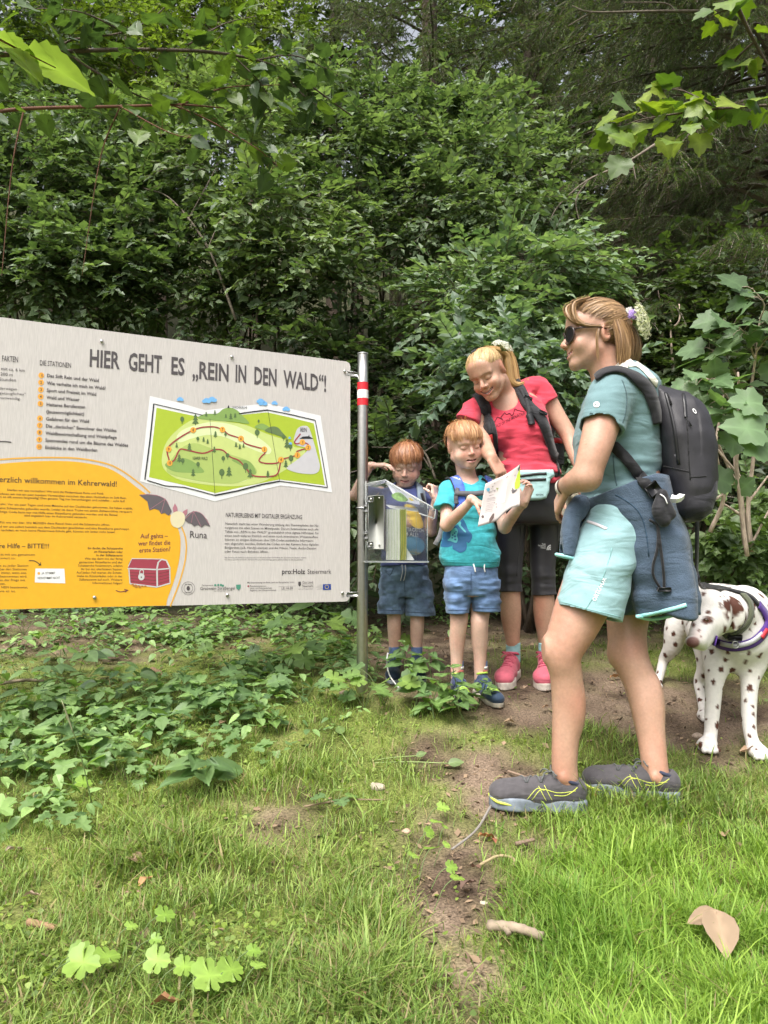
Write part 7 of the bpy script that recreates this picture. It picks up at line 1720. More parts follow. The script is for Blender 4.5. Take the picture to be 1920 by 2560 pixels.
# ------------------------------------------------------------------ the woman in profile
def woman_teal():
 D = 2.42
 g = W(1500, 2020, 2.36)
 root = empty('person', (g[0], g[1], gh(g[0], g[1])), 'smiling woman in profile with sunglasses, teal t-shirt, mint shorts and jacket round her hips', 'person')
 h = Head(W(1487, 843, D), (-.995, .05, -.035), (-.03, 0, 1), 1.0)
 v = Vol(W(1340, 2070, D) - (0, .48, 0), W(1720, 715, D) + (0, .36, 0), .003)
 h.sculpt(v, smile=.9, mouth=.003)
 v.add(prim_limb([(1548, 975, D, 58), (1522, 930, D, 46), (1510, 895, D, 45)]), .02)
 v.add(prim_loft(rows((960, 1495, 1600, D, .10), (1000, 1470, 1625, D, .155), (1100, 1455, 1635, D, .15), (1200, 1455, 1640, D, .145), (1260, 1460, 1665, D, .155), (1330, 1470, 1680, D, .16), (1390, 1490, 1660, D, .15))), .03)
 v.limb([(1530, 1350, 2.32, 68), (1480, 1460, 2.30, 70), (1438, 1555, 2.28, 60), (1408, 1630, 2.27, 46.5), (1415, 1688, 2.28, 39.5), (1421, 1760, 2.29, 40), (1414, 1840, 2.29, 33), (1411, 1910, 2.29, 31), (1415, 1945, 2.29, 29.5), (1418, 1968, 2.29, 22), (1420, 1986, 2.29, 16)])
 v.limb([(1590, 1350, 2.5, 74), (1580, 1460, 2.48, 66), (1568, 1560, 2.45, 49), (1573, 1636, 2.42, 45), (1598, 1700, 2.40, 40.5), (1616, 1760, 2.38, 40), (1628, 1840, 2.36, 33.5), (1637, 1915, 2.34, 31), (1644, 1945, 2.335, 29), (1647, 1966, 2.335, 21), (1648, 1982, 2.335, 15)])
 v.limb([(1524, 990, 2.27, 50), (1505, 1060, 2.23, 45), (1485, 1130, 2.2, 40), (1466, 1193, 2.2, 35)], .02)
 v.limb([(1468, 1193, 2.2, 35), (1440, 1203, 2.24, 30), (1415, 1217, 2.31, 21)], .015)
 hand(v, W(1415, 1217, 2.31), (-.15, .60, -.62), (.9, .1, -.3), (-.3, .5, .6), .92, (.35, .38, .42, .45), .3, .03, .027)
 v.limb([(1530, 990, 2.58, 48), (1490, 1150, 2.62, 38), (1475, 1190, 2.6, 34), (1425, 1212, 2.5, 22)], .02)
 hand(v, W(1425, 1212, 2.5), (-.25, -.35, -.55), (.8, .3, -.3), (-.3, -.5, .6), .9, (.4, .4, .45, .5), .3, .03, .027)
 for kx, ky, kd in ((1368, 1622, 2.275), (1536, 1634, 2.42)): v.add(prim_ell(W(kx, ky, kd), (.02, .032, .038)), .02)          # kneecaps
 for kx, ky, kd, kr in ((1432, 1765, 2.29, .05), (1630, 1760, 2.38, .05)): v.add(prim_ell(W(kx, ky, kd), (.036, .045, .10)), .012)          # calves
 for kx, ky, kd in ((1410, 1944, 2.258), (1638, 1944, 2.303)): v.add(prim_ell(W(kx, ky, kd), (.010, .007, .012)), .014)          # ankle bones
 bodymesh(v, h, root, skin_m, skin=SKIN_B, lip=(.48, .15, .14), brow=(.36, .22, .12), smile=.9, mouth=.003, lash=(.07, .04, .03))
 mb = MB()
 for i in range(8):
  t = (i - 3.5) / 4.2; mb.box(h.P(t*.026, .0905 - .014*t*t, -.0600 + .010*t*t), np.array((.0028, .002, .0034)), h.M, bevel=.0008)
 mb.build('teeth', mat('teeth', (.75, .70, .62), .3), root, kind='stuff')
 # hair
 mb = MB(); cols = ((.15, .083, .038), (.46, .285, .14)); rad = (.081, .101, .090); cen = (0, -.014, .034)
 ax = (0, -.93, .36)
 pe = lambda a: 104 + 17*np.cos(a) - 18*np.exp(-((np.abs(((a+np.pi) % (2*np.pi))-np.pi) - 1.5)/.5)**2)
 h.dome(mb, ax, lambda a: pe(a) - 6, rad=(.0785, .0975, .086), cen=cen, col=(.20, .11, .05))
 h.strands(mb, ax, pe, 2600, cols, rad=(.0795, .0985, .087), cen=cen, seed=31, jit=4, lift=.009, start=1, wave=.14, w=.0024)
 g2 = np.random.default_rng(77)
 for i in range(1900):                                              # the bob below the clip
  th = math.radians(g2.uniform(105, 255)); sx, cy = math.sin(th), math.cos(th)
  r0 = 1.0 + .05*g2.random(); L = g2.uniform(.80, 1.02); zb = -.112 - .015*g2.random() + .018*(abs(math.degrees(th) - 180) < 50)
  zz = np.linspace(.035 - .02*g2.random(), zb*L, 10); t = np.linspace(0, 1, 10)
  k = r0 * (1.02 + .27*np.sin(t*2.5) - .06*t**3) ; jit = g2.normal()*.004
  Lc = np.stack([sx*.079*k + jit, -.014 + cy*.100*k + g2.normal()*.003 + .004*np.sin(t*3), zz], 1)
  Lc[:, 2] = np.minimum(Lc[:, 2], .06)
  P = h.c + h.s * (Lc @ h.M)
  c = np.array(cols[0]) + (np.array(cols[1]) - np.array(cols[0])) * np.clip(.42 + .34*g2.normal() + .2*math.sin(th*11), 0, 1)
  mb.ribbon(P, np.stack([np.full(10, sx), np.full(10, cy), np.full(10, .1)], 1) @ h.M + g2.normal(size=3)*.2, .003*(.5+.8*g2.random())*np.clip(np.linspace(4, .2, 10), 0, 1), .0012, c, True)
 n_ = 40; V_ = []
 for j, (z, k) in enumerate(((.05, .97), (.02, 1.03), (-.02, 1.14), (-.06, 1.18), (-.098, 1.08))):
  for th in np.radians(np.linspace(112, 248, n_)): V_.append((math.sin(th)*.080*k, -.014 + math.cos(th)*.100*k, z))
 mb.add(h.c + h.s * (np.array(V_) @ h.M), quads=[(j*n_+i, j*n_+i+1, (j+1)*n_+i+1, (j+1)*n_+i) for j in range(4) for i in range(n_-1)], col=(.13, .07, .03))
 fr = [([h.P(-.03, .02, .125), h.P(-.055, .075, .10), h.P(-.066, .078, .05), h.P(-.072, .05, .022), h.P(-.082, .0, .012)], [.008, .010, .009, .007, .004]),
  ([h.P(-.01, .03, .127), h.P(-.03, .092, .098), h.P(-.05, .094, .06), h.P(-.066, .07, .03), h.P(-.078, .03, .02)], [.008, .010, .008, .006, .003]),
  ([h.P(-.074, .0, .02), h.P(-.079, .012, -.02), h.P(-.074, .012, -.06), h.P(-.07, .01, -.10)], [.002, .003, .003, .001])]
 for f_ in fr: locks(mb, [f_], 70 if f_[1][0] > .005 else 14, 1, cols, w=.0026, seed=int(f_[1][0]*1e4) + len(f_[0]))
 hr = mb.build('hair', hair_m, root, usecol=True)
 mb = MB(); kc = h.P(-.004, -.112, .022)
 mb.add(*(lambda V: (V, [(0, 1, 2), (0, 2, 3)]))([kc, kc + h.u*.03, kc + h.u*.03 - h.f*.012, kc - h.f*.02]))
 for i in range(7): mb.tube([kc + h.r*(i-3)*.006 + h.u*.018, kc + h.r*(i-3)*.006 - h.f*.016, kc + h.r*(i-3)*.006 - h.u*.022 - h.f*.002], .003, 6)
 mb.tube([kc - h.r*.024 + h.u*.018, kc + h.r*.024 + h.u*.018], .005, 8); mb.build('hair_claw', mat('tortoiseshell', (.16, .035, .012), .25, var=.6, scale=140), hr)
 # flowers in the hair
 f1 = empty('hair_flower', h.P(-.03, -.15, .05), 'large cream wild carrot umbel at the back of the bobbed hair', 'flower')
 mb = MB(); flower_head(mb, W(1606, 803, 2.34), (.78, -.60, .12), .060, 340, 14, ((.62, .66, .36), (.72, .74, .48), (.80, .80, .64)), size=.0028, dome=.15)
 mb.tube([W(1572, 815, 2.42), W(1592, 803, 2.39)], .002, 6, col=(.4, .46, .18)); mb.build('blossoms', m_petal, f1, usecol=True, smooth=False, kind='stuff')
 f2 = empty('hair_flower', h.P(-.04, -.13, .07), 'small lilac scabious beside the wild carrot in the hair', 'flower')
 mb = MB(); flower_head(mb, W(1584, 786, 2.33), (.1, -.95, .3), .017, 60, 15, ((.42, .28, .66), (.55, .40, .78)), size=.0042, dome=.5); mb.build('blossoms', m_petal, f2, usecol=True, smooth=False, kind='stuff')
 f3 = empty('hair_flower', h.P(-.02, -.13, .08), 'small white blossom between bobbed hair and the lilac scabious', 'flower')
 mb = MB(); flower_head(mb, W(1574, 776, 2.36), (.1, -.95, .5), .011, 26, 16, ((.8, .8, .76),), size=.004); mb.build('blossoms', m_petal, f3, usecol=True, smooth=False, kind='stuff')
 # sunglasses
 sg = empty('sunglasses', h.P(0, .1, .005), 'dark sunglasses worn by the woman in profile', 'sunglasses')
 m_fr = mat('dark_frame', (.03, .015, .012), .25, coat=.3); m_ln = mat('smoked_lens', (.02, .017, .02), .06, spec=.8)
 fm = MB()
 for sx in (-1, 1):
  cc = np.array((sx*.034, .0985, .000)); an = np.linspace(0, 2*math.pi, 28, endpoint=False)
  ring = [(cc[0] + .031*math.copysign(abs(math.cos(a))**.8, math.cos(a)), cc[1] - .012*(abs(cc[0] + .031*math.cos(a))/.06)**2 - .03*max(0, (abs(cc[0] + .031*math.cos(a)) - .04))*4, cc[2] + .0265*math.copysign(abs(math.sin(a))**.8, math.sin(a))) for a in an]
  RW = np.array([h.P(*p) for p in ring]); fm.tube(np.vstack([RW, RW[:2]]), .0028, 6, cap=False)
  V_ = np.vstack([RW, RW.mean(0) + h.f*.004]); lm = MB(); n = len(RW)
  lm.add(V_, tris=[(i, (i+1) % n, n) for i in range(n)]); lm.build('lens', m_ln, sg)
  fm.tube([h.P(sx*.060, .082, .012), h.P(sx*.070, .06, .014), h.P(sx*.079, .0, .010), h.P(sx*.079, -.02, .002)], [.0034, .003, .0022, .0018], 6)
 fm.tube([h.P(-.01, .097, .004), h.P(0, .1, .008), h.P(.01, .097, .004)], .0022, 6)
 fm.build('frame', m_fr, sg)
 # shirt
 m_sh = cloth('grey_teal_jersey', (.135, .225, .24), .85, var=.08)
 v = Vol(W(1400, 1320, D) - (0, .34, 0), W(1700, 890, D) + (0, .3, 0), .0035)
 v.add(prim_loft(rows((912, 1530, 1585, D, .07), (940, 1502, 1618, D, .11), (968, 1480, 1640, D, .165), (1000, 1464, 1634, D, .178), (1045, 1450, 1642, D, .172), (1097, 1437, 1646, D, .165), (1140, 1440, 1646, D, .158), (1190, 1442, 1646, D, .158), (1230, 1446, 1652, D, .16), (1270, 1452, 1662, D, .165), (1310, 1456, 1672, D, .165)), rnd=.01), 0)
 v.add(prim_limb([(1545, 975, 2.3, 52), (1527, 990, 2.265, 58), (1504, 1074, 2.22, 57)], (-.30, -.3, -1.0)), .03)
 v.add(prim_limb([(1545, 975, 2.54, 52), (1527, 990, 2.6, 56), (1512, 1060, 2.63, 52)], (-.2, .2, -1)), .03)
 v.sub(prim_limb([(1502, 1068, 2.22, 50), (1493, 1100, 2.19, 54)]), .0)
 v.sub(prim_limb([(1505, 900, D, 56), (1530, 945, D, 58)]), .006)
 v.disp(wrinkle(.0115, 6, 6, 26, 2.0, zamp=lambda z: .35 + .9*np.clip((zof(1120, D) - z)/.12, 0, 1)))
 P, T, Q = v.mesh(.02); sh = part('t_shirt', P, T, Q, m_sh, root); tr = bvh(P, T, Q)
 mb = MB()
 q0 = (1484, 1003)
 def rr(x0, y0, x1, y1, r):
  return [(x0+r, y0), (x1-r, y0), (x1, y0+r), (x1, y1-r), (x1-r, y1), (x0+r, y1), (x0, y1-r), (x0, y0+r)]
 for a, b in zip(rr(1485, 1006, 1498, 1018, 3), rr(1485, 1006, 1498, 1018, 3)[1:] + rr(1485, 1006, 1498, 1018, 3)[:1]): strap(mb, tr, [a, b], .0028, .001, .001, 4)
 for pl in ([(1485, 1010), (1492, 1010), (1494, 1012), (1491, 1014)], [(1491, 1014), (1489, 1017)], [(1494, 1006), (1494, 1012), (1497, 1017)]): strap(mb, tr, pl, .0028, .001, .001, 5)
 mb.build('sleeve_logo', m_white, sh)
 seams('seam', tr, [[(1555, 950), (1566, 985), (1564, 1030), (1552, 1068)], [(1475, 1033), (1508, 1037), (1550, 1050)], [(1533, 1140), (1536, 1180), (1542, 1215)]], cloth('teal_seam', (.06, .11, .12)), sh, w=.004)
 m_cr = cloth('cream_lining', (.66, .64, .55))
 for pth, w in (([(1540, 932), (1560, 914), (1584, 908)], .05), ([(1586, 910), (1612, 928), (1640, 962)], .025)):
  mb = MB(); strap(mb, tr, pth, w, .004, .002); mb.build('collar_lining', m_cr, sh)
 # shorts
 m_so = cloth('mint_shorts', (.25, .405, .43), .75, var=.06)
 v = Vol(W(1370, 1575, D) - (0, .36, 0), W(1700, 1235, D) + (0, .3, 0), .0035)
 v.add(prim_loft(rows((1245, 1455, 1670, D, .17), (1290, 1458, 1680, D, .178), (1340, 1470, 1685, D, .18), (1375, 1490, 1680, D, .17)), rnd=.01), 0)
 v.add(prim_limb([(1532, 1330, 2.32, 78), (1498, 1430, 2.29, 82), (1471, 1534, 2.27, 83)], (-.28, -.05, -1.0)), .03)
 v.add(prim_limb([(1600, 1330, 2.5, 80), (1590, 1430, 2.49, 76), (1580, 1532, 2.47, 70)], (-.05, .0, -1.0)), .03)
 v.disp(wrinkle(.006, 8, 8, 22, 1.6, ridge=True, zamp=lambda z: np.clip((z - zof(1535, D))/.12, .15, 1)))
 v.sub(prim_limb([(1472, 1524, 2.27, 74), (1460, 1565, 2.26, 76)]), 0)
 v.sub(prim_limb([(1581, 1524, 2.47, 66), (1578, 1560, 2.46, 68)]), 0)
 P, T, Q = v.mesh(.02); so = part('shorts', P, T, Q, m_so, root); tr = bvh(P, T, Q)
 mb = MB(); V, T_ = text_mesh('ORTOVOX', .012); w = V[:, 0].max()
 dx, dy = (1513 - 1487) / 1, (1446 - 1501) / 1
 decal(mb, tr, V, T_, lambda a, b: (1489 + a/w*dx*1.05 + b*-15*.9, 1504 + a/w*dy*1.05 + b*-15*.43), .002); mb.build('lettering', m_white, so, smooth=False)
 seams('seam', tr, [[(1530, 1370), (1512, 1430), (1490, 1480), (1463, 1524)], [(1400, 1503), (1440, 1514), (1500, 1530), (1552, 1543)]], cloth('mint_seam', (.22, .42, .42)), so)
 mb = MB(); strap(mb, tr, [(1469, 1304), (1490, 1311), (1517, 1323)], .009, .002, .001); mb.build('zip', mat('pale_zip', (.62, .58, .60), .5), so)
 mb = MB(); q, n = hit(tr, 1461, 1301); mb.tube([q + n*.001, q + n*.006], .006, 10); mb.build('button', m_plblack, so)
 # jacket tied round the hips
 m_j = cloth('slate_blue_fleece', (.062, .092, .135), .9, var=.10, bump=.6, bscale=240); m_tr = mat('aqua_trim', (.32, .66, .66), .6)
 v = Vol(W(1385, 1590, D) - (0, .42, 0), W(1760, 1170, D) + (0, .36, 0), .0038)
 v.add(prim_loft(rows((1195, 1492, 1660, D, .185), (1225, 1438, 1664, D, .196), (1262, 1436, 1675, D, .20), (1300, 1452, 1690, D, .20), (1345, 1476, 1704, D, .202), (1400, 1500, 1710, D, .205), (1460, 1530, 1716, D, .21), (1532, 1550, 1722, D, .215)), rnd=.01), 0)
 v.sub(prim_loft(rows((1518, 1580, 1694, D, .17), (1540, 1580, 1696, D, .175), (1580, 1580, 1698, D, .178)), rnd=.01), 0)
 # open at the front: cut along the slanting edge
 c1, c2 = W(1528, 1290, 2.22), W(1597, 1545, 2.22)
 e = nrm(c2 - c1); n1 = np.array((-e[2], 0, e[0])); n1 = n1 if n1[0] < 0 else -n1
 band = W(1500, 1283, D)[2]
 fsl, X, Y, Z = v.reg(v.lo, v.lo + v.n*v.h, 0)
 dcut = (X - c1[0])*n1[0] + (Z - c1[2])*n1[2] - .035*np.sin((Z - c1[2])*9)*(Z < c1[2])
 dband = (band - .25*(W(1500, 1283, D)[0] - X)*0) - Z
 keep = np.minimum(dcut, dband + 0*X)
 v.f = np.maximum(v.f, np.broadcast_to(keep, v.f.shape)).astype(np.float32)
 bt_ = W(1452, 1242, D); n2 = np.array((-.45, 0, 1.0))
 v.cut(W(1555, 1212, D), (-.38, 0, 1.0))
 v.cut(W(1650, 1534, D), (.10, 0, -1))
 v.disp(lambda x, y, z: .010*np.sin(np.arctan2(y - D, x - 1.1*0 - W(1640, 1400, D)[0])*9 + noise3(x*4, y*4, z*3)*2) * np.clip((zof(1320, D) - z)/.2, 0, 1) + .005*noise3(x*8, y*8, z*26))
 P, T, Q = v.mesh(.02); jk = part('jacket', P, T, Q, m_j, root); tr = bvh(P, T, Q)
 seams('hem_trim', tr, [[(1593, 1541), (1640, 1532), (1690, 1520), (1716, 1512)]], m_tr, jk, w=.012, th=.003)
 mb = MB(); P_ = [W(1593, 1541, 2.24), W(1630, 1548, 2.34), W(1690, 1537, 2.42), W(1722, 1526, 2.44), W(1716, 1512, 2.40)]
 mb.tube(smoothline(P_, 24), .006, 6); mb.build('hem_trim', m_tr, jk)
 seams('seam', tr, [[(1515, 1228), (1555, 1245), (1598, 1280), (1615, 1330), (1622, 1390)]], cloth('navy_seam', (.03, .06, .10)), jk, w=.004)
 mb = MB()
 a0 = W(1640, 1310, 2.19)
 for off, px in ((0, [(1620, 1300), (1640, 1318), (1640, 1370), (1630, 1410), (1630, 1440), (1648, 1472)]), (1, [(1641, 1318), (1648, 1370), (1655, 1430), (1657, 1474)])):
  mb.tube(smoothline([hit(tr, *p)[0] + np.array((0, -.012, 0)) for p in px], 24), .0042, 6)
 mb.build('drawcord', m_blackweb, jk, kind='stuff')
 q, n = hit(tr, 1663, 1474); mb = MB(); mb.box(q + n*.012, (.020, .007, .007), bevel=.002); mb.build('cord_stop', m_plblack, jk)
 mb = MB()
 v = Vol(W(1380, 1410, D) - (0, .3, 0), W(1470, 1240, D) + (0, .15, 0), .0035)      # a sleeve hanging in front
 v.add(prim_limb([(1452, 1262, 2.34, 26), (1432, 1290, 2.3, 24), (1424, 1335, 2.29, 23), (1412, 1388, 2.29, 24)], (-.15, 0, -1)), 0)
 v.add(prim_limb([(1456, 1290, 2.36, 18), (1448, 1335, 2.37, 20), (1442, 1380, 2.38, 20)], (-.1, 0, -1)), .006)
 v.sub(prim_limb([(1415, 1375, 2.29, 19), (1410, 1405, 2.28, 20)]), 0)
 v.disp(wrinkle(.004, 20, 20, 12, 1))
 P, T, Q = v.mesh(.02); sl = part('jacket_sleeve', P, T, Q, m_j, jk)
 mb = MB(); cc = W(1412, 1388, 2.29); ra = 21*2.29/F
 mb.tube([cc + (ra*math.cos(a), ra*math.sin(a), -.004 - .006*math.cos(a)) for a in np.linspace(0, 6.283, 26)], .0055, 6, cap=False); mb.build('cuff_trim', m_tr, jk)
 # bracelet
 mb = MB(); wc = W(1416, 1216, 2.305); dd = nrm(W(1415, 1217, 2.31) - W(1440, 1203, 2.24)); a1 = nrm(np.cross(dd, (0, 0, 1))); a2 = np.cross(dd, a1); rw = .0295
 mb.tube([wc + rw*(math.cos(t)*a1 + math.sin(t)*a2) for t in np.linspace(0, 6.283, 30)], .0028, 6, cap=False)
 mb.build('bracelet', mat('dark_bracelet', (.06, .03, .02), .4), root)
 mb = MB(); mb.ribbon([wc + dd*.014 + (rw-.002)*(math.cos(t)*a1 + math.sin(t)*a2) for t in np.linspace(0, 6.283, 30)], [math.cos(t)*a1 + math.sin(t)*a2 for t in np.linspace(0, 6.283, 30)], .013, .003); mb.build('watch_strap', mat('grey_watch_strap', (.5, .47, .42), .5), root)
 # hat held in front of her
 hat = empty('sun_hat', W(1432, 1265, 2.4), 'crumpled olive beige sun hat held in front of her waist', 'hat')
 v = Vol(W(1395, 1315, 2.4) - (0, .1, 0), W(1465, 1215, 2.4) + (0, .12, 0), .003)
 c = W(1430, 1262, 2.41)
 pts = [(1416, 1242), (1432, 1236), (1444, 1244), (1440, 1268), (1428, 1290), (1414, 1304), (1411, 1290), (1418, 1270)]
 v.add(prim_poly([(W(*p, 2.41) - c)[[0, 2]] for p in pts], c, (1, 0, 0), (0, 0, 1), (0, 1, 0), .05, .015), 0)
 v.disp(lambda x, y, z: .006*np.sin(x*260 + z*60 + 4*noise3(x*9, y*9, z*9)))
 part('crown', *v.mesh(.01), cloth('olive_beige_cotton', (.26, .24, .17)), hat)
 # shoes
 m_up = cloth('charcoal_mesh', (.075, .07, .075), .8, var=.15, scale=60); m_sl = mat('grey_blue_sole', (.17, .20, .235), .75, var=.5, scale=22); m_yl = mat('neon_trim', (.55, .62, .08), .5)
 m_nv = cloth('navy_overlay', (.03, .035, .065), .6)
 for leg, yaw in (((1418, 1985, 2.29), -1.43), ((1650, 1985, 2.335), -1.20)):
  H, T_ = foot(leg, yaw, .285)
  up, t2, Pt = shoe(root, H, T_, m_up, m_sl, cloth('grey_lace', (.10, .11, .11)), .003, wide=1.1, hgt=1.02, low=.016, sole_t=.032, collar=m_nv)
  side = -1 if (Pt(1, .5, 0) - Pt(-1, .5, 0))[1] > 0 else 1
  def onside(b, z):
   o = Pt(side*.12, b, z); r = t2.ray_cast(Vector(o), Vector(Pt(0, b, z) - o).normalized())
   return np.array(r[0]) if r[0] is not None else Pt(side*.04, b, z)
  mb = MB()
  for ln in ([(.62, .035), (.52, .065), (.44, .062)], [(.57, .034), (.47, .064), (.30, .058), (.12, .066)], [(.50, .072), (.42, .034)], [(.44, .075), (.36, .036)], [(.34, .05), (.22, .052), (.10, .075)]):
   mb.tube([onside(b, z) for b, z in smoothline([(*l, 0) for l in ln], 12)[:, :2]], .0011, 4)
  mb.build('side_stripes', m_yl, up, kind='stuff')
  mb = MB(); mb.tube(smoothline([Pt(side*.049*.9, .78, .018), Pt(side*.040, .93, .024), Pt(0, 1.01, .03), Pt(-side*.03, .97, .03)], 18), .004, 6); mb.build('toe_rim', m_yl, up)
 # rucksack
 bp = empty('backpack', W(1700, 1130, D), 'large black daypack on the back of the woman in the teal t-shirt', 'backpack')
 v = Vol(W(1560, 1330, D) - (0, .26, 0), W(1800, 930, D) + (0, .24, 0), .0038)
 c = W(1690, 1140, D - .045)
 pts = [(1590, 958), (1640, 975), (1695, 988), (1728, 1012), (1754, 1060), (1767, 1120), (1769, 1180), (1764, 1235), (1748, 1280), (1716, 1303), (1690, 1300), (1668, 1282), (1658, 1230), (1640, 1160), (1630, 1090), (1612, 1020)]
 pl = smoothline([(*(W(*p, D - .045) - c)[[0, 2]], 0) for p in pts], 48, True)[:, :2]
 zt, zb2 = (W(0, 960, D - .045) - c)[2], (W(0, 1300, D - .045) - c)[2]
 v.add(prim_poly(pl, c, (1, 0, 0), (0, 0, 1), (0, 1, 0), .145, .055, taper=lambda u, w: .145 * (1 - .45*np.clip((w - (zt + zb2)/2)/(zt - (zt+zb2)/2), 0, 1)**2 - .25*np.clip(u/.12, 0, 1)**2)), 0)
 v.disp(lambda x, y, z: .0035*noise3(x*14 + 2*noise3(x*3, y*3, z*3), y*14, z*30) + .004*noise3(x*30, y*9, z*9)*(x < c[0] + .02))
 P, T, Q = v.mesh(.02); m_pk = mat('black_ripstop', (.022, .021, .026), .5, var=.2, scale=30, bump=.2, bscale=500)
 bag = part('bag', P, T, Q, m_pk, bp); tb = bvh(P, T, Q)
 sm = lambda nm, paths, m_, **kw: seams(nm, tb, paths, m_, bp, **kw)
 sm('zip', [[(1664, 982), (1672, 1010), (1682, 1050), (1690, 1100), (1697, 1160)], [(1708, 985), (1712, 1015), (1714, 1045)]], m_plblack, w=.010, th=.003)
 sm('seam', [[(1716, 1050), (1720, 1100), (1722, 1150), (1726, 1200)], [(1660, 1165), (1690, 1172), (1726, 1180)], [(1726, 1192), (1745, 1192), (1766, 1190)]], m_blackweb, w=.004)
 for pth in ([(1714, 1045), (1722, 1056), (1726, 1066)], [(1669, 985), (1672, 995), (1676, 1012)]):
  mb = MB(); mb.tube([hit(tb, *p)[0] + (0, -.006, 0) for p in pth], [.0018, .0018, .004], 6); mb.build('zip_pull', m_blackweb, bp)
 v = Vol(W(1650, 1325, D) - (0, .26, 0), W(1780, 1185, D) + (0, .2, 0), .004)
 mp = [(1668, 1238), (1690, 1232), (1718, 1222), (1735, 1204), (1762, 1200), (1762, 1245), (1745, 1288), (1716, 1308), (1686, 1302), (1670, 1282)]
 v.add(prim_poly([(W(*p, D - .045) - c)[[0, 2]] for p in mp], c, (1, 0, 0), (0, 0, 1), (0, 1, 0), .150, .05, taper=lambda u, w: .150 * (1 - .25*np.clip(u/.12, 0, 1)**2)), 0)
 part('side_pocket', *v.mesh(.01), cloth('black_mesh', (.016, .016, .02), .75), bp)
 ts = MB(); tc_ = W(1690, 1238, 2.275)
 g3 = np.random.default_rng(3); V_ = [W(1676, 1246, 2.225), W(1680, 1236, 2.235), W(1690, 1239, 2.22), W(1698, 1234, 2.235), W(1712, 1236, 2.225), W(1704, 1244, 2.217), W(1692, 1247, 2.21)]
 V_ += [p + np.array((.002, .012, -.012)) for p in V_]
 ts.add(V_, tris=[(0, 1, 2), (0, 2, 6), (2, 3, 5), (3, 4, 5), (2, 5, 6)] + [(a+7, b+7, cc+7) for a, b, cc in ((0, 2, 1), (0, 6, 2), (2, 5, 3), (3, 5, 4), (2, 6, 5))], quads=[(i, (i+1) % 7, (i+1) % 7+7, i+7) for i in range(7)])
 tis = empty('tissue', V_[3], 'crumpled white tissue in the mesh side pocket of the black daypack', 'tissue'); ts.build('paper', m_white, tis, smooth=False)
 mb = MB(); V, T_ = text_mesh('O', .03); decal(mb, tb, V, T_, lambda a, b: (1731 + a*13, 1028 - b*14 + a*10), .003); mb.build('logo', m_white, bp, smooth=False)
 tr_s = bvh_of(sh); t2 = tr_s
 mb = MB(); strap(mb, tr_s, [(1492, 948), (1510, 934), (1535, 928), (1560, 932), (1583, 945), (1605, 962), (1622, 985), (1636, 1030), (1640, 1060)], .046, .007, .004, 40); mb.build('shoulder_strap', m_black, bp)
 mb = MB(); strap(mb, tr_s, [(1530, 1108), (1556, 1138), (1584, 1172), (1606, 1200)], .034, .005, .006, 30); mb.build('webbing', m_blackweb, bp)
 tj = bvh_of(jk); mb = MB(); strap(mb, tj, [(1586, 1176), (1600, 1196), (1618, 1216), (1646, 1244)], .034, .005, .004, 20); mb.build('webbing', m_blackweb, bp)
 mb = MB(); q, n = hit(tj, 1624, 1224); xx = nrm(np.cross(n, (.8, 0, .6))); mb.box(q + n*.02, (.018, .022, .005), np.stack([xx, nrm(np.cross(n, xx)), n]), bevel=.002); mb.build('buckle', m_plblack, bp)
 v = Vol(W(1615, 1340, 2.2) - (0, .1, 0), W(1710, 1200, 2.2) + (0, .1, 0), .0035)
 v.add(prim_limb([(1655, 1236, 2.205, 12), (1648, 1275, 2.20, 18), (1660, 1302, 2.20, 16)]), 0); v.add(prim_limb([(1655, 1236, 2.205, 12), (1674, 1285, 2.205, 16)]), .01)
 part('hip_fin', *v.mesh(.01), m_black, bp)
 mb = MB(); mb.ribbon(smoothline([W(1650, 1236, 2.185), W(1661, 1244, 2.18), W(1668, 1260, 2.18)], 10), [(.3, -1, .2)]*10, .003, .002); mb.build('piping', m_white, bp)
woman_teal()
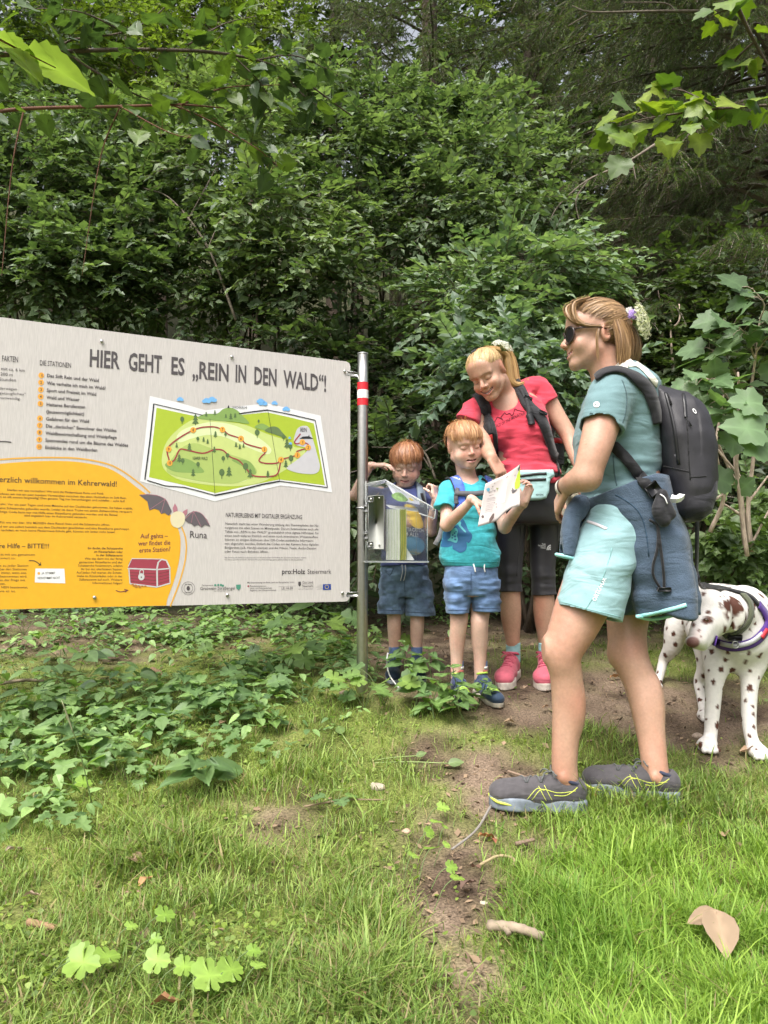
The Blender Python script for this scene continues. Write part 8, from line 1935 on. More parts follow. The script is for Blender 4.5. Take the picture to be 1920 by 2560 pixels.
# ------------------------------------------------------------------ the dalmatian
def dalmatian():
 g = W(1800, 1880, 2.85)
 root = empty('dog', (g[0], g[1], gh(g[0], g[1])), 'white dalmatian with liver brown spots, olive collar and purple harness, head lowered', 'dog')
 v = Vol(W(1600, 1930, 2.6) - (0.15, .26, .05), W(1960, 1390, 3.3) + (.08, .25, 0), .003)
 v.add(prim_ell(W(1843, 1590, 2.84), (.10, .17, .132)), 0)
 v.add(prim_limb([(1856, 1508, 2.86, 40), (1810, 1502, 3.05, 42), (1768, 1500, 3.25, 40), (1742, 1512, 3.34, 34)]), .06)
 v.add(prim_limb([(1825, 1585, 2.92, 74), (1795, 1568, 3.08, 62), (1762, 1545, 3.26, 52)]), .06)
 v.add(prim_limb([(1862, 1530, 2.80, 62), (1835, 1528, 2.72, 55), (1800, 1535, 2.65, 47)]), .05)
 v.add(prim_limb([(1846, 1610, 2.72, 40), (1842, 1650, 2.76, 28)]), .05)
 hc = W(1775, 1520, 2.61)
 v.add(prim_ell(hc, (.066, .08, .066)), .03)
 v.add(prim_ell(W(1782, 1556, 2.58), (.052, .06, .05)), .03)
 v.add(prim_limb([(1766, 1552, 2.56, 32), (1750, 1582, 2.50, 25), (1743, 1600, 2.46, 23)]), .02)
 v.add(prim_limb([(1772, 1585, 2.55, 20), (1755, 1612, 2.48, 15)]), .02)
 v.add(prim_ell(W(1732, 1604, 2.435), (.026, .020, .019)), .008)
 for ex, ey in ((1766, 1548), (1722, 1546)):
  v.add(prim_ell(W(ex, ey - 9, 2.545), (.02, .02, .013)), .012)
 v.sub(prim_ell(W(1766, 1551, 2.522), (.014, .014, .009)), .008); v.sub(prim_ell(W(1721, 1549, 2.522), (.012, .014, .009)), .008)
 # drooping ears
 v.add(prim_limb([(1812, 1498, 2.60, 12), (1836, 1515, 2.585, 17), (1846, 1545, 2.58, 15), (1838, 1572, 2.58, 6)]), .012)
 v.add(prim_limb([(1735, 1500, 2.62, 10), (1722, 1515, 2.61, 11), (1718, 1540, 2.61, 7)]), .012)
 # legs: elbow, wrist, pastern, paw
 v.add(prim_limb([(1803, 1610, 2.80, 46), (1793, 1660, 2.77, 32), (1786, 1710, 2.75, 21), (1781, 1775, 2.74, 18), (1777, 1830, 2.73, 15.5), (1773, 1862, 2.71, 17)]), .03)
 v.add(prim_limb([(1884, 1610, 2.80, 46), (1880, 1660, 2.76, 33), (1874, 1710, 2.74, 21), (1872, 1790, 2.72, 17.5), (1877, 1840, 2.70, 15.5), (1888, 1872, 2.68, 17)]), .03)
 v.add(prim_limb([(1722, 1530, 3.34, 44), (1694, 1570, 3.34, 31), (1680, 1618, 3.36, 21), (1660, 1650, 3.40, 13), (1649, 1690, 3.38, 10), (1640, 1722, 3.34, 11)]), .03)
 v.add(prim_limb([(1768, 1570, 3.14, 52), (1770, 1625, 3.06, 33), (1762, 1670, 3.06, 19), (1748, 1705, 3.08, 13), (1754, 1750, 3.04, 10.5), (1760, 1782, 3.0, 12)]), .03)
 for px, py, d, s in ((1768, 1868, 2.69, 1), (1896, 1884, 2.655, 1), (1764, 1790, 2.965, .9), (1634, 1726, 3.31, .9)):
  c = W(px, py, d); c[2] = gh(c[0], c[1]) + .022
  v.add(prim_ell(c, np.array((.034, .045, .026))*s), .02)
  for t in (-1, -.35, .35, 1): v.add(prim_cap(c + np.array((t*.019, -.02 + .008*abs(t), .0))*s, c + np.array((t*.024, -.044 + .012*abs(t), -.010))*s, .011*s, .010*s), .004)
 v.add(prim_limb([(1738, 1500, 3.38, 17), (1724, 1460, 3.42, 10), (1706, 1434, 3.44, 8), (1690, 1428, 3.44, 5)]), .02)
 P, T, Q = v.mesh(.02)
 C = np.tile(np.array((.66, .635, .60)), (len(P), 1)); br = np.array((.085, .032, .02))
 C *= (1 + .05*noise3(P[:, 0]*12, P[:, 1]*12, P[:, 2]*12))[:, None]
 g2 = np.random.default_rng(9); centers = []
 for i in g2.permutation(len(P)):
  r = .0045 + .0095*g2.random()**1.5
  if all(np.linalg.norm(P[i] - c) > (r + q)*1.6 + .011 for c, q in centers): centers.append((P[i], r))
  if len(centers) > 330: break
 nz = .0035*noise3(P[:, 0]*130, P[:, 1]*130, P[:, 2]*130)
 hx, hy = project(P)
 face = (hx < 1800) & (hx > 1715) & (hy > 1480) & (hy < 1625) & (P[:, 1] < 2.64)
 body = np.full(len(P), 1.0)
 for c, r in centers:
  q = np.abs(P - c); i = np.nonzero((q < r*1.6).all(1))[0]
  dd = np.sqrt((((P[i] - c) * (1, 1, .8))**2).sum(1)) - r + nz[i]
  body[i] = np.minimum(body[i], dd)
 w = np.clip(-body/.0015 + .5, 0, 1) * (~face)
 ear = (hx > 1808) & (hx < 1868) & (hy > 1488) & (hy < 1582) & (P[:, 1] < 2.625)
 w = np.maximum(w, ear * np.clip(.25 + 3.2*noise3(P[:, 0]*48+2, P[:, 1]*48, P[:, 2]*48), 0, 1))
 for ex, ey, rx, ry in ((1768, 1550, 15, 10), (1722, 1549, 11, 14), (1770, 1530, 7, 5), (1734, 1563, 4, 7), (1747, 1577, 3, 5), (1758, 1484, 5, 7), (1752, 1592, 2.5, 3), (1729, 1524, 3, 3), (1815, 1563, 7, 5)):
  w = np.maximum(w, face * np.clip(1.5 - ((hx-ex)/rx)**2 - ((hy-ey)/ry)**2 + nz*150, 0, 1))
 C = C*(1-w[:, None]) + br*w[:, None]
 nose = np.clip(2.2 - 1.6*(((hx-1732)/17)**2 + ((hy-1606)/14)**2), 0, 1) * (P[:, 1] < 2.52)
 C = C*(1-nose[:, None]) + np.array((.13, .055, .05))*nose[:, None]
 mz = face * np.exp(-(((hx-1742)/16)**2 + ((hy-1588)/16)**2)) * .35; C = C*(1-mz[:, None]) + np.array((.70, .48, .42))*mz[:, None]
 part('body', P, T, Q, mat('dog_coat', (.7, .7, .7), .65, vcol=True, bump=.3, bscale=220, spec=.25, var=.06, scale=60), root, col=C)
 me = MB()
 tr = bvh(P, T, Q)
 for ex, ey in ((1766, 1551), (1723, 1549)):
  c = hit(tr, ex, ey)[0] + (0, .003, 0); e = Vol(c - .02, c + .02, .002); e.add(prim_ell(c, (.0095, .0085, .0075)))
  part('eye', *e.mesh(), mat('amber_eye', (.05, .022, .008), .12), root)
 tr = bvh(P, T, Q)
 m_pu = cloth('purple_webbing', (.07, .025, .20), .6, fold=.0); m_ol = cloth('olive_collar', (.10, .11, .07), .8, fold=.0)
 mb = MB(); strap(mb, tr, [(1784, 1600), (1805, 1611), (1840, 1616), (1880, 1606), (1906, 1582), (1916, 1556), (1908, 1532), (1893, 1512)], .034, .006, .004, 40); hs = mb.build('harness', m_pu, root)
 mb = MB(); strap(mb, tr, [(1808, 1608), (1840, 1613), (1875, 1604), (1900, 1584)], .017, .003, .011, 30); mb.build('reflective_band', mat('reflective_grey', (.42, .42, .44), .4), hs)
 mb = MB(); strap(mb, tr, [(1898, 1594), (1910, 1574)], .016, .003, .0125, 8); mb.build('red_patch', mat('red_patch', (.55, .03, .05), .5), hs)
 mb = MB(); strap(mb, tr, [(1745, 1456), (1772, 1468), (1800, 1472), (1840, 1482), (1872, 1492), (1893, 1512)], .022, .005, .004, 30); mb.build('harness_strap', m_blackweb, root)
 mb = MB(); strap(mb, tr, [(1812, 1586), (1835, 1582), (1858, 1566), (1872, 1540), (1872, 1510), (1855, 1488)], .026, .006, .005, 34); co = mb.build('collar', m_ol, root)
 q, n = hit(tr, 1836, 1586); mb = MB(); mb.box(q + n*.016, (.024, .012, .006), np.stack([nrm(np.cross(n, (0, 0, 1))), nrm(np.cross(n, np.cross(n, (0, 0, 1)))), n]), bevel=.003); mb.build('buckle', m_plblack, co)
 mb = MB(); rc = q + n*.02 + np.array((0, 0, -.022)); mb.tube([rc + .012*np.array((math.cos(a), 0, math.sin(a))) for a in np.linspace(0, 6.283, 16)], .002, 5, cap=False); mb.build('ring', mat('steel_ring', (.5, .5, .5), .3, metal=1), co)
 # leash
 ls = empty('leash', W(1742, 1380, 2.46), 'black dog leash hanging from the black daypack down to the dalmatian', 'leash')
 mb = MB(); Pl = smoothline([W(1742, 1285, 2.44), W(1742, 1340, 2.46), W(1741, 1395, 2.52), W(1741, 1442, 2.62)], 20); mb.ribbon(Pl, [(.15, -1, 0)]*20, .014, .003); mb.build('webbing', cloth('leash_webbing', (.035, .036, .042), fold=0), ls)
 mb = MB(); Pl = smoothline([W(1742, 1448, 2.62), W(1730, 1470, 2.58), W(1721, 1495, 2.56), W(1730, 1498, 2.56), W(1740, 1472, 2.6), W(1744, 1448, 2.64)], 30); mb.ribbon(Pl, [(.3, -1, .1)]*30, .014, .003); mb.build('loop', m_blackweb, ls)
 mb = MB(); c = W(1743, 1445, 2.61); mb.tube([c + (0, 0, .02), c, c + (.004, 0, -.014)], [.006, .011, .007], 8); mb.build('clip', m_plblack, ls)
 mb = MB(); mb.tube(smoothline([W(1745, 1447, 2.63), W(1752, 1466, 2.75), W(1762, 1472, 2.9)], 12), .005, 6); mb.build('cord', m_blackweb, ls)
dalmatian()
# ------------------------------------------------------------------ plants on the ground
def rel_label(desc, px, py, used):
 return desc
def nettle(px, py, h, label, seed, meshes=None, ls=.075, pairs=4, lean=(0, 0), group=None, name='nettle'):
 g = np.random.default_rng(seed); b = G(px, py); root = empty(name, b, label, 'plant', group)
 top = b + np.array((lean[0] + g.normal()*.03, lean[1] + g.normal()*.03, h))
 P = smoothline([b - (0, 0, .01), (b + top)/2 + g.normal(size=3)*.015, top], 10); mb = MB(); mb.tube(P, np.linspace(.0032, .0016, 10), 5); mb.build('stem', mat_stem, root)
 for i in range(pairs):
  t = .35 + .65*(i + .6)/pairs; p = P[min(9, int(t*9))]; az = i*1.57 + g.random()*.6
  for sgn in (1, -1):
   d = np.array((math.cos(az)*sgn, math.sin(az)*sgn, .15 - .25*g.random())); put_leaf(root, meshes or L_NETTLE, p + d*.012, d, (0, -.25, 1) + g.normal(size=3)*.25, ls*(1.15 - .5*t)*(.95 + .45*g.random()))
 for k in range(3):
  az = g.random()*6.28; put_leaf(root, (meshes or L_NETTLE)[1:2], top, (math.cos(az), math.sin(az), .5), (0, -.4, 1), ls*.45)
 return root
def rosette(px, py, n, ls, h, label, seed, meshes, group=None, name='cranesbill', trifol=False):
 g = np.random.default_rng(seed); b = G(px, py); root = empty(name, b, label, 'plant', group); mb = MB()
 for i in range(n):
  az = i*2.4 + g.random(); ln = h*(.6 + .6*g.random()); e = b + np.array((math.cos(az)*ln*.7, math.sin(az)*ln*.7, ln*.85))
  mb.tube(smoothline([b, b + (e - b)*.5 + (0, 0, ln*.2), e], 6), .0013, 4, cap=False)
  X = np.array((math.cos(az), math.sin(az), -.1)); N = np.array((0, -.35, 1)) + g.normal(size=3)*.28; s = ls*(.8 + .6*g.random())
  for a in ((0,) if not trifol else (0, 1.15, -1.15)):
   put_leaf(root, meshes, e, np.array((math.cos(az + a), math.sin(az + a), -.1)), N, s * (1 if a == 0 else .85))
 mb.build('leaf_stalks', mat_stem, root, kind='stuff'); return root
mat_stem = mat('green_stem', (.13, .19, .06), .6, trans=.15)
_n = iter(range(1000, 2000))
for px, py, h, ls, lab in ((1035, 1775, .17, .085, 'tall nettle between the steel post and the turquoise boy, nearest the post'), (1085, 1795, .16, .085, 'nettle right in front of the boys, second from the post'), (1128, 1780, .18, .09, 'nettle reaching up to the left shoe of the turquoise boy'), (1168, 1812, .15, .08, 'nettle covering the toe of the turquoise boy'), (1010, 1720, .20, .075, 'slim nettle in front of the dark blue shoes'), (1085, 1720, .17, .075, 'nettle between the shoes of both boys'), (1190, 1770, .12, .06, 'short nettle between both shoes of the turquoise boy'),
      (520, 1985, .13, .11, 'single large nettle standing in the grass below the board'), (350, 1800, .16, .085, 'nettle in the middle of the patch below the treasure chest picture'), (440, 1775, .15, .08, 'nettle in the patch below the bat picture'), (520, 1810, .15, .085, 'nettle at the right of the patch, left of the cranesbill by the post'), (590, 1820, .15, .085, 'bright nettle at the right edge of the nettle patch'), (640, 1800, .13, .075, 'small nettle between nettle patch and post cranesbill'), (150, 1880, .15, .085, 'nettle at the left with broad leaves, under the yellow field'), (40, 1870, .14, .08, 'nettle cut by the left edge of the frame'), (230, 1905, .14, .08, 'nettle left of the tall bent grass stalk'), (60, 1960, .11, .07, 'low light green nettle near the left edge'), (290, 1930, .12, .07, 'low nettle right of the tall bent grass stalk'), (420, 1890, .10, .065, 'short nettle in the grass between patch and single nettle'), (700, 1835, .10, .06, 'short nettle at the foot of the left cranesbill')):
 nettle(px, py, h, lab, next(_n), ls=ls)
for px, py, n, ls, h, lab, ms in ((780, 1640, 6, .115, .22, 'broad-leaved cranesbill in the shade left of the post', L_GERAN), (700, 1700, 7, .085, .16, 'large bright cranesbill left of the steel post', L_GERAN), (760, 1760, 6, .075, .11, 'cranesbill in the grass just left of the post foot', L_GERAN), (935, 1700, 7, .085, .18, 'cranesbill just right of the steel post', L_GERAN), (960, 1765, 7, .075, .14, 'cranesbill between the post foot and the nettles', L_GERAN), (910, 1775, 6, .06, .10, 'small cranesbill at the foot of the post', L_GERAN), (640, 1740, 5, .08, .13, 'round-leaved cranesbill left of the bright one', L_GERAN), (830, 1560, 5, .15, .26, 'very large shaded leaves under the right end of the board', L_OVATE), (570, 1670, 6, .07, .12, 'shaded cranesbill under the map end of the board', L_GERAN), (420, 1600, 6, .07, .11, 'shaded cranesbill under the treasure chest picture', L_GERAN), (260, 1570, 6, .075, .12, 'shaded cranesbill under the answer card picture', L_GERAN), (60, 1590, 6, .085, .13, 'shaded plant under the left part of the yellow field', L_OVATE), (510, 1560, 5, .06, .10, 'small shaded plant under the edge of the yellow field', L_GERAN), (660, 1580, 5, .06, .10, 'small shaded plant under the small logos of the board', L_GERAN), (150, 1660, 5, .07, .10, 'cranesbill left of the two ground elders', L_GERAN), (840, 2030, 4, .05, .06, 'low rosette in the grass below the post', L_GERAN), (1310, 1560, 5, .05, .06, 'small plant on the earth beyond the pink shoes', L_GERAN), (1500, 1590, 5, .05, .07, 'small plant on the earth behind the mint shorts', L_PALE)):
 rosette(px, py, n, ls, h, lab, next(_n), ms)
for px, py, n, ls, h, lab in ((90, 1720, 3, .085, .16, 'ground elder with pointed leaflets at the far left'), (195, 1700, 3, .085, .16, 'ground elder with pointed leaflets right of the far left one'), (290, 1770, 3, .075, .14, 'ground elder in the middle of the nettle patch'), (330, 1840, 3, .07, .12, 'ground elder at the front of the nettle patch'), (90, 1800, 3, .07, .13, 'ground elder between the far left nettles')):
 rosette(px, py, n, ls, h, lab, next(_n), L_OVATE, name='ground_elder', trifol=True)
pale = [(130, 2450, .055, 'nearest of the pale cranesbill leaves in the left corner'), (95, 2505, .06, 'pale cranesbill leaf in the lowest left corner'), (195, 2490, .055, 'pale cranesbill leaf right of the corner pair'), (290, 2500, .055, 'pale cranesbill leaf in the middle of the lower left row'), (340, 2370, .055, 'pale cranesbill leaf highest of the lower left group'), (275, 2390, .04, 'small pale leaf left of the highest one'), (372, 2510, .045, 'small pale leaf right of the middle of the row'), (435, 2530, .06, 'broad pale leaf low in the lower left row'), (512, 2520, .058, 'pale cranesbill leaf right of the broad one'), (560, 2468, .038, 'small pale leaf near the middle of the bottom grass'), (592, 2515, .038, 'last small pale leaf of the lower left row'), (305, 2440, .032, 'tiny pale leaf between the row and the highest leaf'), (232, 2475, .03, 'tiny pale leaf touching the corner leaves'), (110, 2055, .05, 'pale seedling below the left edge nettle'), (150, 2010, .05, 'pale seedling in the tall grass at the left'), (1065, 2060, .035, 'pale seedling highest of the group left of the thin twig'), (1050, 2110, .035, 'pale seedling second in the group left of the thin twig'), (1095, 2120, .03, 'pale seedling beside the lower end of the thin twig'), (1030, 2150, .035, 'pale seedling leftmost of the middle group'), (1085, 2170, .035, 'pale seedling below the thin twig'), (1045, 2215, .045, 'pale seedling in the lower middle group'), (1075, 2235, .04, 'pale seedling lowest but one of the middle group'), (1010, 2200, .04, 'pale seedling at the left of the lower middle group'), (1085, 2280, .035, 'lone pale leaf on the bare earth')]
for px, py, ls, lab in pale: rosette(px, py, 1, ls*.85, .075, lab, next(_n), L_PALE, name='seedling')
dk = empty('dock_plant', G(855, 1960), 'flattened dock plant with long pale stalks lying in the grass below the post', 'plant')
for e, s in (((855, 1850), .06), ((1120, 1925), .055), ((1040, 1905), .04)):
 a = G(900, 1912); q = G(*e); q = q + (0, 0, .02); mb = MB(); mb.tube(smoothline([a, (a + q)/2 + (0, 0, .006), q], 10), .002, 5); mb.build('stalk', mat('pale_stalk', (.24, .32, .11), .6), dk)
 put_leaf(dk, L_PALE if False else lmesh('dock', OVATE, [(.13, .20, .06)]), q, (q - a) + np.array((0, 0, .05)), (0, -.7, .7), s)
def tallgrass(pts, r, label):
 P = smoothline(np.array([W(*p) for p in pts]), 16); root = empty('grass_stalk', P[0], label, 'plant'); mb = MB(); mb.tube(P, np.linspace(r, r*.6, 16), 5); mb.build('stalk', mat_stem, root)
 mb = MB(); mb.ribbon(P[9:] + (0, -.003, 0), [(.3, -1, .2)]*7, np.array([.001, .003, .004, .005, .004, .003, .001]), .001); mb.build('seed_head', mat('seed_head', (.42, .42, .26), .7), root)
tallgrass([(230, 2010, 2.3), (205, 1900, 2.28), (180, 1820, 2.26), (155, 1750, 2.22)], .002, 'tall bent grass stalk with a seed head in the left nettles')
# ------------------------------------------------------------------ grass
def grass():
 g = np.random.default_rng(66)
 N = 465000
 y = 1.18 + (6.0 - 1.18) * g.random(N)**1.9; x = (g.random(N)*2 - 1) * (.60*y + .25)
 b, px, py = bare(x, y)
 dens = np.clip(1.0 - 1.25*b, 0.02, 1)
 right = np.clip((px - 1180)/260, 0, 1) * np.clip((py - 2010)/150, 0, 1)
 tuft = np.clip(blob(px, py, 930, 2420, 130, 150) + blob(px, py, 420, 2150, 300, 90) + blob(px, py, 700, 1960, 200, 60) + blob(px, py, 1700, 2000, 330, 70) + blob(px, py, 1490, 1830, 110, 50) + blob(px, py, 1560, 2060, 200, 60)*.8, 0, 1)
 clump = .5 + .5*noise2(x*11 + 3, y*11, 8.8)
 shade = np.clip(1 - (1760 - py)/110, 0, 1) * (px < 1000) + (px >= 1000)
 p = dens * (.29 + .40*right + .42*tuft) * (.32 + .9*clump**1.5) * np.where(py < 1760, .5, 1) * (.15 + .85*shade)
 keep = g.random(N) < np.clip(p*1.15, 0, 1)
 x, y, right, tuft, clump, px, py = [a[keep] for a in (x, y, right, tuft, clump, px, py)]
 n = len(x); z = gh(x, y) - .003
 hgt = (.024 + .032*g.random(n) + .045*np.maximum(right*.8, tuft)*g.random(n)**.7) * (.6 + .7*clump)
 long = g.random(n) < .012; hgt = np.where(long, hgt*1.9, hgt)
 w = (.0015 + .0014*g.random(n) + .0022*(g.random(n) < .14)) * np.where(long, 1.5, 1) * (1 + .35*tuft)
 az = g.random(n)*6.283; lean = hgt*(.25 + 1.0*g.random(n)); dirx, diry = np.cos(az), np.sin(az); sx, sy = -diry, dirx
 V = np.zeros((n, 7, 3))
 for i, (t, ww) in enumerate(((0, 1), (.45, .9), (.8, .6))):
  cx, cy, cz = x + dirx*lean*t*t, y + diry*lean*t*t, z + hgt*(t - .28*t*t*lean/hgt)
  V[:, 2*i] = np.stack([cx - sx*w*ww/2, cy - sy*w*ww/2, cz], 1); V[:, 2*i+1] = np.stack([cx + sx*w*ww/2, cy + sy*w*ww/2, cz], 1)
 V[:, 6] = np.stack([x + dirx*lean, y + diry*lean, z + hgt*(1 - .28*lean/hgt)], 1)
 idx = np.array([(0, 1, 3), (0, 3, 2), (2, 3, 5), (2, 5, 4), (4, 5, 6)]); T = (idx[None] + (np.arange(n)*7)[:, None, None]).reshape(-1, 3)
 k = np.clip(g.random(n)*.85 + .25*noise2(x*3.1, y*3.1, 4.4), 0, 1)[:, None]; rr = right[:, None]
 C = (np.array((.10, .185, .03))*(1-rr) + np.array((.10, .22, .02))*rr)*(1-k) + (np.array((.33, .44, .11))*(1-rr) + np.array((.33, .48, .08))*rr)*k
 dry = g.random(n) < np.where(right > .3, .04, .15); C[dry] = np.array((.30, .25, .12))*(.6 + .6*g.random((dry.sum(), 1)))
 me = mesh_np('grass', V.reshape(-1, 3), T, None, False, np.repeat(C, 7, 0))
 ob('grass', me, None, mat('grass_blades', (.1, .18, .03), .5, vcol=True, trans=.35, transcol=(1.2, 1.2, .5), spec=.4), kind='stuff')
 print('grass blades', n)
 # clover, moss tufts and tiny weeds
 N = 60000; y = 1.18 + (5.2 - 1.18)*g.random(N)**1.7; x = (g.random(N)*2-1)*(.60*y + .25); b, px, py = bare(x, y)
 cl = noise2(x*7 + 1, y*7, 2.9); right = np.clip((px - 1180)/260, 0, 1)*np.clip((py - 2010)/150, 0, 1)
 keep = (g.random(N) < np.clip(.9 - 1.1*b, .03, 1)*np.clip(.35 + cl, .05, 1)*(1 - .75*right)); x, y = x[keep], y[keep]; n = len(x); z = gh(x, y) + .004 + .018*g.random(n)
 s = .0035 + .006*g.random(n)**2; nn = g.normal(size=(n, 3))*.4 + (0, 0, 1); nn /= np.linalg.norm(nn, axis=1, keepdims=True); a = np.cross(nn, g.normal(size=(n, 3))); a /= np.linalg.norm(a, axis=1, keepdims=True); c = np.cross(nn, a)
 P = np.stack([x, y, z], 1); V = np.stack([P + s[:, None]*(math.cos(t)*a + math.sin(t)*c)*(1 if i % 2 else .8) for i, t in enumerate(np.arange(6)*1.047)], 1)
 T = (np.array([(0, 1, 2), (0, 2, 3), (0, 3, 4), (0, 4, 5)])[None] + (np.arange(n)*6)[:, None, None]).reshape(-1, 3)
 k = g.random((n, 1)); C = np.array((.08, .14, .025))*(1-k) + np.array((.30, .40, .08))*k
 ob('ground_cover', mesh_np('ground_cover', V.reshape(-1, 3), T, None, False, np.repeat(C, 6, 0)), None, m_leaf, kind='stuff')
 # dry litter: crumbs of leaf and bark on the earth
 N = 26000; y = 1.18 + (6.5 - 1.18)*g.random(N)**1.3; x = (g.random(N)*2-1)*(.60*y + .3); b, px, py = bare(x, y)
 keep = g.random(N) < np.clip(.12 + .85*b, 0, 1); x, y = x[keep], y[keep]; n = len(x); z = gh(x, y) + .003 + .005*g.random(n)
 s = (.004 + .014*g.random(n)**2.5); nn = g.normal(size=(n, 3))*.35 + (0, 0, 1); nn /= np.linalg.norm(nn, axis=1, keepdims=True); a = np.cross(nn, g.normal(size=(n, 3))); a /= np.linalg.norm(a, axis=1, keepdims=True); c = np.cross(nn, a); el = .15 + .6*g.random(n)**2
 P = np.stack([x, y, z], 1); V = np.stack([P + s[:, None]*a, P + (s*el)[:, None]*c + nn*s[:, None]*.2, P - s[:, None]*a*.9, P - (s*el)[:, None]*c], 1)
 T = (np.array([(0, 1, 2), (0, 2, 3)])[None] + (np.arange(n)*4)[:, None, None]).reshape(-1, 3)
 k = g.random((n, 1)); C = np.array((.06, .038, .024))*(1-k) + np.array((.30, .21, .13))*k
 ob('leaf_litter', mesh_np('leaf_litter', V.reshape(-1, 3), T, None, False, np.repeat(C, 4, 0)), None, mat('dry_litter', (.2, .15, .1), .9, vcol=True), kind='stuff')
grass()
def undergrowth():
 g = np.random.default_rng(91); tm = []
 for k in range(6):
  V, T, lid = [], [], []; n = 0; shp = (GERAN, NETTLE, OVATE)[k % 3][0]; nb = (len(shp) - 1)//2; S = np.vstack([shp[:1], shp[1+nb:]])[:, :]
  S = np.vstack([S[:1], S[1::2]]) if nb > 16 else S; nb = len(S) - 1
  for j in range(7):
   az = j*2.4 + g.random(); ca, sa = math.cos(az), math.sin(az); h = .03 + .09*g.random(); r = .02 + .06*g.random(); s = .045 + .035*g.random(); p = .25*g.normal() - .1
   v = S*s; v = np.column_stack([v[:, 0]*math.cos(p) - v[:, 2]*math.sin(p), v[:, 1], v[:, 0]*math.sin(p) + v[:, 2]*math.cos(p)]); v = np.column_stack([v[:, 0]*ca - v[:, 1]*sa, v[:, 0]*sa + v[:, 1]*ca, v[:, 2]]) + (r*ca, r*sa, h)
   V.append(v); T.append(np.array([(n, n+1+i, n+1+(i+1) % nb) for i in range(nb)])); lid.append(np.full(nb+1, j)); n += nb + 1
   V.append(np.array([(0, 0, 0), (.002, 0, 0), (r*ca, r*sa, h)])); T.append(np.array([(n, n+1, n+2)])); lid.append(np.full(3, -1)); n += 3
  tm.append((np.vstack(V), np.vstack(T), np.concatenate(lid)))
 N = 16000; y = 1.5 + 4.2*g.random(N); x = (g.random(N)*2-1)*(.6*y + .3); b, px, py = bare(x, y)
 p = np.zeros(N)
 for cx, cy, rx, ry, w in ((300, 1790, 330, 95, .55), (650, 1725, 140, 60, .8), (90, 1880, 170, 80, .7), (480, 1880, 220, 60, .3), (800, 1660, 95, 70, .8), (1010, 1775, 70, 30, .35), (260, 1590, 420, 75, .5), (1800, 1490, 220, 50, .8), (1450, 1530, 250, 40, .35), (1120, 1540, 160, 40, .3), (60, 2030, 120, 60, .35), (620, 1575, 260, 55, .6)): p = np.maximum(p, w*blob(px, py, cx, cy, rx, ry))
 k = g.random(N) < p*.5*np.clip(.6 + 1.1*noise2(x*6, y*6, 1.9), .1, 1.3); x, y, px = x[k], y[k], px[k]; n = len(x)
 D = np.stack([np.cos(a := g.random(n)*6.28), np.sin(a), np.zeros(n)], 1); U = np.tile((0, -.12, 1.), (n, 1)) + g.normal(size=(n, 3))*.12
 V, T, C = scatter(tm, np.stack([x, y, gh(x, y) - .004], 1), D, U, .45 + .55*g.random(n)**1.5, (.06, .12, .04), (.25, .38, .12), g)
 ob('undergrowth', mesh_np('undergrowth', V, T, None, False, C), None, m_leaf, kind='stuff'); print('undergrowth', n, len(T))
undergrowth()
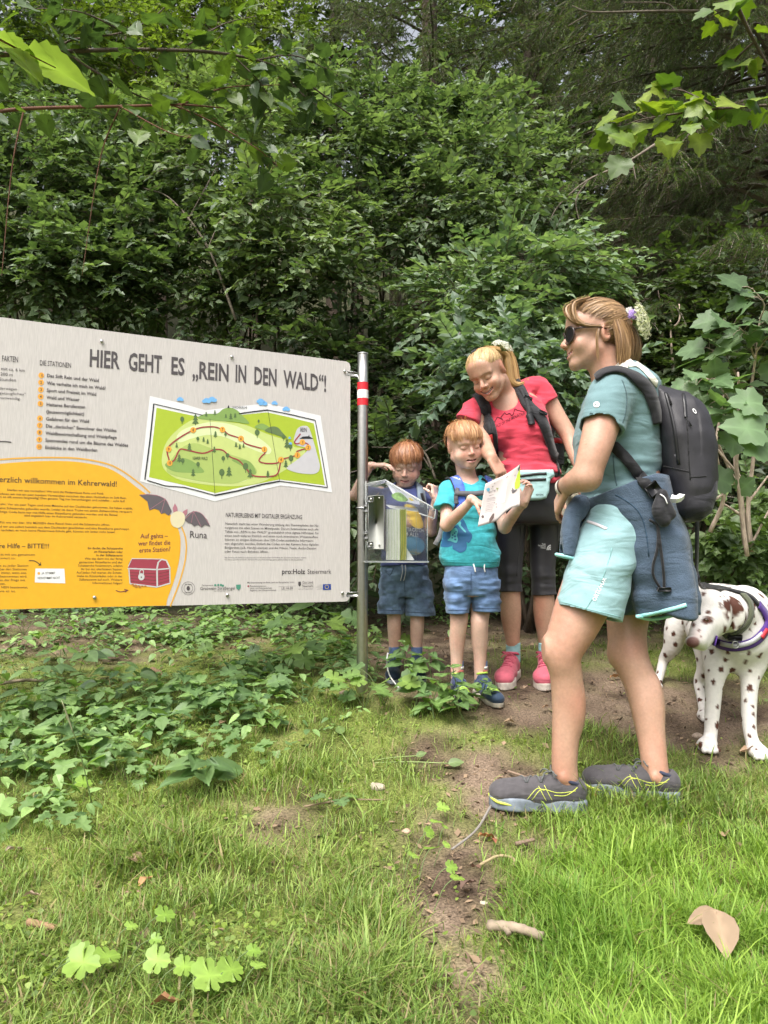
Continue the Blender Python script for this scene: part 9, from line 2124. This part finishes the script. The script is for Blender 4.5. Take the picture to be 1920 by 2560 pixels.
# ------------------------------------------------------------------ fallen leaves, sticks and stones
def dead_leaf(px, py, s, ang, label, c=(.24, .13, .07), lift=.024, curl=.5, seed=0):
 V, T, Q = OVATE; V = V.copy(); V[:, 2] = np.abs(V[:, 1])*curl - .35*(V[:, 0]-.5)**2*curl*2 + .06*np.sin(V[:, 0]*11 + seed)
 Cc = np.array(c)*(1 + .35*np.exp(-(V[:, 1]/.03)**2) + .25*np.sin(V[:, 0]*30)*.3)[:, None]
 p = G(px, py); o = ob('dead_leaf', mesh_np('dead_leaf', V*s, T, Q, True, Cc), None, m_dead, p + (0, 0, lift)); o.rotation_euler = (.15*math.sin(seed*3) - .25, .2*math.cos(seed*5), ang); return tag(o, label, 'dead leaf')
m_dead = mat('dry_leaf', (.25, .15, .08), .8, vcol=True, trans=.2, bump=.3, bscale=120)
for i, (px, py, s, a, lab, c) in enumerate(((1195, 2110, .055, .3, 'rust brown dead leaf beside the thin grey twig', (.30, .13, .05)), (1228, 2120, .03, -1.2, 'small curled red-brown leaf right of the rust brown one', (.25, .09, .05)), (360, 2180, .055, 2.9, 'tan dead leaf in the grass at lower left', (.33, .22, .15)), (345, 2240, .045, 1.0, 'orange tinged dead leaf below the tan one at lower left', (.36, .20, .09)), (55, 2262, .04, .2, 'small tan dead leaf near the lower left edge', (.34, .25, .18)), (10, 2150, .05, .8, 'greyish dead leaf cut by the left edge', (.30, .23, .18)), (1525, 1705, .06, .2, 'orange brown dead leaf between the legs of the woman in mint shorts', (.36, .19, .08)), (1310, 1735, .035, 1, 'tan dead leaf behind the front calf', (.34, .24, .16)), (1355, 1785, .035, .4, 'tan dead leaf left of the front calf', (.32, .21, .13)), (1260, 1820, .05, .1, 'pale brown flat leaf left of the front ankle', (.30, .21, .13)), (1810, 2110, .05, .9, 'curled tan leaf in the grass at the right', (.36, .24, .15)), (175, 1565, .06, .2, 'pale pinkish dead leaf in the shade under the yellow field', (.36, .25, .19)), (440, 1565, .045, .6, 'tan dead leaf in the shade under the treasure chest', (.36, .24, .15)), (545, 1830, .05, 1.1, 'tan dead leaf at the right of the nettle patch', (.34, .23, .14)), (150, 1610, .04, 2, 'small brown dead leaf in the shade at the left', (.28, .16, .09)), (590, 1630, .05, 2.6, 'brown dead leaf in the shade under the map', (.24, .14, .09)), (370, 2545, .06, .1, 'brown dead leaf cut by the lower edge at left', (.26, .13, .06)), (890, 2540, .03, .8, 'small brown leaf at the lower middle edge', (.25, .15, .08)), (1110, 1610, .05, .3, 'reddish tan leaf on the earth between the boys', (.34, .20, .13)), (1300, 1640, .04, .3, 'brown leaf beside the pink shoes', (.30, .18, .11)), (1740, 1880, .07, .2, 'torn strip of bark in front of the left forepaw', (.42, .27, .17)), (1850, 1895, .08, .1, 'torn strip of bark between the forepaws', (.42, .28, .18)), (1180, 2190, .035, -1, 'dark curled leaf at the end of the pale curved stalk', (.16, .09, .06)), (1150, 2240, .05, .5, 'dark brown leaf in the patch of bare earth', (.13, .08, .06)), (505, 2165, .03, .5, 'small dark leaf by the mossy patch', (.2, .12, .07)))):
 dead_leaf(px, py, s, a, lab, c, seed=i)
wl = empty('dead_leaf', G(1790, 2420) + (0, 0, .02), 'large pale walnut leaf pair lying on the bright grass at lower right', 'dead leaf')
for (px, py), (ex, ey), s in (((1795, 2385), (1722, 2378), .085), ((1792, 2382), (1820, 2455), .08)):
 a, b = G(px, py) + (0, 0, .085), G(ex, ey) + (0, 0, .065); V, T, Q = OVATE
 me = mesh_np('leaflet', V*1, T, Q, True, np.array((.30, .215, .14))*(1 + .3*np.exp(-(V[:, 1]/.03)**2))[:, None]); me.materials.append(m_dead); put_leaf(wl, [me], a, b - a, (0, -.45, .9), np.linalg.norm(b - a)*1.1, 'leaflet')
m_stick = mat('weathered_stick', (.22, .175, .125), .9, var=.45, scale=25, bump=.6, bscale=60)
def stick(pts, r, label, m_=None, knob=None):
 P = smoothline(np.array([G(*p) + (0, 0, r + l + .008) for *p, l in pts]), 18); root = empty('stick', P[0], label, 'stick')
 mb = MB(); rr = np.linspace(r, r*.8, 18)*(1 + .1*np.sin(np.arange(18)*1.9)); mb.tube(P, rr, 9); mb.build('wood', m_ or m_stick, root)
 if knob is not None: mb = MB(); mb.tube([P[knob], P[knob] + (.006, -.022, -.006)], [r*.8, r*.5], 7); mb.build('side_stub', m_ or m_stick, root)
stick([(1222, 2352, .012), (1290, 2372, .022), (1358, 2396, .02)], .0115, 'thick pale stick with a side stub on the earth at lower middle', knob=5)
stick([(1228, 2035, .01), (1190, 2095, .008), (1130, 2142, .004)], .0038, 'thin grey twig slanting across the bare earth', mat('grey_twig', (.22, .20, .18), .9))
stick([(1200, 2182, .004), (1245, 2164, .012), (1283, 2166, .006), (1284, 2185, .004)], .004, 'pale curved leaf stalk above the bare earth', mat('pale_stalk_wood', (.32, .25, .14), .8))
stick([(70, 2330, .004), (140, 2348, .006)], .008, 'short brown stick in the moss at lower left', mat('brown_stick', (.24, .15, .08), .9))
stick([(1290, 2130, .004), (1335, 2118, .006)], .006, 'short brown stick below the front shoe', mat('brown_stick', (.20, .14, .10), .9))
stick([(545, 2110, .004), (610, 2103, .004)], .004, 'small red-brown twig in the mossy grass', mat('brown_stick', (.25, .14, .10), .9))
stick([(760, 2035, .01), (860, 2020, .012), (960, 2018, .008)], .003, 'long thin twig lying in the grass below the post', mat('brown_stick', (.22, .16, .10), .9))
stick([(1270, 1940, .004), (1330, 1962, .006)], .004, 'thin brown twig left of the front shoe', mat('brown_stick', (.24, .17, .12), .9))
stick([(890, 1480, .01), (960, 1500, .01), (1100, 1520, .01)], .012, 'grey fallen branch on the slope behind the boys')
stick([(1300, 1520, .01), (1340, 1545, .01), (1380, 1560, .01)], .010, 'short fallen branch on the slope behind the leggings')
stick([(0, 1725, .01), (60, 1722, .02), (110, 1718, .01)], .008, 'pale stick under the ground elder at the left edge')
stick([(10, 1640, .01), (60, 1610, .02), (100, 1600, .01)], .006, 'thin pale stick in the shade at the left edge')
stick([(380, 1690, .01), (410, 1705, .01)], .012, 'short stub of wood in front of the shaded plants', mat('brown_stick', (.22, .14, .08), .9))
def stone(px, py, r, label, c=(.36, .31, .24), seed=0):
 p = G(px, py); v = Vol((-r*1.5,)*3, (r*1.5,)*3, r/7); v.add(prim_ell((0, 0, 0), (r, r*.75, r*.5))); v.disp(lambda x, y, z: r*.22*noise3(x/r*1.3 + seed, y/r*1.3, z/r*1.3))
 tag(ob('stone', mesh_np('stone', *v.mesh(.02)), None, mat('stone', c, .9, var=.25, scale=60, bump=.4), p + (0, 0, r*.15)), label, 'stone')
stone(945, 1972, .028, 'pale flat stone in the grass below the post'); stone(1015, 2085, .014, 'small round pinkish stone left of the pale seedlings', (.40, .28, .20), 3); stone(1210, 2262, .010, 'tiny pale stone on the bare earth', (.42, .36, .28), 5); stone(1490, 2050, .018, 'pale stone between both running shoes in the grass', (.38, .33, .26), 7); stone(1745, 1845, .022, 'pinkish stone behind the left forepaw', (.42, .33, .26), 9); stone(860, 1735, .022, 'brown stone left of the post foot', (.20, .15, .11), 11)
bs = empty('bent_strip', G(975, 1725), 'thin white bent plastic strip beside the dark blue shoes', 'strip')
mb = MB(); Pz = smoothline([W(970, 1632, 3.35), W(967, 1655, 3.34), W(973, 1685, 3.32), W(985, 1705, 3.28), W(1000, 1722, 3.25)], 16); mb.ribbon(Pz, [(-.6, -.8, 0)]*16, .007, .002); mb.build('strip', mat('white_plastic', (.5, .5, .5), .5), bs)
